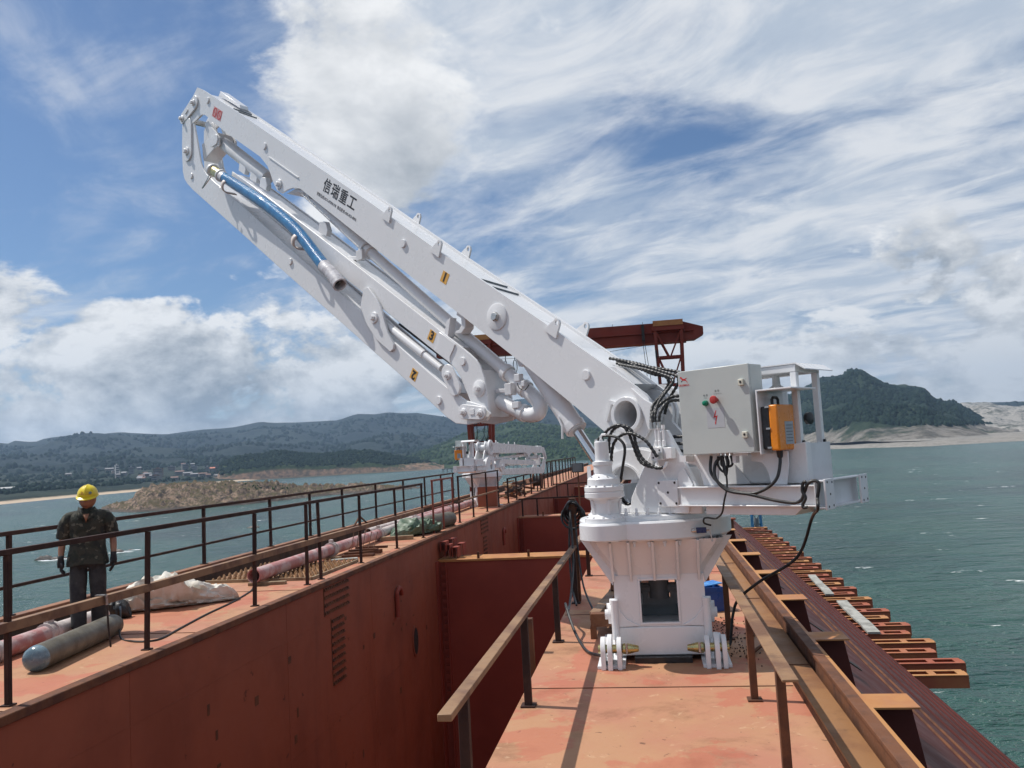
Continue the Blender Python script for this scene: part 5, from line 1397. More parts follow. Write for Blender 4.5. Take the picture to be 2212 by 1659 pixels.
# ---------------- pedestal (square to the ship)
PM = Matrix.Rotation(-ROT, 4, 'Z')
def ploop(h, z, c=0.04):
    return [(-h + c, -h, z), (h - c, -h, z), (h, -h + c, z), (h, h - c, z), (h - c, h, z), (-h + c, h, z), (-h, h - c, z), (-h, -h + c, z)]
lev = [(0.405, 0.30), (0.395, 0.75), (0.42, 0.80), (0.50, 0.93), (0.57, 1.04), (0.585, 1.078)]
m = MB(PM)
vs = []
for h, z in lev[1:]:
    vs += ploop(h, z, 0.04 if h < 0.41 else 0.06)
f = [(i * 8 + k, i * 8 + (k + 1) % 8, (i + 1) * 8 + (k + 1) % 8, (i + 1) * 8 + k) for i in range(len(lev) - 2) for k in range(8)]
m.add(vs, f)
# lower shaft: four walls with windows front and back
h = 0.40; wl, wr, wb, wt = -0.165, 0.158, 0.335, 0.705
for sy in (-1, 1):
    y0, y1 = (sy * h, sy * (h - 0.035))
    ya, yb = min(y0, y1), max(y0, y1)
    m.box(-h, wl, ya, yb, 0.30, 0.752).box(wr, h, ya, yb, 0.30, 0.752).box(wl + 0.0005, wr - 0.0005, ya, yb, 0.30, wb).box(wl + 0.0005, wr - 0.0005, ya, yb, wt, 0.752)
m.box(-h, -h + 0.035, -h + 0.0355, h - 0.0355, 0.30, 0.752).box(h - 0.035, h, -h + 0.0355, h - 0.0355, 0.30, 0.752)
ped = m.build('pedestal', WHITE, crane, angle=30)
m = MB(PM)
m.prism([(-0.43, 0.05), (0.43, 0.05), (0.415, 0.298), (-0.415, 0.298)], -0.415, 0.415, lambda a, b, d: (a, d, b))
m.build('pedestal_foot', WHITE, ped, bevel=0.01)
m = MB(PM)
for a, b, c_, d in ((wl - 0.02, wr + 0.02, wt, wt + 0.02), (wl - 0.02, wr + 0.02, wb - 0.02, wb)):
    m.box(a, b, -h - 0.012, -h - 0.0005, c_, d)
m.box(wl - 0.02, wl, -h - 0.012, -h - 0.0005, wb + 0.0005, wt - 0.0005).box(wr, wr + 0.02, -h - 0.012, -h - 0.0005, wb + 0.0005, wt - 0.0005)
m.build('window_rim', WHITE, ped, bevel=0.004)
# what shows through the window: grey bracket and pipe inside
m = MB(PM)
m.box(-0.36, 0.36, 0.10, 0.14, 0.30, 0.40).box(-0.14, 0.14, 0.05, 0.0995, 0.40, 0.47)
m.cyl((0, 0.08, 0.471), (0, 0.08, 1.05), 0.095, n=22)
m.build('centre_pipe', GREY_STEEL, ped)
m = MB(PM)
m.cyl((-0.17, 0.08, 0.56), (0.17, 0.08, 0.56), 0.05, n=14).box(-0.16, -0.10, 0.04, 0.12, 0.41, 0.60).box(0.10, 0.16, 0.04, 0.12, 0.41, 0.60)
m.build('pipe_flange', GREY_STEEL, ped)
# gusset ribs and bolts under the ring
for k, xx in enumerate((-0.40, -0.24, -0.03, 0.18, 0.36)):
    m = MB(PM)
    m.prism([(-0.66, 1.075), (-0.585, 1.075), (-0.40, 0.76), (-0.412, 0.70)], xx - 0.012, xx + 0.012, lambda a, b, d: (d, a, b))
    m.build('gusset', WHITE, ped, bevel=0.003)
for sx_ in (-1, 1):
    for yy in (-0.34, 0.0, 0.34):
        m = MB(PM)
        m.prism([(sx_ * 0.675, 1.075), (sx_ * 0.56, 1.075), (sx_ * 0.40, 0.76), (sx_ * 0.41, 0.66)], yy - 0.012, yy + 0.012, lambda a, b, d: (a, d, b))
        m.build('gusset', WHITE, ped, bevel=0.003)
m0 = None
for k in range(30):
    a = k * 2 * pi / 30
    p = Vector((0.635 * cos(a), 0.635 * sin(a), 1.0745))
    if m0 is None:
        m0 = MB().lathe([(0.018, 0), (0.018, -0.018), (0.011, -0.02), (0.011, -0.045)], (0, 0, 0), 8).build('flange_bolt', WHITE, ped)
        m0.location = p
    else:
        c = m0.copy(); C.objects.link(c); c.parent = ped; c.location = p
# corner straps, pin lugs and locking pins at the foot
for sx_ in (-1, 1):
    m = MB(PM); m.cyl((sx_ * 0.405, -0.43, 0.20), (sx_ * 0.405, -0.43, 0.545), 0.034, n=14)
    m.build('corner_tube', WHITE, ped)
    m = MB(PM)
    pl = [(-0.45, 0.30), (-0.45, 0.34), (-0.30, 0.30)] 
    m.prism([(sx_ * 0.385, 0.30), (sx_ * 0.385, 0.52), (sx_ * 0.355, 0.44), (sx_ * 0.30, 0.37), (sx_ * 0.24, 0.335), (sx_ * 0.19, 0.31)], -0.418, -0.4015, lambda a, b, d: (a, d, b))
    m.build('corner_web', WHITE, ped, bevel=0.003)
    for j, (dx, r) in enumerate(((0.515, 0.115), (0.455, 0.135), (0.375, 0.11))):
        m = MB(PM)
        x0 = sx_ * dx
        prof_ = [(-0.60 + r * cos(radians(t_)), 0.145 + r * sin(radians(t_))) for t_ in range(0, 181, 15)] + [(-0.60 - r, 0.0), (-0.60 + r, 0.0)]
        m.prism(prof_, x0 - 0.020, x0 + 0.020, lambda a, b, d: (d, a, b))
        m.build('pin_lug', WHITE, ped, bevel=0.004)
    m = MB(PM); m.cyl((sx_ * 0.56, -0.60, 0.155), (sx_ * 0.36, -0.60, 0.155), 0.038, n=16).lathe([(0.036, 0), (0.046, 0.01), (0.046, 0.05), (0.026, 0.14), (0.022, 0.145)], (sx_ * 0.353, -0.60, 0.155), 14, ax=(-sx_, 0, 0))
    m.build('locking_pin', BRASS, ped)
    m = MB(PM); m.cyl((sx_ * 0.31, -0.66, 0.13), (sx_ * 0.31, -0.66, 0.21), 0.011, n=8)
    m.build('cotter', STEEL, ped)
    for yy in (0.10, -0.22):
        m = MB(PM)
        m.cyl((sx_ * 0.401, yy, 0.38), (sx_ * 0.475, yy, 0.38), 0.085, n=22)
        m.cyl((sx_ * 0.476, yy, 0.38), (sx_ * 0.505, yy, 0.38), 0.045, n=14)
        m.build('side_boss', WHITE, ped)
    m = MB(PM); m.box(sx_ * 0.45 - 0.12, sx_ * 0.45 + 0.12, -0.68, 0.55, 0.0005, 0.03)
    m.build('base_runner', WHITE_WORN, ped, bevel=0.004)
m = MB(PM); m.box(-0.25, 0.25, -0.50, 0.30, 0.001, 0.048)
m.build('base_plate', BLACK, ped)

# ---------------- counter frame behind the turret
fr = MB()
def ibeam(mb_, s0, s1, n, z0, z1, wdt=0.10, t_=0.012):
    mb_.box(s0, s1, n - wdt / 2, n + wdt / 2, z0, z0 + t_).box(s0, s1, n - wdt / 2, n + wdt / 2, z1 - t_, z1).box(s0, s1, n - 0.005, n + 0.005, z0 + t_ + 0.0005, z1 - t_ - 0.0005)
ibeam(fr, -1.82, -0.60, 0.43, 1.375, 1.54)
ibeam(fr, -1.60, -0.60, -0.33, 1.375, 1.54)
fr.box(-0.97, -0.87, -0.27, 0.37, 1.39, 1.53).box(-1.52, -1.42, -0.27, 0.37, 1.39, 1.53)
frame = fr.build('counter_frame', WHITE, crane, bevel=0.003)
MB().prism([(-0.83, 1.372), (-1.70, 1.372), (-1.62, 1.305), (-0.83, 1.305)], -0.30, 0.42, F3).build('under_box', WHITE, frame, bevel=0.005)
MB().box(-1.832, -1.822, -0.30, 0.49, 1.36, 1.575).box(-1.90, -1.8325, -0.30, 0.49, 1.36, 1.372).box(-1.90, -1.8325, -0.30, 0.49, 1.563, 1.575).build('cross_channel', WHITE_WORN, frame, bevel=0.002)
for n0, n1 in ((0.345, 0.495), (-0.305, -0.165)):
    MB().box(-1.916, -1.901, n0, n1, 1.352, 1.583).build('end_plate', WHITE_WORN, frame, bevel=0.003)
    for fn, fz in ((0.2, 0.12), (0.75, 0.10), (0.5, 0.5), (0.22, 0.88), (0.78, 0.9)):
        nn_ = n0 + (n1 - n0) * fn; z = 1.352 + 0.231 * fz
        MB().cyl((-1.9162, nn_, z), (-1.9175, nn_, z), 0.009, n=10).build('bolt_hole', DARK, frame)
# curved gussets up to the cabinet
for s0 in (-0.80, -1.42):
    q = [(s0 - 0.05, 1.541), (s0 - 0.11, 1.541), (s0 - 0.10, 1.66), (s0 - 0.06, 1.74), (s0 + 0.02, 1.775), (s0 + 0.20, 1.78), (s0 + 0.20, 1.81), (s0 - 0.16, 1.81), (s0 - 0.17, 1.541)]
    q = [(s0, 1.541), (s0 - 0.13, 1.541), (s0 - 0.16, 1.70), (s0 - 0.16, 1.808), (s0 + 0.16, 1.808), (s0 + 0.16, 1.74), (s0 + 0.07, 1.72), (s0 + 0.03, 1.67)]
    MB().prism(q, 0.36, 0.375, F3).build('cabinet_bracket', WHITE, frame, bevel=0.003)
MB().box(-0.72, -0.655, 0.36, 0.50, 1.755, 1.808).build('cabinet_foot', WHITE, frame)
MB().box(-1.30, -1.17, 0.44, 0.50, 1.785, 1.808).box(-1.19, -1.16, 0.44, 0.50, 1.73, 1.7855).build('cabinet_foot', WHITE, frame)
m = MB()
m.box(-1.59, -0.78, -0.30, 0.20, 1.5415, 1.80)
m.build('oil_tank', WHITE, frame, bevel=0.02, seg=3)
MB().prism([(-0.80, 1.545), (-1.15, 1.545), (-1.02, 1.72), (-0.92, 1.80), (-0.80, 1.80)], 0.203, 0.225, F3).build('tank_brace', WHITE, frame)
MB().prism([(-1.70, 1.545), (-1.46, 1.545), (-1.40, 1.64), (-1.45, 1.73), (-1.52, 1.85), (-1.70, 1.87)], 0.21, 0.30, F3).build('tank_brace', WHITE, frame, bevel=0.006)
MB().box(-1.66, -1.645, -0.24, 0.16, 1.5415, 1.86).build('tank_shield', WHITE_WORN, frame)
# canopy frame and filter behind the cabinet
cn = MB()
for n in (0.19, -0.20):
    cn.box(-1.625, -1.575, n - 0.026, n + 0.026, 1.78, 2.44)
    cn.box(-1.626, -0.95, n - 0.028, n + 0.028, 2.441, 2.50)
cn.box(-1.627, -1.573, -0.171, 0.161, 2.443, 2.498)
canopy = cn.build('canopy_frame', WHITE, crane, bevel=0.004)
MB().prism([(-0.95, 2.502), (-1.63, 2.502), (-1.71, 2.450), (-1.71, 2.458), (-1.635, 2.512), (-0.95, 2.512)], -0.30, 0.225, F3).build('canopy_roof', WHITE, canopy)
m = MB(); m.lathe([(0.085, 1.82), (0.085, 2.30), (0.07, 2.335), (0.035, 2.36), (0.03, 2.44)], (-1.33, -0.03, 0), 24)
m.build('filter_can', WHITE_WORN, canopy)
m = MB(); m.lathe([(0.05, 0), (0.05, 0.03), (0.035, 0.035)], (-1.60, 0.02, 2.06), 20, ax=(-1, 0.2, 0))
m.build('pressure_gauge', BLACK, canopy)
for z in (1.80, 1.87):
    MB().cyl((-1.626, 0.19, z), (-1.642, 0.19, z), 0.014, n=10).build('bolt', BLACK, canopy)
    MB().cyl((-1.626, -0.20, z), (-1.642, -0.20, z), 0.014, n=10).build('bolt', BLACK, canopy)

# ---------------- control cabinet
cab = thing('control_cabinet', 'grey steel control cabinet with red knob and lightning sticker', 'cabinet', AXP, ROT)
MB().box(-1.40, -0.74, 0.35, 0.545, 1.812, 2.518).build('body', CAB, cab, bevel=0.006)
door = MB().box(-1.40, -0.74, 0.5475, 0.567, 1.812, 2.52).build('door', CAB, cab, bevel=0.005)
CREAM = surf('cream_plastic', (0.62, 0.60, 0.50), None, 5, 0.4)
for z in (2.375, 1.955):
    la = MB().box(-1.355, -1.310, 0.5675, 0.587, z - 0.027, z + 0.024).build('latch', CREAM, cab, bevel=0.004)
    MB().cyl((-1.332, 0.5872, z), (-1.332, 0.589, z), 0.010, n=12).build('keyhole', DARK, la)
MB().lathe([(0.024, 0), (0.024, 0.012), (0.022, 0.02), (0.020, 0.03), (0.010, 0.036)], (-0.995, 0.5675, 2.232), 20, ax=(0, 1, 0)).build('green_lamp', GREEN_LAMP, cab)
MB().lathe([(0.016, 0), (0.016, 0.045), (0.033, 0.047), (0.034, 0.058), (0.028, 0.068), (0.010, 0.071)], (-1.098, 0.5675, 2.252), 24, ax=(0, 1, 0)).build('red_button', RED_KNOB, cab)
st = MB().box(-1.155, -0.995, 0.5672, 0.5682, 2.025, 2.185).build('warning_sticker', PAPER, cab)
US, VS = Vector((-1, 0, 0)), Vector((0, 0, 1))
def flat_poly(pts, org, s, mat, name, parent):
    m = MB(); m.prism([(org[0] - a * s, org[2] + b * s) for a, b in pts], org[1], org[1] + 0.001, F3)
    return m.build(name, mat, parent)
flat_poly([(0.10, 1.0), (-0.28, 0.02), (0.08, 0.10), (-0.08, -0.62), (-0.14, -0.60), (-0.05, -0.92), (0.10, -0.60), (0.04, -0.60), (0.34, 0.34), (-0.02, 0.22), (0.20, 1.0)], (-1.073, 0.5684, 2.105), 0.062, RED_INK, 'lightning_sign', cab)
text_part('logo_text', 'TRUEMAX', 0.024, Vector((-0.795, 0.5672, 2.400)), US, VS, RED_INK, cab, bold=0.0004)
horse = [(-1.0, 0.55), (-0.75, 0.85), (-0.55, 0.80), (-0.30, 0.45), (0.10, 0.25), (0.45, 0.35), (0.95, 0.48), (0.90, 0.38), (0.55, 0.22), (0.62, 0.0), (0.95, -0.35), (1.05, -0.75), (0.95, -0.74), (0.80, -0.40), (0.45, -0.18), (0.05, -0.12), (-0.25, -0.10), (-0.50, -0.30), (-0.72, -0.28), (-0.68, -0.38), (-0.48, -0.40), (-0.35, -0.10), (-0.55, 0.15), (-0.70, 0.50), (-0.90, 0.45)]
flat_poly(horse, (-0.795, 0.5672, 2.445), 0.036, RED_INK, 'horse_emblem', cab)
text_part('button_text', '电源', 0.019, Vector((-0.995, 0.5672, 2.296)), US, VS, INK, cab, spacing=1.5)
text_part('button_text', 'Power', 0.011, Vector((-0.995, 0.5672, 2.277)), US, VS, INK_FADED, cab)
text_part('button_text', '急停', 0.019, Vector((-1.105, 0.5672, 2.324)), US, VS, INK, cab, spacing=1.5)
text_part('button_text', 'Emergency Stop', 0.011, Vector((-1.11, 0.5672, 2.303)), US, VS, INK_FADED, cab)
for s in (-0.95, -1.02, -1.06, -1.10, -1.14):
    MB().lathe([(0.014, 0), (0.014, -0.02), (0.009, -0.024), (0.009, -0.04)], (s, 0.47, 1.811), 10).build('cable_gland', WHITE_WORN, cab)

# ---------------- radio receiver on its plate
hold = MB(); hold.box(-1.452, -1.44, 0.12, 0.56, 1.79, 2.30).box(-1.74, -1.4525, 0.12, 0.56, 2.288, 2.30)
hold.build('receiver_shelf', WHITE, crane, bevel=0.002)
rc = thing('radio_receiver', 'orange and black radio receiver hanging beside the grey cabinet', 'receiver', AXP, ROT)
MB().box(-1.525, -1.455, 0.26, 0.53, 1.825, 2.165).build('back_shell', BLACK, rc, bevel=0.012, seg=3)
MB().box(-1.60, -1.527, 0.25, 0.54, 1.815, 2.175).build('front_shell', ORANGE, rc, bevel=0.014, seg=3)
m = MB(); m.tube([(-1.52, 0.35, 2.17), (-1.52, 0.35, 2.22), (-1.52, 0.37, 2.235), (-1.52, 0.43, 2.235), (-1.52, 0.45, 2.22), (-1.52, 0.45, 2.17)], 0.012, 8)
m.build('carry_handle', BLACK, rc)
MB().box(-1.6025, -1.6005, 0.29, 0.43, 1.86, 2.04).build('type_label', LABEL_GREY, rc)
m = MB()
for k in range(6):
    z = 2.01 - 0.025 * k
    m.box(-1.6035, -1.6027, 0.305 + 0.012 * (k % 2), 0.415, z - 0.003, z + 0.003)
m.build('label_lines', INK_FADED, rc)
for z in (2.16, 1.99, 1.84):
    MB().box(-1.535, -1.50, 0.531, 0.546, z - 0.007, z + 0.007).build('shell_clip', STEEL, rc)
MB().lathe([(0.028, 0), (0.022, -0.05), (0.014, -0.06)], (-1.555, 0.46, 1.814), 12).build('cable_boot', BLACK, rc)

# ---------------- hydraulic hoses with spiral guards
def hose(name, pts, r, parent, mat=RUBBER, spiral=True, n=8):
    p = spline(pts, 14)
    # resample evenly
    out = [p[0]]; acc = 0.0
    step = r * 0.62
    for a, b in zip(p, p[1:]):
        L_ = (b - a).length
        while acc + L_ >= step and L_ > 1e-9:
            t = (step - acc) / L_
            a = a + (b - a) * t
            out.append(a.copy()); L_ = (b - a).length; acc = 0.0
        acc += L_
    if len(out) < 3: out = p
    rs = [r * (1.0 if (i % 4) < 2 else 0.80) for i in range(len(out))] if spiral else [r] * len(out)
    m = MB(); m.tube(out, rs, n)
    return m.build(name, mat, parent, angle=60)
def P3(lst, n): return [Vector((s, (n if not isinstance(n, (list, tuple)) else n[i]), z)) for i, (s, z) in enumerate(lst)]
for k, (pl_, n_) in enumerate([
    ([(0.40, 2.80), (0.22, 2.75), (0.08, 2.68), (-0.10, 2.59), (-0.24, 2.55), (-0.27, 2.48), (-0.20, 2.39), (-0.12, 2.30), (-0.08, 2.2)], 0.0),
    ([(0.30, 2.74), (0.04, 2.66), (-0.16, 2.59), (-0.33, 2.54), (-0.39, 2.47), (-0.33, 2.37), (-0.27, 2.27), (-0.30, 2.16), (-0.33, 2.10)], [0.02, 0.05, 0.06, 0.08, 0.12, 0.2, 0.28, 0.36, 0.41]),
    ([(0.25, 2.72), (-0.06, 2.64), (-0.27, 2.57), (-0.42, 2.50), (-0.40, 2.42), (-0.36, 2.31), (-0.36, 2.20), (-0.37, 2.10)], [0.05, 0.1, 0.12, 0.15, 0.2, 0.3, 0.38, 0.41]),
    ([(0.35, 2.77), (0.05, 2.69), (-0.20, 2.60), (-0.38, 2.53), (-0.46, 2.44), (-0.45, 2.32), (-0.48, 2.20)], [-0.05, -0.05, -0.04, -0.02, 0.0, 0.05, 0.1]),
    ([(0.38, 2.79), (0.10, 2.71), (-0.14, 2.61), (-0.30, 2.56), (-0.33, 2.49), (-0.26, 2.40), (-0.19, 2.30), (-0.15, 2.2)], -0.08),
    ([(0.36, 2.78), (0.12, 2.70), (-0.20, 2.62), (-0.44, 2.54), (-0.55, 2.42), (-0.60, 2.25), (-0.62, 2.1)], -0.12),
    ([(-0.62, 2.33), (-0.51, 2.34), (-0.43, 2.33), (-0.37, 2.27), (-0.34, 2.18), (-0.37, 2.10)], [0.1, 0.2, 0.24, 0.32, 0.40, 0.41]),
    ([(-0.64, 2.27), (-0.52, 2.30), (-0.45, 2.29), (-0.42, 2.20), (-0.41, 2.10)], [0.1, 0.2, 0.3, 0.39, 0.41]),
    ([(-0.30, 1.98), (-0.45, 1.975), (-0.64, 1.97)], 0.08), ([(-0.32, 1.93), (-0.45, 1.91), (-0.64, 1.93)], 0.10), ([(-0.32, 1.86), (-0.48, 1.84), (-0.66, 1.86)], 0.08),
    ([(0.20, 1.98), (0.13, 2.03), (0.07, 2.085), (0.0, 2.11), (-0.07, 2.10), (-0.12, 2.04), (-0.15, 1.95), (-0.18, 1.84), (-0.22, 1.77), (-0.28, 1.735), (-0.36, 1.715)], [0.55, 0.53, 0.51, 0.50, 0.49, 0.48, 0.47, 0.46, 0.46, 0.46, 0.46]),
    ([(0.11, 1.86), (0.10, 1.99), (0.05, 2.07), (-0.04, 2.105), (-0.13, 2.08), (-0.18, 2.01), (-0.20, 1.92), (-0.24, 1.82), (-0.30, 1.76), (-0.40, 1.71), (-0.47, 1.715)], 0.48),
    ([(0.07, 1.78), (0.06, 1.86), (0.02, 1.96), (-0.07, 2.02), (-0.16, 2.03), (-0.25, 2.0), (-0.33, 1.95), (-0.38, 1.89), (-0.42, 1.83), (-0.44, 1.80)], 0.51),
    ([(0.13, 1.985), (0.12, 2.02), (0.05, 2.02), (-0.04, 2.0), (-0.11, 1.94), (-0.12, 1.87), (-0.09, 1.75), (-0.05, 1.6)], 0.55),
    ([(0.28, 1.43), (0.24, 1.385), (0.19, 1.36), (0.10, 1.38)], 0.12)]):
    hose('hydraulic_hose', P3(pl_, n_), 0.0165 if k != 14 else 0.013, crane, spiral=(k != 14 and k != 15))
for s, n, z in ((-0.33, 0.41, 2.06), (-0.37, 0.41, 2.06), (-0.41, 0.41, 2.06), (-0.37, 0.46, 1.715), (-0.45, 0.48, 1.79)):
    MB().cyl((s, n, z), (s, n, z + 0.055), 0.019, n=12).build('hose_ferrule', STEEL, crane)
m = MB(); m.tube([mo + Vector((0, 0, 1.975)), mo + Vector((0, 0, 2.015)), mo + Vector((-0.015, 0.0, 2.032)), mo + Vector((-0.06, 0, 2.032))], 0.011, 8)
m.build('motor_fitting', WHITE, crane)

# ---------------- loose cables
pc = thing('power_cable', 'black cables looping under the grey cabinet and trailing to the deck', 'cable', AXP, ROT)
hose('cable_loop', P3([(-0.95, 1.80), (-0.95, 1.67), (-1.02, 1.58), (-1.12, 1.52), (-1.25, 1.49), (-1.37, 1.49), (-1.48, 1.54), (-1.54, 1.61), (-1.555, 1.71), (-1.555, 1.77)], [0.47, 0.50, 0.52, 0.53, 0.53, 0.53, 0.52, 0.50, 0.47, 0.46]), 0.0135, pc, spiral=False)
main_c = P3([(-1.06, 1.79), (-1.0, 1.73), (-1.01, 1.61), (-1.12, 1.51), (-1.32, 1.475), (-1.51, 1.43), (-1.66, 1.41), (-1.73, 1.43), (-1.765, 1.49), (-1.80, 1.555), (-1.85, 1.575), (-1.88, 1.55), (-1.86, 1.45), (-1.85, 1.36)], [0.47, 0.5, 0.53, 0.54, 0.535, 0.53, 0.52, 0.525, 0.535, 0.54, 0.53, 0.525, 0.525, 0.52])
tail = [W2L @ Vector(p) for p in [(1.32, 7.45, 1.22), (1.22, 7.75, 0.86), (0.92, 8.05, 0.61), (0.73, 8.15, 0.44), (0.67, 8.2, 0.29), (0.64, 8.22, 0.10), (0.62, 8.2, 0.016), (0.54, 8.12, 0.014), (0.47, 8.15, 0.014), (0.43, 8.05, 0.014)]]
hose('cable_run', main_c + tail, 0.0135, pc, spiral=False)
hose('cable_knot', P3([(-1.79, 1.57), (-1.765, 1.56), (-1.755, 1.50), (-1.775, 1.45), (-1.75, 1.40), (-1.755, 1.375), (-1.785, 1.38)], 0.545), 0.013, pc, spiral=False)
for k, (a, b, c_) in enumerate(((-1.10, -1.02, 1.66), (-1.14, -1.06, 1.70), (-1.10, -1.08, 1.63))):
    hose('cable_loop', P3([(a, 1.79), (a - 0.01, 1.72), ((a + b) / 2, c_), (b + 0.01, 1.72), (b, 1.79)], 0.48 + 0.01 * k), 0.010, pc, spiral=False)
hose('sensor_lead', P3([(-1.06, 1.79), (-1.10, 1.69), (-1.11, 1.55), (-1.08, 1.43), (-1.04, 1.33), (-0.98, 1.285), (-0.90, 1.27), (-0.80, 1.27), (-0.73, 1.255), (-0.71, 1.215), (-0.75, 1.19)], [0.48, 0.52, 0.53, 0.54, 0.52, 0.50, 0.42, 0.36, 0.30, 0.27, 0.22]), 0.008, pc, spiral=False)
# sensor clipped to the ring
sp = W2L @ Vector((0.40, 7.48, 1.155))
sn = thing('ring_sensor', 'small blue and silver sensor clipped to the white slewing ring', 'sensor', (0.40, 7.49, 1.155), radians(0))
MB().box(-0.045, 0.04, -0.035, 0.0, -0.024, 0.024).build('body', surf('sensor_blue', (0.015, 0.03, 0.11), None, 5, 0.35), sn, bevel=0.004)
MB().lathe([(0.02, 0), (0.02, 0.035), (0.012, 0.045)], (-0.046, -0.018, 0), 12, ax=(-1, 0, 0)).build('end_cap', STEEL, sn)
m = MB(); m.cyl((0.041, -0.018, 0), (0.07, -0.018, 0), 0.008, n=8).bar((0.066, -0.03, 0.005), (0.082, -0.03, -0.085), 0.01, 0.004, up=(0, 1, 0)).cyl((0.082, -0.02, -0.09), (0.082, -0.04, -0.09), 0.010, n=10)
m.build('lever', STEEL, sn)

# ---------------- wrapped blue end hose resting in hooks on the near side
def hose_mat():
    m, t, b, o = mat_base('blue_wrap')
    g = t.n('ShaderNodeTexCoord').outputs['Object']
    mp = t.n('ShaderNodeMapping', i0=g)
    mp.inputs['Rotation'].default_value = (0, radians(34), 0)
    wv = t.n('ShaderNodeTexWave', i0=mp.outputs[0])
    wv.inputs['Scale'].default_value = 22.0; wv.inputs['Distortion'].default_value = 3.0; wv.inputs['Detail'].default_value = 3.0
    n1 = t.noise(g, 9.0, 6.0, 0.65)
    col = t.mix(t.ramp(n1, 0.35, 0.7), (0.012, 0.12, 0.33), (0.040, 0.24, 0.50))
    col = t.mix(t.m('MULTIPLY', wv.outputs[1], 0.4), col, (0.12, 0.36, 0.58))
    t.put(b, 'Base Color', col); t.put(b, 'Roughness', 0.24)
    t.put(b, 'Coat Weight', 0.3)
    bn = t.n('ShaderNodeBump'); t.put(bn, 'Height', t.m('ADD', wv.outputs[1], n1)); t.put(bn, 'Strength', 0.35); t.put(bn, 'Distance', 0.01)
    t.t.links.new(bn.outputs[0], b.inputs['Normal'])
    return m
WRAP = surf('white_wrap', (0.62, 0.61, 0.64), (0.44, 0.43, 0.46), 10.0, 0.5, dirt=(0.22, 0.20, 0.20), dirt_amt=0.6, dirt_scale=14, bump=0.5, bump_scale=30)
eh = thing('end_hose', 'blue film-wrapped rubber hose hanging along the folded boom', 'hose', AXP, ROT)
hp = [(7.62, 6.59), (7.39, 6.46), (6.89, 6.16), (6.40, 5.86), (5.91, 5.53), (5.55, 5.26), (5.30, 5.03), (5.05, 4.78), (4.84, 4.57)]
hose('wrapped_body', P3(hp, 0.35), 0.086, eh, hose_mat(), spiral=False, n=20)
m = MB()
pts = [Vector((4.86, 0.35, 4.59)), Vector((4.70, 0.35, 4.46)), Vector((4.53, 0.35, 4.29))]
m.tube(pts, [0.090, 0.094, 0.092], 20, caps=False)
m.ring((4.56, 0.35, 4.32), (4.50, 0.35, 4.26), 0.100, 0.078, 20)
m.build('wrapped_end', WRAP, eh)
MB().cyl((4.60, 0.35, 4.36), (4.595, 0.35, 4.355), 0.085, n=18).build('hose_bore', DARK, eh)
m = MB(); m.tube([(7.66, 0.35, 6.61), (7.56, 0.35, 6.55)], 0.090, 18); m.build('film_collar', WRAP, eh)
m = MB(); m.lathe([(0.086, 0), (0.086, 0.22)], (7.90, 0.35, 6.76), 20, ax=(-0.85, 0, -0.52), caps=True); m.build('brass_coupling', BRASS, eh)
m = MB(); m.lathe([(0.10, 0), (0.108, 0.01), (0.108, 0.05), (0.10, 0.06)], (8.00, 0.35, 6.82), 20, ax=(-0.85, 0, -0.52)); m.lathe([(0.092, 0), (0.102, 0.01), (0.102, 0.04), (0.09, 0.05)], (7.72, 0.35, 6.65), 20, ax=(-0.85, 0, -0.52))
m.build('clamp_ring', WHITE_WORN, eh)
MB().tube([(7.95, 0.42, 6.72), (8.0, 0.46, 6.60), (8.12, 0.47, 6.52), (7.98, 0.47, 6.56), (7.85, 0.45, 6.64)], 0.010, 6, smooth_n=4).build('tie_wire', STEEL, eh)
for s, z in ((7.46, 6.40), (5.44, 5.06)):
    u = Vector((-0.84, -0.54)); v = Vector((-0.54, 0.84))
    m = MB()
    pts = [Vector((s, 0.35, z)) + Vector((v.x * cos(a) * 0.112, -sin(a) * 0.112, v.y * cos(a) * 0.112)) for a in [radians(q) for q in range(60, 301, 20)]]
    pts = [Vector((s, 0.20, z)) + Vector((v.x * -0.112, 0, v.y * -0.112))] + [Vector((s + v.x * 0.115 * -cos(a), 0.35 + 0.115 * sin(a), z + v.y * 0.115 * -cos(a))) for a in [radians(q) for q in range(0, 150, 15)]]
    vs = []
    for p in pts:
        for dn in (-0.045, 0.045):
            vs.append(p + Vector((u.x, 0, u.y)) * dn)
    k_ = len(pts)
    m.add(vs, [(2 * i, 2 * i + 1, 2 * i + 3, 2 * i + 2) for i in range(k_ - 1)])
    o = m.build('hose_hook', surf('hook_paint', (0.60, 0.52, 0.48), None, 5, 0.5) if 'hook_paint' not in MATS else MATS['hook_paint'], sec2)
    sm = o.modifiers.new('t', 'SOLIDIFY'); sm.thickness = 0.014

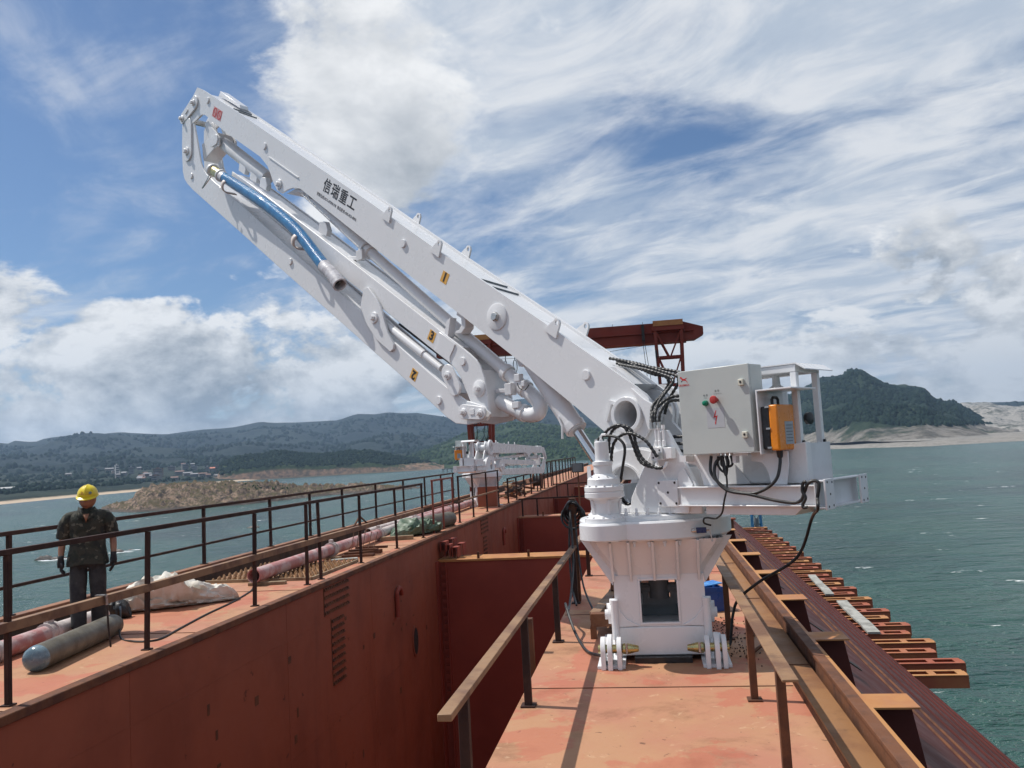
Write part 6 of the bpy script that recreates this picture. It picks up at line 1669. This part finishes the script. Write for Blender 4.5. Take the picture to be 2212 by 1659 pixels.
# ================================================================== the second, farther crane (same model, boom lowered)
C2 = (-6.38, 31.8, 0.0)
ROT2 = radians(90 - 8.0)
crane2 = thing('boom_crane', 'smaller-looking white boom crane farther along the left deck', 'crane', C2, ROT2)
BOOMY = ('boom_section', 'rocker_arm', 'rocker_plate', 'keeper_plate', 'head_cylinder', 'fold_cylinder', 'fold_hose', 'delivery_pipe', 'pipe_elbow', 'pipe_collar', 'pipe_clamp', 'pipe_hook', 'pipe_cradle', 'pin_boss', 'bolt')
def swing(o, piv, deg):
    R_ = Matrix.Rotation(radians(deg), 3, 'Y') @ Matrix.Diagonal((0.78, 1.0, 0.78))
    o.scale = (0.78, 1.0, 0.78)
    p = Vector(piv)
    o.rotation_euler = (0, radians(deg), 0)
    o.location = p - R_ @ p
for ch in list(crane.children):
    nm = ch.name.split('.')[0]
    if nm in ('hydraulic_hose', 'hose_ferrule', 'limit_wire', 'limit_switch', 'bearing_bolt'):
        continue
    c = copy_tree(ch, crane2)
    if nm in BOOMY:
        swing(c, (0.05, 0, 2.21), 36.5)
    elif nm in ('lift_cylinder', 'cylinder_gland', 'lift_rod', 'cylinder_clevis', 'cylinder_line'):
        swing(c, (0.35, 0, 1.38), 22)
for src, lab in ((cab, 'grey control cabinet on the farther white crane'), (rc, 'small orange receiver on the farther white crane')):
    c = copy_tree(src)
    c.location = C2; c.rotation_euler = (0, 0, ROT2)
    c['label'] = lab
o = MB().box(-6.47, -5.76, 30.9, 31.2, 0.001, 0.74).build('red_locker', HOLD, bevel=0.01)
tag(o, 'dark red steel locker standing in front of the second crane', 'locker')
# clutter on the deck beyond it
t = thing('scrap_pile', 'dark heap of cables and timbers beyond the second white crane', 'scrap pile', (-6.2, 38.0, 0))
for k in range(34):
    x = random.uniform(-0.7, 0.5); y = random.uniform(-3.2, 3.6); z = random.uniform(0.04, 0.75) * (1 - abs(y) / 5)
    a = random.uniform(0, pi); L_ = random.uniform(0.5, 1.5)
    MB().bar((x, y, z), (x + L_ * cos(a) * 0.4, y + L_ * sin(a), max(0.04, z + random.uniform(-0.3, 0.2))), random.uniform(0.05, 0.16), random.uniform(0.04, 0.12)).build('timber', random.choice([RUST, DARK, RUST, TIMBER, DIRT_SHADE]), t)
t = thing('cable_drum', 'small dark cable drum on the far left deck behind the railing', 'drum', (-6.0, 44.5, 0))
MB().ring((-0.25, 0, 0.42), (-0.20, 0, 0.42), 0.42, 0.12, 20).build('flange', RUST, t)
MB().ring((0.20, 0, 0.42), (0.25, 0, 0.42), 0.42, 0.12, 20).build('flange', RUST, t)
MB().ring((-0.199, 0, 0.42), (0.199, 0, 0.42), 0.28, 0.12, 20).build('cable_winding', RUBBER, t)
# flood lamp on the right hold railing
t = thing('flood_lamp', 'small square flood lamp on a thin post by the hold', 'lamp', (-1.10, 12.84, 0.71))
MB().cyl((0, 0.0, 0.001), (0, 0.0, 0.88), 0.012, n=8).build('post', RUST, t)
MB().box(-0.09, 0.09, -0.05, 0.04, 0.86, 1.0).build('housing', BLACK, t, bevel=0.008)
MB().box(-0.075, 0.075, -0.056, -0.051, 0.872, 0.988).build('lens', GREY_STEEL, t)

# ================================================================== red gantry crane astride the barge
gy = 42.0
ga = thing('gantry_crane', 'dark red gantry crane spanning the barge in the distance', 'crane', (-3.4, gy, 0))
GM = off((-3.4, gy, 0))
m = MB(GM)
m.prism([(-10.6, 7.12), (-9.9, 7.05), (2.6, 7.08), (3.04, 7.32), (3.04, 7.70), (2.06, 8.03), (-9.9, 8.06), (-10.6, 7.75)], gy - 0.02, gy + 0.6, lambda a, b, d: (a, d, b))
m.build('girder', RED_STEEL, ga)
MB(GM).box(-9.8, 2.55, gy - 0.16, gy - 0.022, 7.52, 7.60).build('girder_rail', RED_STEEL, ga)
MB(GM).box(-9.8, 2.2, gy - 0.12, gy + 0.72, 7.02, 7.075).build('lower_flange', RED_STEEL, ga)
for x0, x1 in ((0.60, 2.06), (-9.25, -7.65)):
    MB(GM).box(x0, x1, gy - 0.45, gy + 0.8, 8.04, 8.09).build('walkway_plate', OCHRE, ga)
    MB(GM).prism([(x0, 8.04), (x1, 8.04), (x1, 7.82), (x0, 7.82)], gy - 0.46, gy - 0.44, lambda a, b, d: (a, d, b)).build('walkway_fascia', OCHRE, ga)
    lg = MB(GM).box(x0 - 0.05, x1 + 0.05, gy - 0.42, gy + 0.7, 7.60, 7.815).build('leg_head', RED_STEEL, ga)
    xm = (x0 + x1) / 2
    tops = (x0 + 0.08, x1 - 0.08); bots = (xm - 0.42, xm + 0.42)
    def px_(i, z): return tops[i] + (bots[i] - tops[i]) * (7.6 - z) / 7.6
    for yy in (gy - 0.30, gy + 0.55):
        for i in (0, 1):
            MB(GM).bar((px_(i, 0.4), yy, 0.40), (px_(i, 7.598), yy, 7.598), 0.15, 0.15, up=(0, 1, 0)).build('leg', RED_STEEL, ga)
        for z in (6.28, 4.9, 3.5, 2.6, 1.4):
            MB(GM).bar((px_(0, z) + 0.08, yy, z), (px_(1, z) - 0.08, yy, z), 0.10, 0.10).build('cross_tie', RED_STEEL, ga)
        for z0, z1 in ((7.5, 6.33), (6.23, 4.95), (4.85, 3.55), (2.55, 1.45)):
            MB(GM).bar((px_(0, z0) + 0.08, yy, z0), (xm - 0.05, yy, z1), 0.07, 0.07, up=(0, 1, 0)).build('brace', RED_STEEL, ga)
            MB(GM).bar((px_(1, z0) - 0.08, yy, z0), (xm + 0.05, yy, z1), 0.07, 0.07, up=(0, 1, 0)).build('brace', RED_STEEL, ga)
    for z in (5.6, 4.2):
        MB(GM).bar((xm, gy - 0.30, z), (xm, gy + 0.55, z), 0.09, 0.09).build('cross_tie', RED_STEEL, ga)
    MB(GM).box(xm - 0.62, xm + 0.62, gy - 0.55, gy + 0.8, 0.10, 0.398).build('bogie', RED_STEEL, ga)
    for yy in (gy - 0.35, gy + 0.6):
        MB(GM).cyl((xm - 0.1, yy, 0.11), (xm + 0.1, yy, 0.11), 0.105, n=16).build('wheel', RUST, ga)
m = MB(GM); m.box(0.02, 0.16, gy - 0.40, gy - 0.165, 7.15, 7.95)
m.build('hoist_trolley', DARK, ga)
for dx, bx in ((0.05, 0.33), (0.13, 0.62)):
    MB(GM).cyl((dx, gy - 0.3, 7.15), (bx, gy - 0.3, 2.2), 0.014, n=6).build('hoist_rope', BLACK, ga)
MB(GM).tube([(-9.8, gy - 0.35, 6.85), (-6, gy - 0.35, 6.74), (-2, gy - 0.35, 6.70), (0.6, gy - 0.35, 6.95)], 0.010, 5).build('stay_wire', BLACK, ga)
for x in (-7.25, -6.9, -6.42):
    r = 0.10 if x > -6.5 else 0.06
    MB(GM).tube([(x, gy - 0.38, 6.95), (x, gy - 0.38, 6.72)] + [(x + r * sin(a), gy - 0.38, 6.35 - 0.33 * cos(a)) for a in [radians(q) for q in range(180, 541, 30)]], 0.022, 6).build('rope_loop', BLACK, ga)
m = MB(GM); m.box(0.62, 0.72, gy - 0.52, gy - 0.46, 6.25, 6.62)
m.build('pulley_block', BLACK, ga)
MB(GM).cyl((0.66, gy - 0.5, 6.25), (0.70, gy - 0.5, 4.6), 0.02, n=6).build('hoist_rope', BLACK, ga)
for k in range(4):
    x = -8.8 + 0.28 * k
    MB(GM).tube([(x, gy - 0.4, 7.0), (x + 0.1, gy - 0.42, 4.6), (x + 0.25 * (-1) ** k, gy - 0.42, 3.1), (x + 0.05, gy - 0.42, 2.55), (x + 0.3, gy - 0.42, 2.9)], 0.018, 5, smooth_n=5).build('hanging_cable', BLACK, ga)
# hand rail posts on top of the girder
for x in (-2.9, -1.4, 0.1, 1.6, -6.0, -7.5):
    MB(GM).cyl((x, gy + 0.1, 8.055), (x, gy + 0.1, 8.16), 0.012, n=5).build('girder_stud', BLACK, ga)

# ================================================================== blue lattice tower in the water
bt = thing('lattice_tower', 'pale blue steel lattice tower rising from the sea beyond the flank', 'tower', (6.95, 60.0, SEA_Z))
for sx_ in (-1, 1):
    for sy_ in (-1, 1):
        MB().bar((sx_ * 0.62, sy_ * 0.62, -1.5), (sx_ * 0.28, sy_ * 0.28, 14.9), 0.11, 0.11, up=(0, 1, 0)).build('leg', BLUE_STEEL, bt)
def tw(z): return 0.62 - 0.34 * (z + 1.5) / 16.4
for k in range(15):
    z0, z1 = k * 1.0, k * 1.0 + 1.0
    a, b = tw(z0), tw(z1)
    for f in range(4):
        c_, s_ = cos(f * pi / 2), sin(f * pi / 2)
        rot = lambda x, y, z: (x * c_ - y * s_, x * s_ + y * c_, z)
        q = (-1) ** (k + f)
        MB().bar(rot(-a * q, -a, z0), rot(b * q, -b, z1), 0.05, 0.05).build('brace', BLUE_STEEL if f % 2 else GREY_STEEL, bt)
        MB().bar(rot(-b, -b, z1 - 0.02), rot(b, -b, z1 - 0.02), 0.05, 0.05).build('ring_bar', GREY_STEEL, bt)
MB().cyl((0, 0, -1), (0, 0, 14.6), 0.16, n=12).build('core_pipe', GREY_STEEL, bt)
# navigation post head on the far end of the flank
t = thing('mooring_post', 'small dark mooring post standing at the far end of the flank', 'post', (2.62, 30.0, -1.10))
MB().cyl((0, 0, -0.2), (0, 0, 0.32), 0.09, n=14).build('stem', RUST, t)
MB().cyl((0, 0, 0.321), (0, 0, 0.38), 0.17, n=14).build('cap', OXIDE, t)
MB().cyl((-0.12, 0, 0.381), (-0.12, 0, 0.46), 0.05, n=10).build('stud', RUST, t)

# ================================================================== the worker
def skin_mesh(V, E, Rr_, levels=2):
    me = bpy.data.meshes.new('skel')
    me.from_pydata(V, E, [])
    ob = bpy.data.objects.new('skel', me)
    C.objects.link(ob)
    sk = ob.modifiers.new('s', 'SKIN')
    sk.use_smooth_shade = True
    sk.branch_smoothing = 0.6
    if not me.skin_vertices:
        me.attributes.new('skin_vert', 'FLOAT', 'POINT')
    for i, r in enumerate(Rr_):
        me.skin_vertices[0].data[i].radius = r if isinstance(r, tuple) else (r, r)
        me.skin_vertices[0].data[i].use_root = (i == 0)
    ss = ob.modifiers.new('u', 'SUBSURF'); ss.levels = levels; ss.render_levels = levels
    bpy.context.view_layer.update()
    ev = bpy.data.meshes.new_from_object(ob.evaluated_get(bpy.context.evaluated_depsgraph_get()))
    vs = [tuple(v.co) for v in ev.vertices]; fs = [tuple(p.vertices) for p in ev.polygons]
    bpy.data.objects.remove(ob)
    return vs, fs

SKIN = surf('weathered_skin', (0.30, 0.145, 0.085), (0.24, 0.110, 0.064), 6.0, 0.5)
m_, t_, b_, o_ = mat_base('camouflage')
g_ = t_.n('ShaderNodeTexCoord').outputs['Object']
c_ = t_.mix(t_.ramp(t_.noise(g_, 9.0, 3.0, 0.5), 0.47, 0.50), (0.020, 0.024, 0.017), (0.036, 0.035, 0.025))
c_ = t_.mix(t_.ramp(t_.noise(t_.vm('ADD', g_, (3, 1, 7)), 11.0, 3.0, 0.5), 0.55, 0.57), c_, (0.016, 0.018, 0.016))
c_ = t_.mix(t_.ramp(t_.noise(t_.vm('ADD', g_, (9, 4, 2)), 13.0, 3.0, 0.5), 0.60, 0.62), c_, (0.10, 0.095, 0.07))
t_.put(b_, 'Base Color', c_); t_.put(b_, 'Roughness', 0.85)
bn_ = t_.n('ShaderNodeBump'); t_.put(bn_, 'Height', t_.noise(g_, 14.0, 4.0, 0.6, 1.0)); t_.put(bn_, 'Strength', 0.7); t_.put(bn_, 'Distance', 0.02)
t_.t.links.new(bn_.outputs[0], b_.inputs['Normal'])
CAMO = m_
TROUSER = surf('dark_trousers', (0.022, 0.023, 0.026), (0.035, 0.035, 0.036), 5.0, 0.85, dirt=(0.13, 0.12, 0.10), dirt_amt=0.35, dirt_scale=7, bump=0.6, bump_scale=12)
GLOVE = surf('dark_gloves', (0.014, 0.014, 0.016), (0.028, 0.028, 0.030), 12.0, 0.8, bump=0.3)
HELMET = surf('yellow_helmet', (0.72, 0.56, 0.02), (0.66, 0.50, 0.02), 6.0, 0.34, dirt=(0.40, 0.30, 0.05), dirt_amt=0.35, dirt_scale=12)
HAIR = surf('black_hair', (0.010, 0.009, 0.008), None, 20.0, 0.6)
BOOT = surf('dusty_boots', (0.10, 0.10, 0.10), (0.20, 0.20, 0.20), 8.0, 0.7)

# person faces -Y; viewer's left is the person's right hand
SH, EL, WR = (0.165, 0.0, 1.385), (0.265, 0.03, 1.14), (0.275, -0.045, 0.90)
legL = dict(hip=(0.095, 0.0, 0.90), knee=(0.108, -0.035, 0.50), ank=(0.105, 0.03, 0.085))
legR = dict(hip=(-0.095, 0.0, 0.90), knee=(-0.10, -0.06, 0.50), ank=(-0.09, -0.10, 0.085))
V = [(0, 0, 0.97), (0, 0.0, 1.15), (0, 0.0, 1.32), (0, 0.01, 1.44), (0, 0.0, 1.52), (0, -0.015, 1.585)]
Rr_ = [(0.140, 0.100), (0.132, 0.095), (0.140, 0.100), (0.07, 0.065), 0.058, 0.058]
E = [(0, 1), (1, 2), (2, 3), (3, 4), (4, 5)]
for sx_, lg in ((1, legL), (-1, legR)):
    b0 = len(V)
    V += [(sx_ * SH[0], SH[1], SH[2]), (sx_ * 0.232, 0.02, 1.28), (sx_ * EL[0], EL[1], EL[2]), (sx_ * 0.272, 0.0, 1.03), (sx_ * WR[0], WR[1], WR[2])]
    Rr_ += [0.052, 0.046, 0.041, 0.040, 0.028]
    E += [(2, b0), (b0, b0 + 1), (b0 + 1, b0 + 2), (b0 + 2, b0 + 3), (b0 + 3, b0 + 4)]
    b0 = len(V)
    kx, ky, kz = lg['knee']; ax2, ay2, az2 = lg['ank']; hx, hy, hz = lg['hip']
    V += [lg['hip'], ((hx + kx) / 2, (hy + ky) / 2 - 0.01, 0.70), lg['knee'], ((kx + ax2) / 2, (ky + ay2) / 2 + 0.02, 0.33), lg['ank'], (ax2 + sx_ * 0.02, ay2 - 0.16, 0.04)]
    Rr_ += [0.080, 0.074, 0.054, 0.052, 0.030, 0.022]
    E += [(0, b0)] + [(b0 + i, b0 + i + 1) for i in range(5)]
vs, fs = skin_mesh(V, E, Rr_)
body = MB(); body.add(vs, fs)
# head: shaped from an ellipsoid, chin forward and a little down
hv = []; NU, NV = 24, 18
tiltM = Matrix.Translation((0.008, -0.03, 1.605)) @ Matrix.Rotation(radians(14), 4, 'X') @ Matrix.Rotation(radians(-10), 4, 'Z')
for j in range(NV + 1):
    ph = pi * j / NV
    for i in range(NU):
        th = 2 * pi * i / NU
        x = 0.092 * sin(ph) * cos(th); y = 0.098 * sin(ph) * sin(th); z = 0.122 * cos(ph)
        fr_ = max(0.0, -sin(th)) * sin(ph)                       # faces forward (-Y)
        if z < -0.02: x *= 1 - 0.16 * min(1, (-z - 0.02) / 0.09)   # jaw
        y -= 0.010 * max(0.0, fr_) * (1 if z < 0 else 0.3)
        if abs(x) < 0.022 and fr_ > 0.7: y -= 0.024 * math.exp(-((z + 0.012) / 0.022) ** 2) * (1 - abs(x) / 0.022)   # nose
        if fr_ > 0.5: y += 0.010 * math.exp(-((z - 0.018) / 0.012) ** 2) * math.exp(-((abs(x) - 0.032) / 0.014) ** 2)   # eye sockets
        if fr_ > 0.6: y += 0.004 * math.exp(-((z + 0.056) / 0.005) ** 2) * (1 if abs(x) < 0.028 else 0)                 # mouth
        if fr_ > 0.6: y -= 0.007 * math.exp(-((z + 0.088) / 0.016) ** 2) * (1 if abs(x) < 0.03 else 0.3)                # chin
        hv.append(tuple(tiltM @ Vector((x, y, z))))
body.add(hv, [(j * NU + i, (j + 1) * NU + i, (j + 1) * NU + (i + 1) % NU, j * NU + (i + 1) % NU) for j in range(NV) for i in range(NU)])
for sx_ in (-1, 1):
    ev = [tuple(tiltM @ Vector((sx_ * (0.075 + 0.010 * abs(cos(a))), 0.005 + 0.016 * sin(a) + 0.006 * k, -0.005 + 0.030 * cos(a)))) for k in (0, 1) for a in [i * pi / 4 for i in range(8)]]
    body.add(ev, [tuple(range(8)), tuple(range(15, 7, -1))] + [(i, (i + 1) % 8, 8 + (i + 1) % 8, 8 + i) for i in range(8)])
wang = atan2(0.0 - (-7.02), 0.0 - 9.43)
worker = body.build('person', SKIN, angle=180)
worker.location = (-6.93, 9.45, 0.0)
worker.rotation_euler = (0, 0, radians(30)); worker.scale = (1.06, 1.06, 1.02)
tag(worker, 'worker in yellow hard hat and camouflage shirt standing behind the left rail', 'person')
# shirt: lofted trunk and two open sleeves, with soft folds
sh_ = MB()
rings = [(0.83, 0.226, 0.176), (0.88, 0.220, 0.170), (0.96, 0.206, 0.156), (1.04, 0.190, 0.140), (1.12, 0.187, 0.138), (1.20, 0.190, 0.140), (1.28, 0.198, 0.144), (1.345, 0.206, 0.142), (1.395, 0.200, 0.130), (1.43, 0.176, 0.116), (1.46, 0.138, 0.100), (1.485, 0.100, 0.088), (1.505, 0.084, 0.082)]
nn_ = 40; vs = []
for z, rx, ry in rings:
    for i in range(nn_):
        a = 2 * pi * i / nn_
        ca, sa = cos(a), sin(a)
        k = 1.0 + 0.035 * mnoise.noise(Vector((ca * 2.2, sa * 2.2, z * 5.0))) + 0.03 * mnoise.noise(Vector((ca * 5, sa * 5, z * 11 + 3))) * (1.4 - z)
        vs.append((rx * k * (abs(ca) ** 0.86) * (1 if ca > 0 else -1), 0.005 + ry * k * (abs(sa) ** 0.86) * (1 if sa > 0 else -1), z + (0.012 * sin(3 * a) if z < 0.85 else 0)))
sh_.add(vs, [(j * nn_ + i, j * nn_ + (i + 1) % nn_, (j + 1) * nn_ + (i + 1) % nn_, (j + 1) * nn_ + i) for j in range(len(rings) - 1) for i in range(nn_)])
for sx_ in (-1, 1):
    sl = spline([(sx_ * 0.10, 0.004, 1.415), (sx_ * 0.175, 0.006, 1.39), (sx_ * 0.222, 0.012, 1.315), (sx_ * 0.243, 0.020, 1.23), (sx_ * 0.256, 0.026, 1.150)], 4)
    sh_.tube(sl, [0.060 + 0.024 * min(1, i / 5) - 0.006 * max(0, (i - 8) / 8) + 0.003 * sin(i * 1.9) for i in range(len(sl))], 18, caps=False)
sh_.build('shirt', CAMO, worker, angle=180)
for sx_ in (-1, 1):   # collar wings
    m = MB(); m.add([(sx_ * 0.012, -0.155, 1.34), (sx_ * 0.085, -0.125, 1.40), (sx_ * 0.088, -0.02, 1.52), (sx_ * 0.042, -0.11, 1.50)], [(0, 1, 2, 3)])
    o = m.build('collar', CAMO, worker); s_ = o.modifiers.new('t', 'SOLIDIFY'); s_.thickness = 0.012
m = MB(); m.add([(-0.032, -0.128, 1.435), (0.032, -0.128, 1.435), (0.002, -0.152, 1.335)], [(0, 1, 2)])
o = m.build('neck_opening', SKIN, worker); s_ = o.modifiers.new('t', 'SOLIDIFY'); s_.thickness = 0.006
# trousers
V = [(0, 0, 0.90)]; R2 = [(0.125, 0.100)]; E = []
for sx_, lg in ((1, legL), (-1, legR)):
    kx, ky, kz = lg['knee']; ax2, ay2, az2 = lg['ank']; hx, hy, hz = lg['hip']
    b0 = len(V)
    V += [(hx, hy, 0.875), ((hx + kx) / 2, (hy + ky) / 2, 0.70), (kx, ky, kz), ((kx + ax2) / 2, (ky + ay2) / 2 + 0.012, 0.30), (ax2, ay2, 0.13), (ax2, ay2 - 0.005, 0.075)]
    R2 += [(0.108, 0.112), (0.104, 0.106), (0.092, 0.094), (0.088, 0.092), (0.082, 0.088), (0.084, 0.092)]
    E += [(0, b0)] + [(b0 + i, b0 + i + 1) for i in range(5)]
vs, fs = skin_mesh(V, E, R2)
MB().add(vs, fs).build('trousers', TROUSER, worker, angle=180)
# boots
for sx_, lg in ((1, legL), (-1, legR)):
    ax2, ay2, az2 = lg['ank']
    V = [(ax2, ay2 + 0.03, 0.06), (ax2 + sx_ * 0.006, ay2 - 0.06, 0.052), (ax2 + sx_ * 0.018, ay2 - 0.16, 0.042)]
    vs, fs = skin_mesh(V, [(0, 1), (1, 2)], [(0.062, 0.066), (0.060, 0.056), (0.056, 0.046)])
    vs = [(x, y, max(z, 0.004)) for x, y, z in vs]
    MB().add(vs, fs).build('boot', BOOT, worker, angle=180)
# gloved hands: palm and five bent fingers
for sx_ in (-1, 1):
    m = MB()
    wx, wy, wz = sx_ * WR[0], WR[1], WR[2]
    m.tube([(wx, wy, wz + 0.055), (wx, wy - 0.002, wz + 0.02), (wx, wy - 0.006, wz - 0.035), (wx - sx_ * 0.002, wy - 0.012, wz - 0.085)], [0.036, 0.032, 0.040, 0.036], 12)
    for k, L_ in enumerate((0.075, 0.085, 0.080, 0.062)):
        oy = wy - 0.038 + 0.022 * k
        m.tube([(wx, oy, wz - 0.075), (wx - sx_ * 0.006, oy - 0.004, wz - 0.085 - L_ * 0.45), (wx - sx_ * 0.024, oy - 0.008, wz - 0.085 - L_ * 0.8), (wx - sx_ * 0.042, oy - 0.008, wz - 0.088 - L_)], [0.013, 0.0125, 0.0115, 0.009], 8)
    m.tube([(wx - sx_ * 0.012, wy - 0.032, wz - 0.022), (wx - sx_ * 0.022, wy - 0.056, wz - 0.055), (wx - sx_ * 0.026, wy - 0.060, wz - 0.095)], [0.017, 0.0145, 0.011], 8)
    m.build('glove', GLOVE, worker, angle=180)
# eyes, brows and mouth
for sx_ in (-1, 1):
    MB(tiltM).lathe([(0.002, -0.004), (0.011, -0.001), (0.011, 0.002), (0.004, 0.004)], (sx_ * 0.034, -0.089, 0.016), 10, ax=(0, -1, 0)).build('eye', surf('eye_white', (0.45, 0.42, 0.38), None, 5, 0.3) if 'eye_white' not in MATS else MATS['eye_white'], worker)
    MB(tiltM).cyl((sx_ * 0.034, -0.092, 0.016), (sx_ * 0.034, -0.0945, 0.016), 0.0055, n=8).build('iris', BLACK, worker)
    MB(tiltM).bar((sx_ * 0.016, -0.102, 0.034), (sx_ * 0.052, -0.092, 0.036), 0.008, 0.008).build('eyebrow', HAIR, worker)
MB(tiltM).bar((-0.024, -0.103, -0.056), (0.024, -0.103, -0.056), 0.006, 0.007).build('mouth', surf('lips', (0.16, 0.05, 0.04), None, 5, 0.5), worker)
# hair and helmet
hm = tiltM @ Matrix.Translation((0, 0.0, 0.054))
m = MB(hm)
m.lathe([(0.080, -0.055), (0.083, -0.02), (0.082, 0.02)], (0, 0.012, 0), 24, caps=False)
m.add([(0.081 * sin(a) * 1.0, 0.014 + 0.088 * cos(a), z) for z in (-0.075, 0.03) for a in [radians(q) for q in range(-100, 101, 20)]], [(i, i + 1, 12 + i, 11 + i) for i in range(10)])
m.build('hair', HAIR, worker, angle=180)
m = MB(hm)
hv = []; NU, NV = 36, 12
for j in range(NV + 1):
    ph = pi / 2 * j / NV
    for i in range(NU):
        th = 2 * pi * i / NU
        rdg = 0.007 * math.exp(-((sin(ph) * cos(th)) / 0.10) ** 2) * min(1, (1.0 - j / NV) * 4)
        k = 1.0 + rdg / 0.12
        hv.append((0.110 * sin(ph) * cos(th) * k, 0.008 + 0.132 * sin(ph) * sin(th) * k, 0.002 + 0.122 * cos(ph) * k))
m.add(hv, [(j * NU + i, (j + 1) * NU + i, (j + 1) * NU + (i + 1) % NU, j * NU + (i + 1) % NU) for j in range(NV) for i in range(NU)])
rim = []
for rr_, zz in ((0, 0.0), (1, -0.006), (1, -0.012), (0, -0.010)):
    for i in range(NU):
        th = 2 * pi * i / NU
        ex = 0.006 + 0.034 * max(0.0, -sin(th)) ** 2
        rim.append(((0.110 + ex * rr_) * cos(th), 0.008 + (0.132 + ex * rr_) * sin(th), 0.003 + zz - 0.012 * rr_ * max(0.0, -sin(th))))
m.add(rim, [(k * NU + i, ((k + 1) % 4) * NU + i, ((k + 1) % 4) * NU + (i + 1) % NU, k * NU + (i + 1) % NU) for k in range(4) for i in range(NU)])
hel = m.build('helmet', HELMET, worker, angle=40)
random.seed(21)
m = MB(hm)
for row, z in enumerate((0.066, 0.044)):
    for k in range(8 if row else 6):
        az_ = radians(-122 + (k * 8.5 if row else 8 + k * 9))
        q = sqrt(max(0.0, 1 - ((z - 0.002) / 0.122) ** 2))
        for d in range(2):
            a2 = az_ + random.uniform(-0.03, 0.03); zz = z + random.uniform(-0.006, 0.006)
            p = Vector((0.112 * q * cos(a2), 0.008 + 0.134 * q * sin(a2), zz))
            p2 = Vector((0.112 * q * cos(a2 + 0.09), 0.008 + 0.134 * q * sin(a2 + 0.09), zz + random.uniform(-0.004, 0.004)))
            m.bar(p, p2, 0.006, 0.003)
tag(m.build('helmet_print', surf('red_brown_print', (0.40, 0.10, 0.02), None, 5, 0.6), hel), kind='stuff')
m = MB(hm); pz = Vector((0.060, -0.100, 0.055))
m.cyl(pz, pz + Vector((0.003, -0.006, 0.003)), 0.017, n=14)
m.build('helmet_badge', surf('badge_grey', (0.16, 0.20, 0.17), None, 5, 0.5), hel)
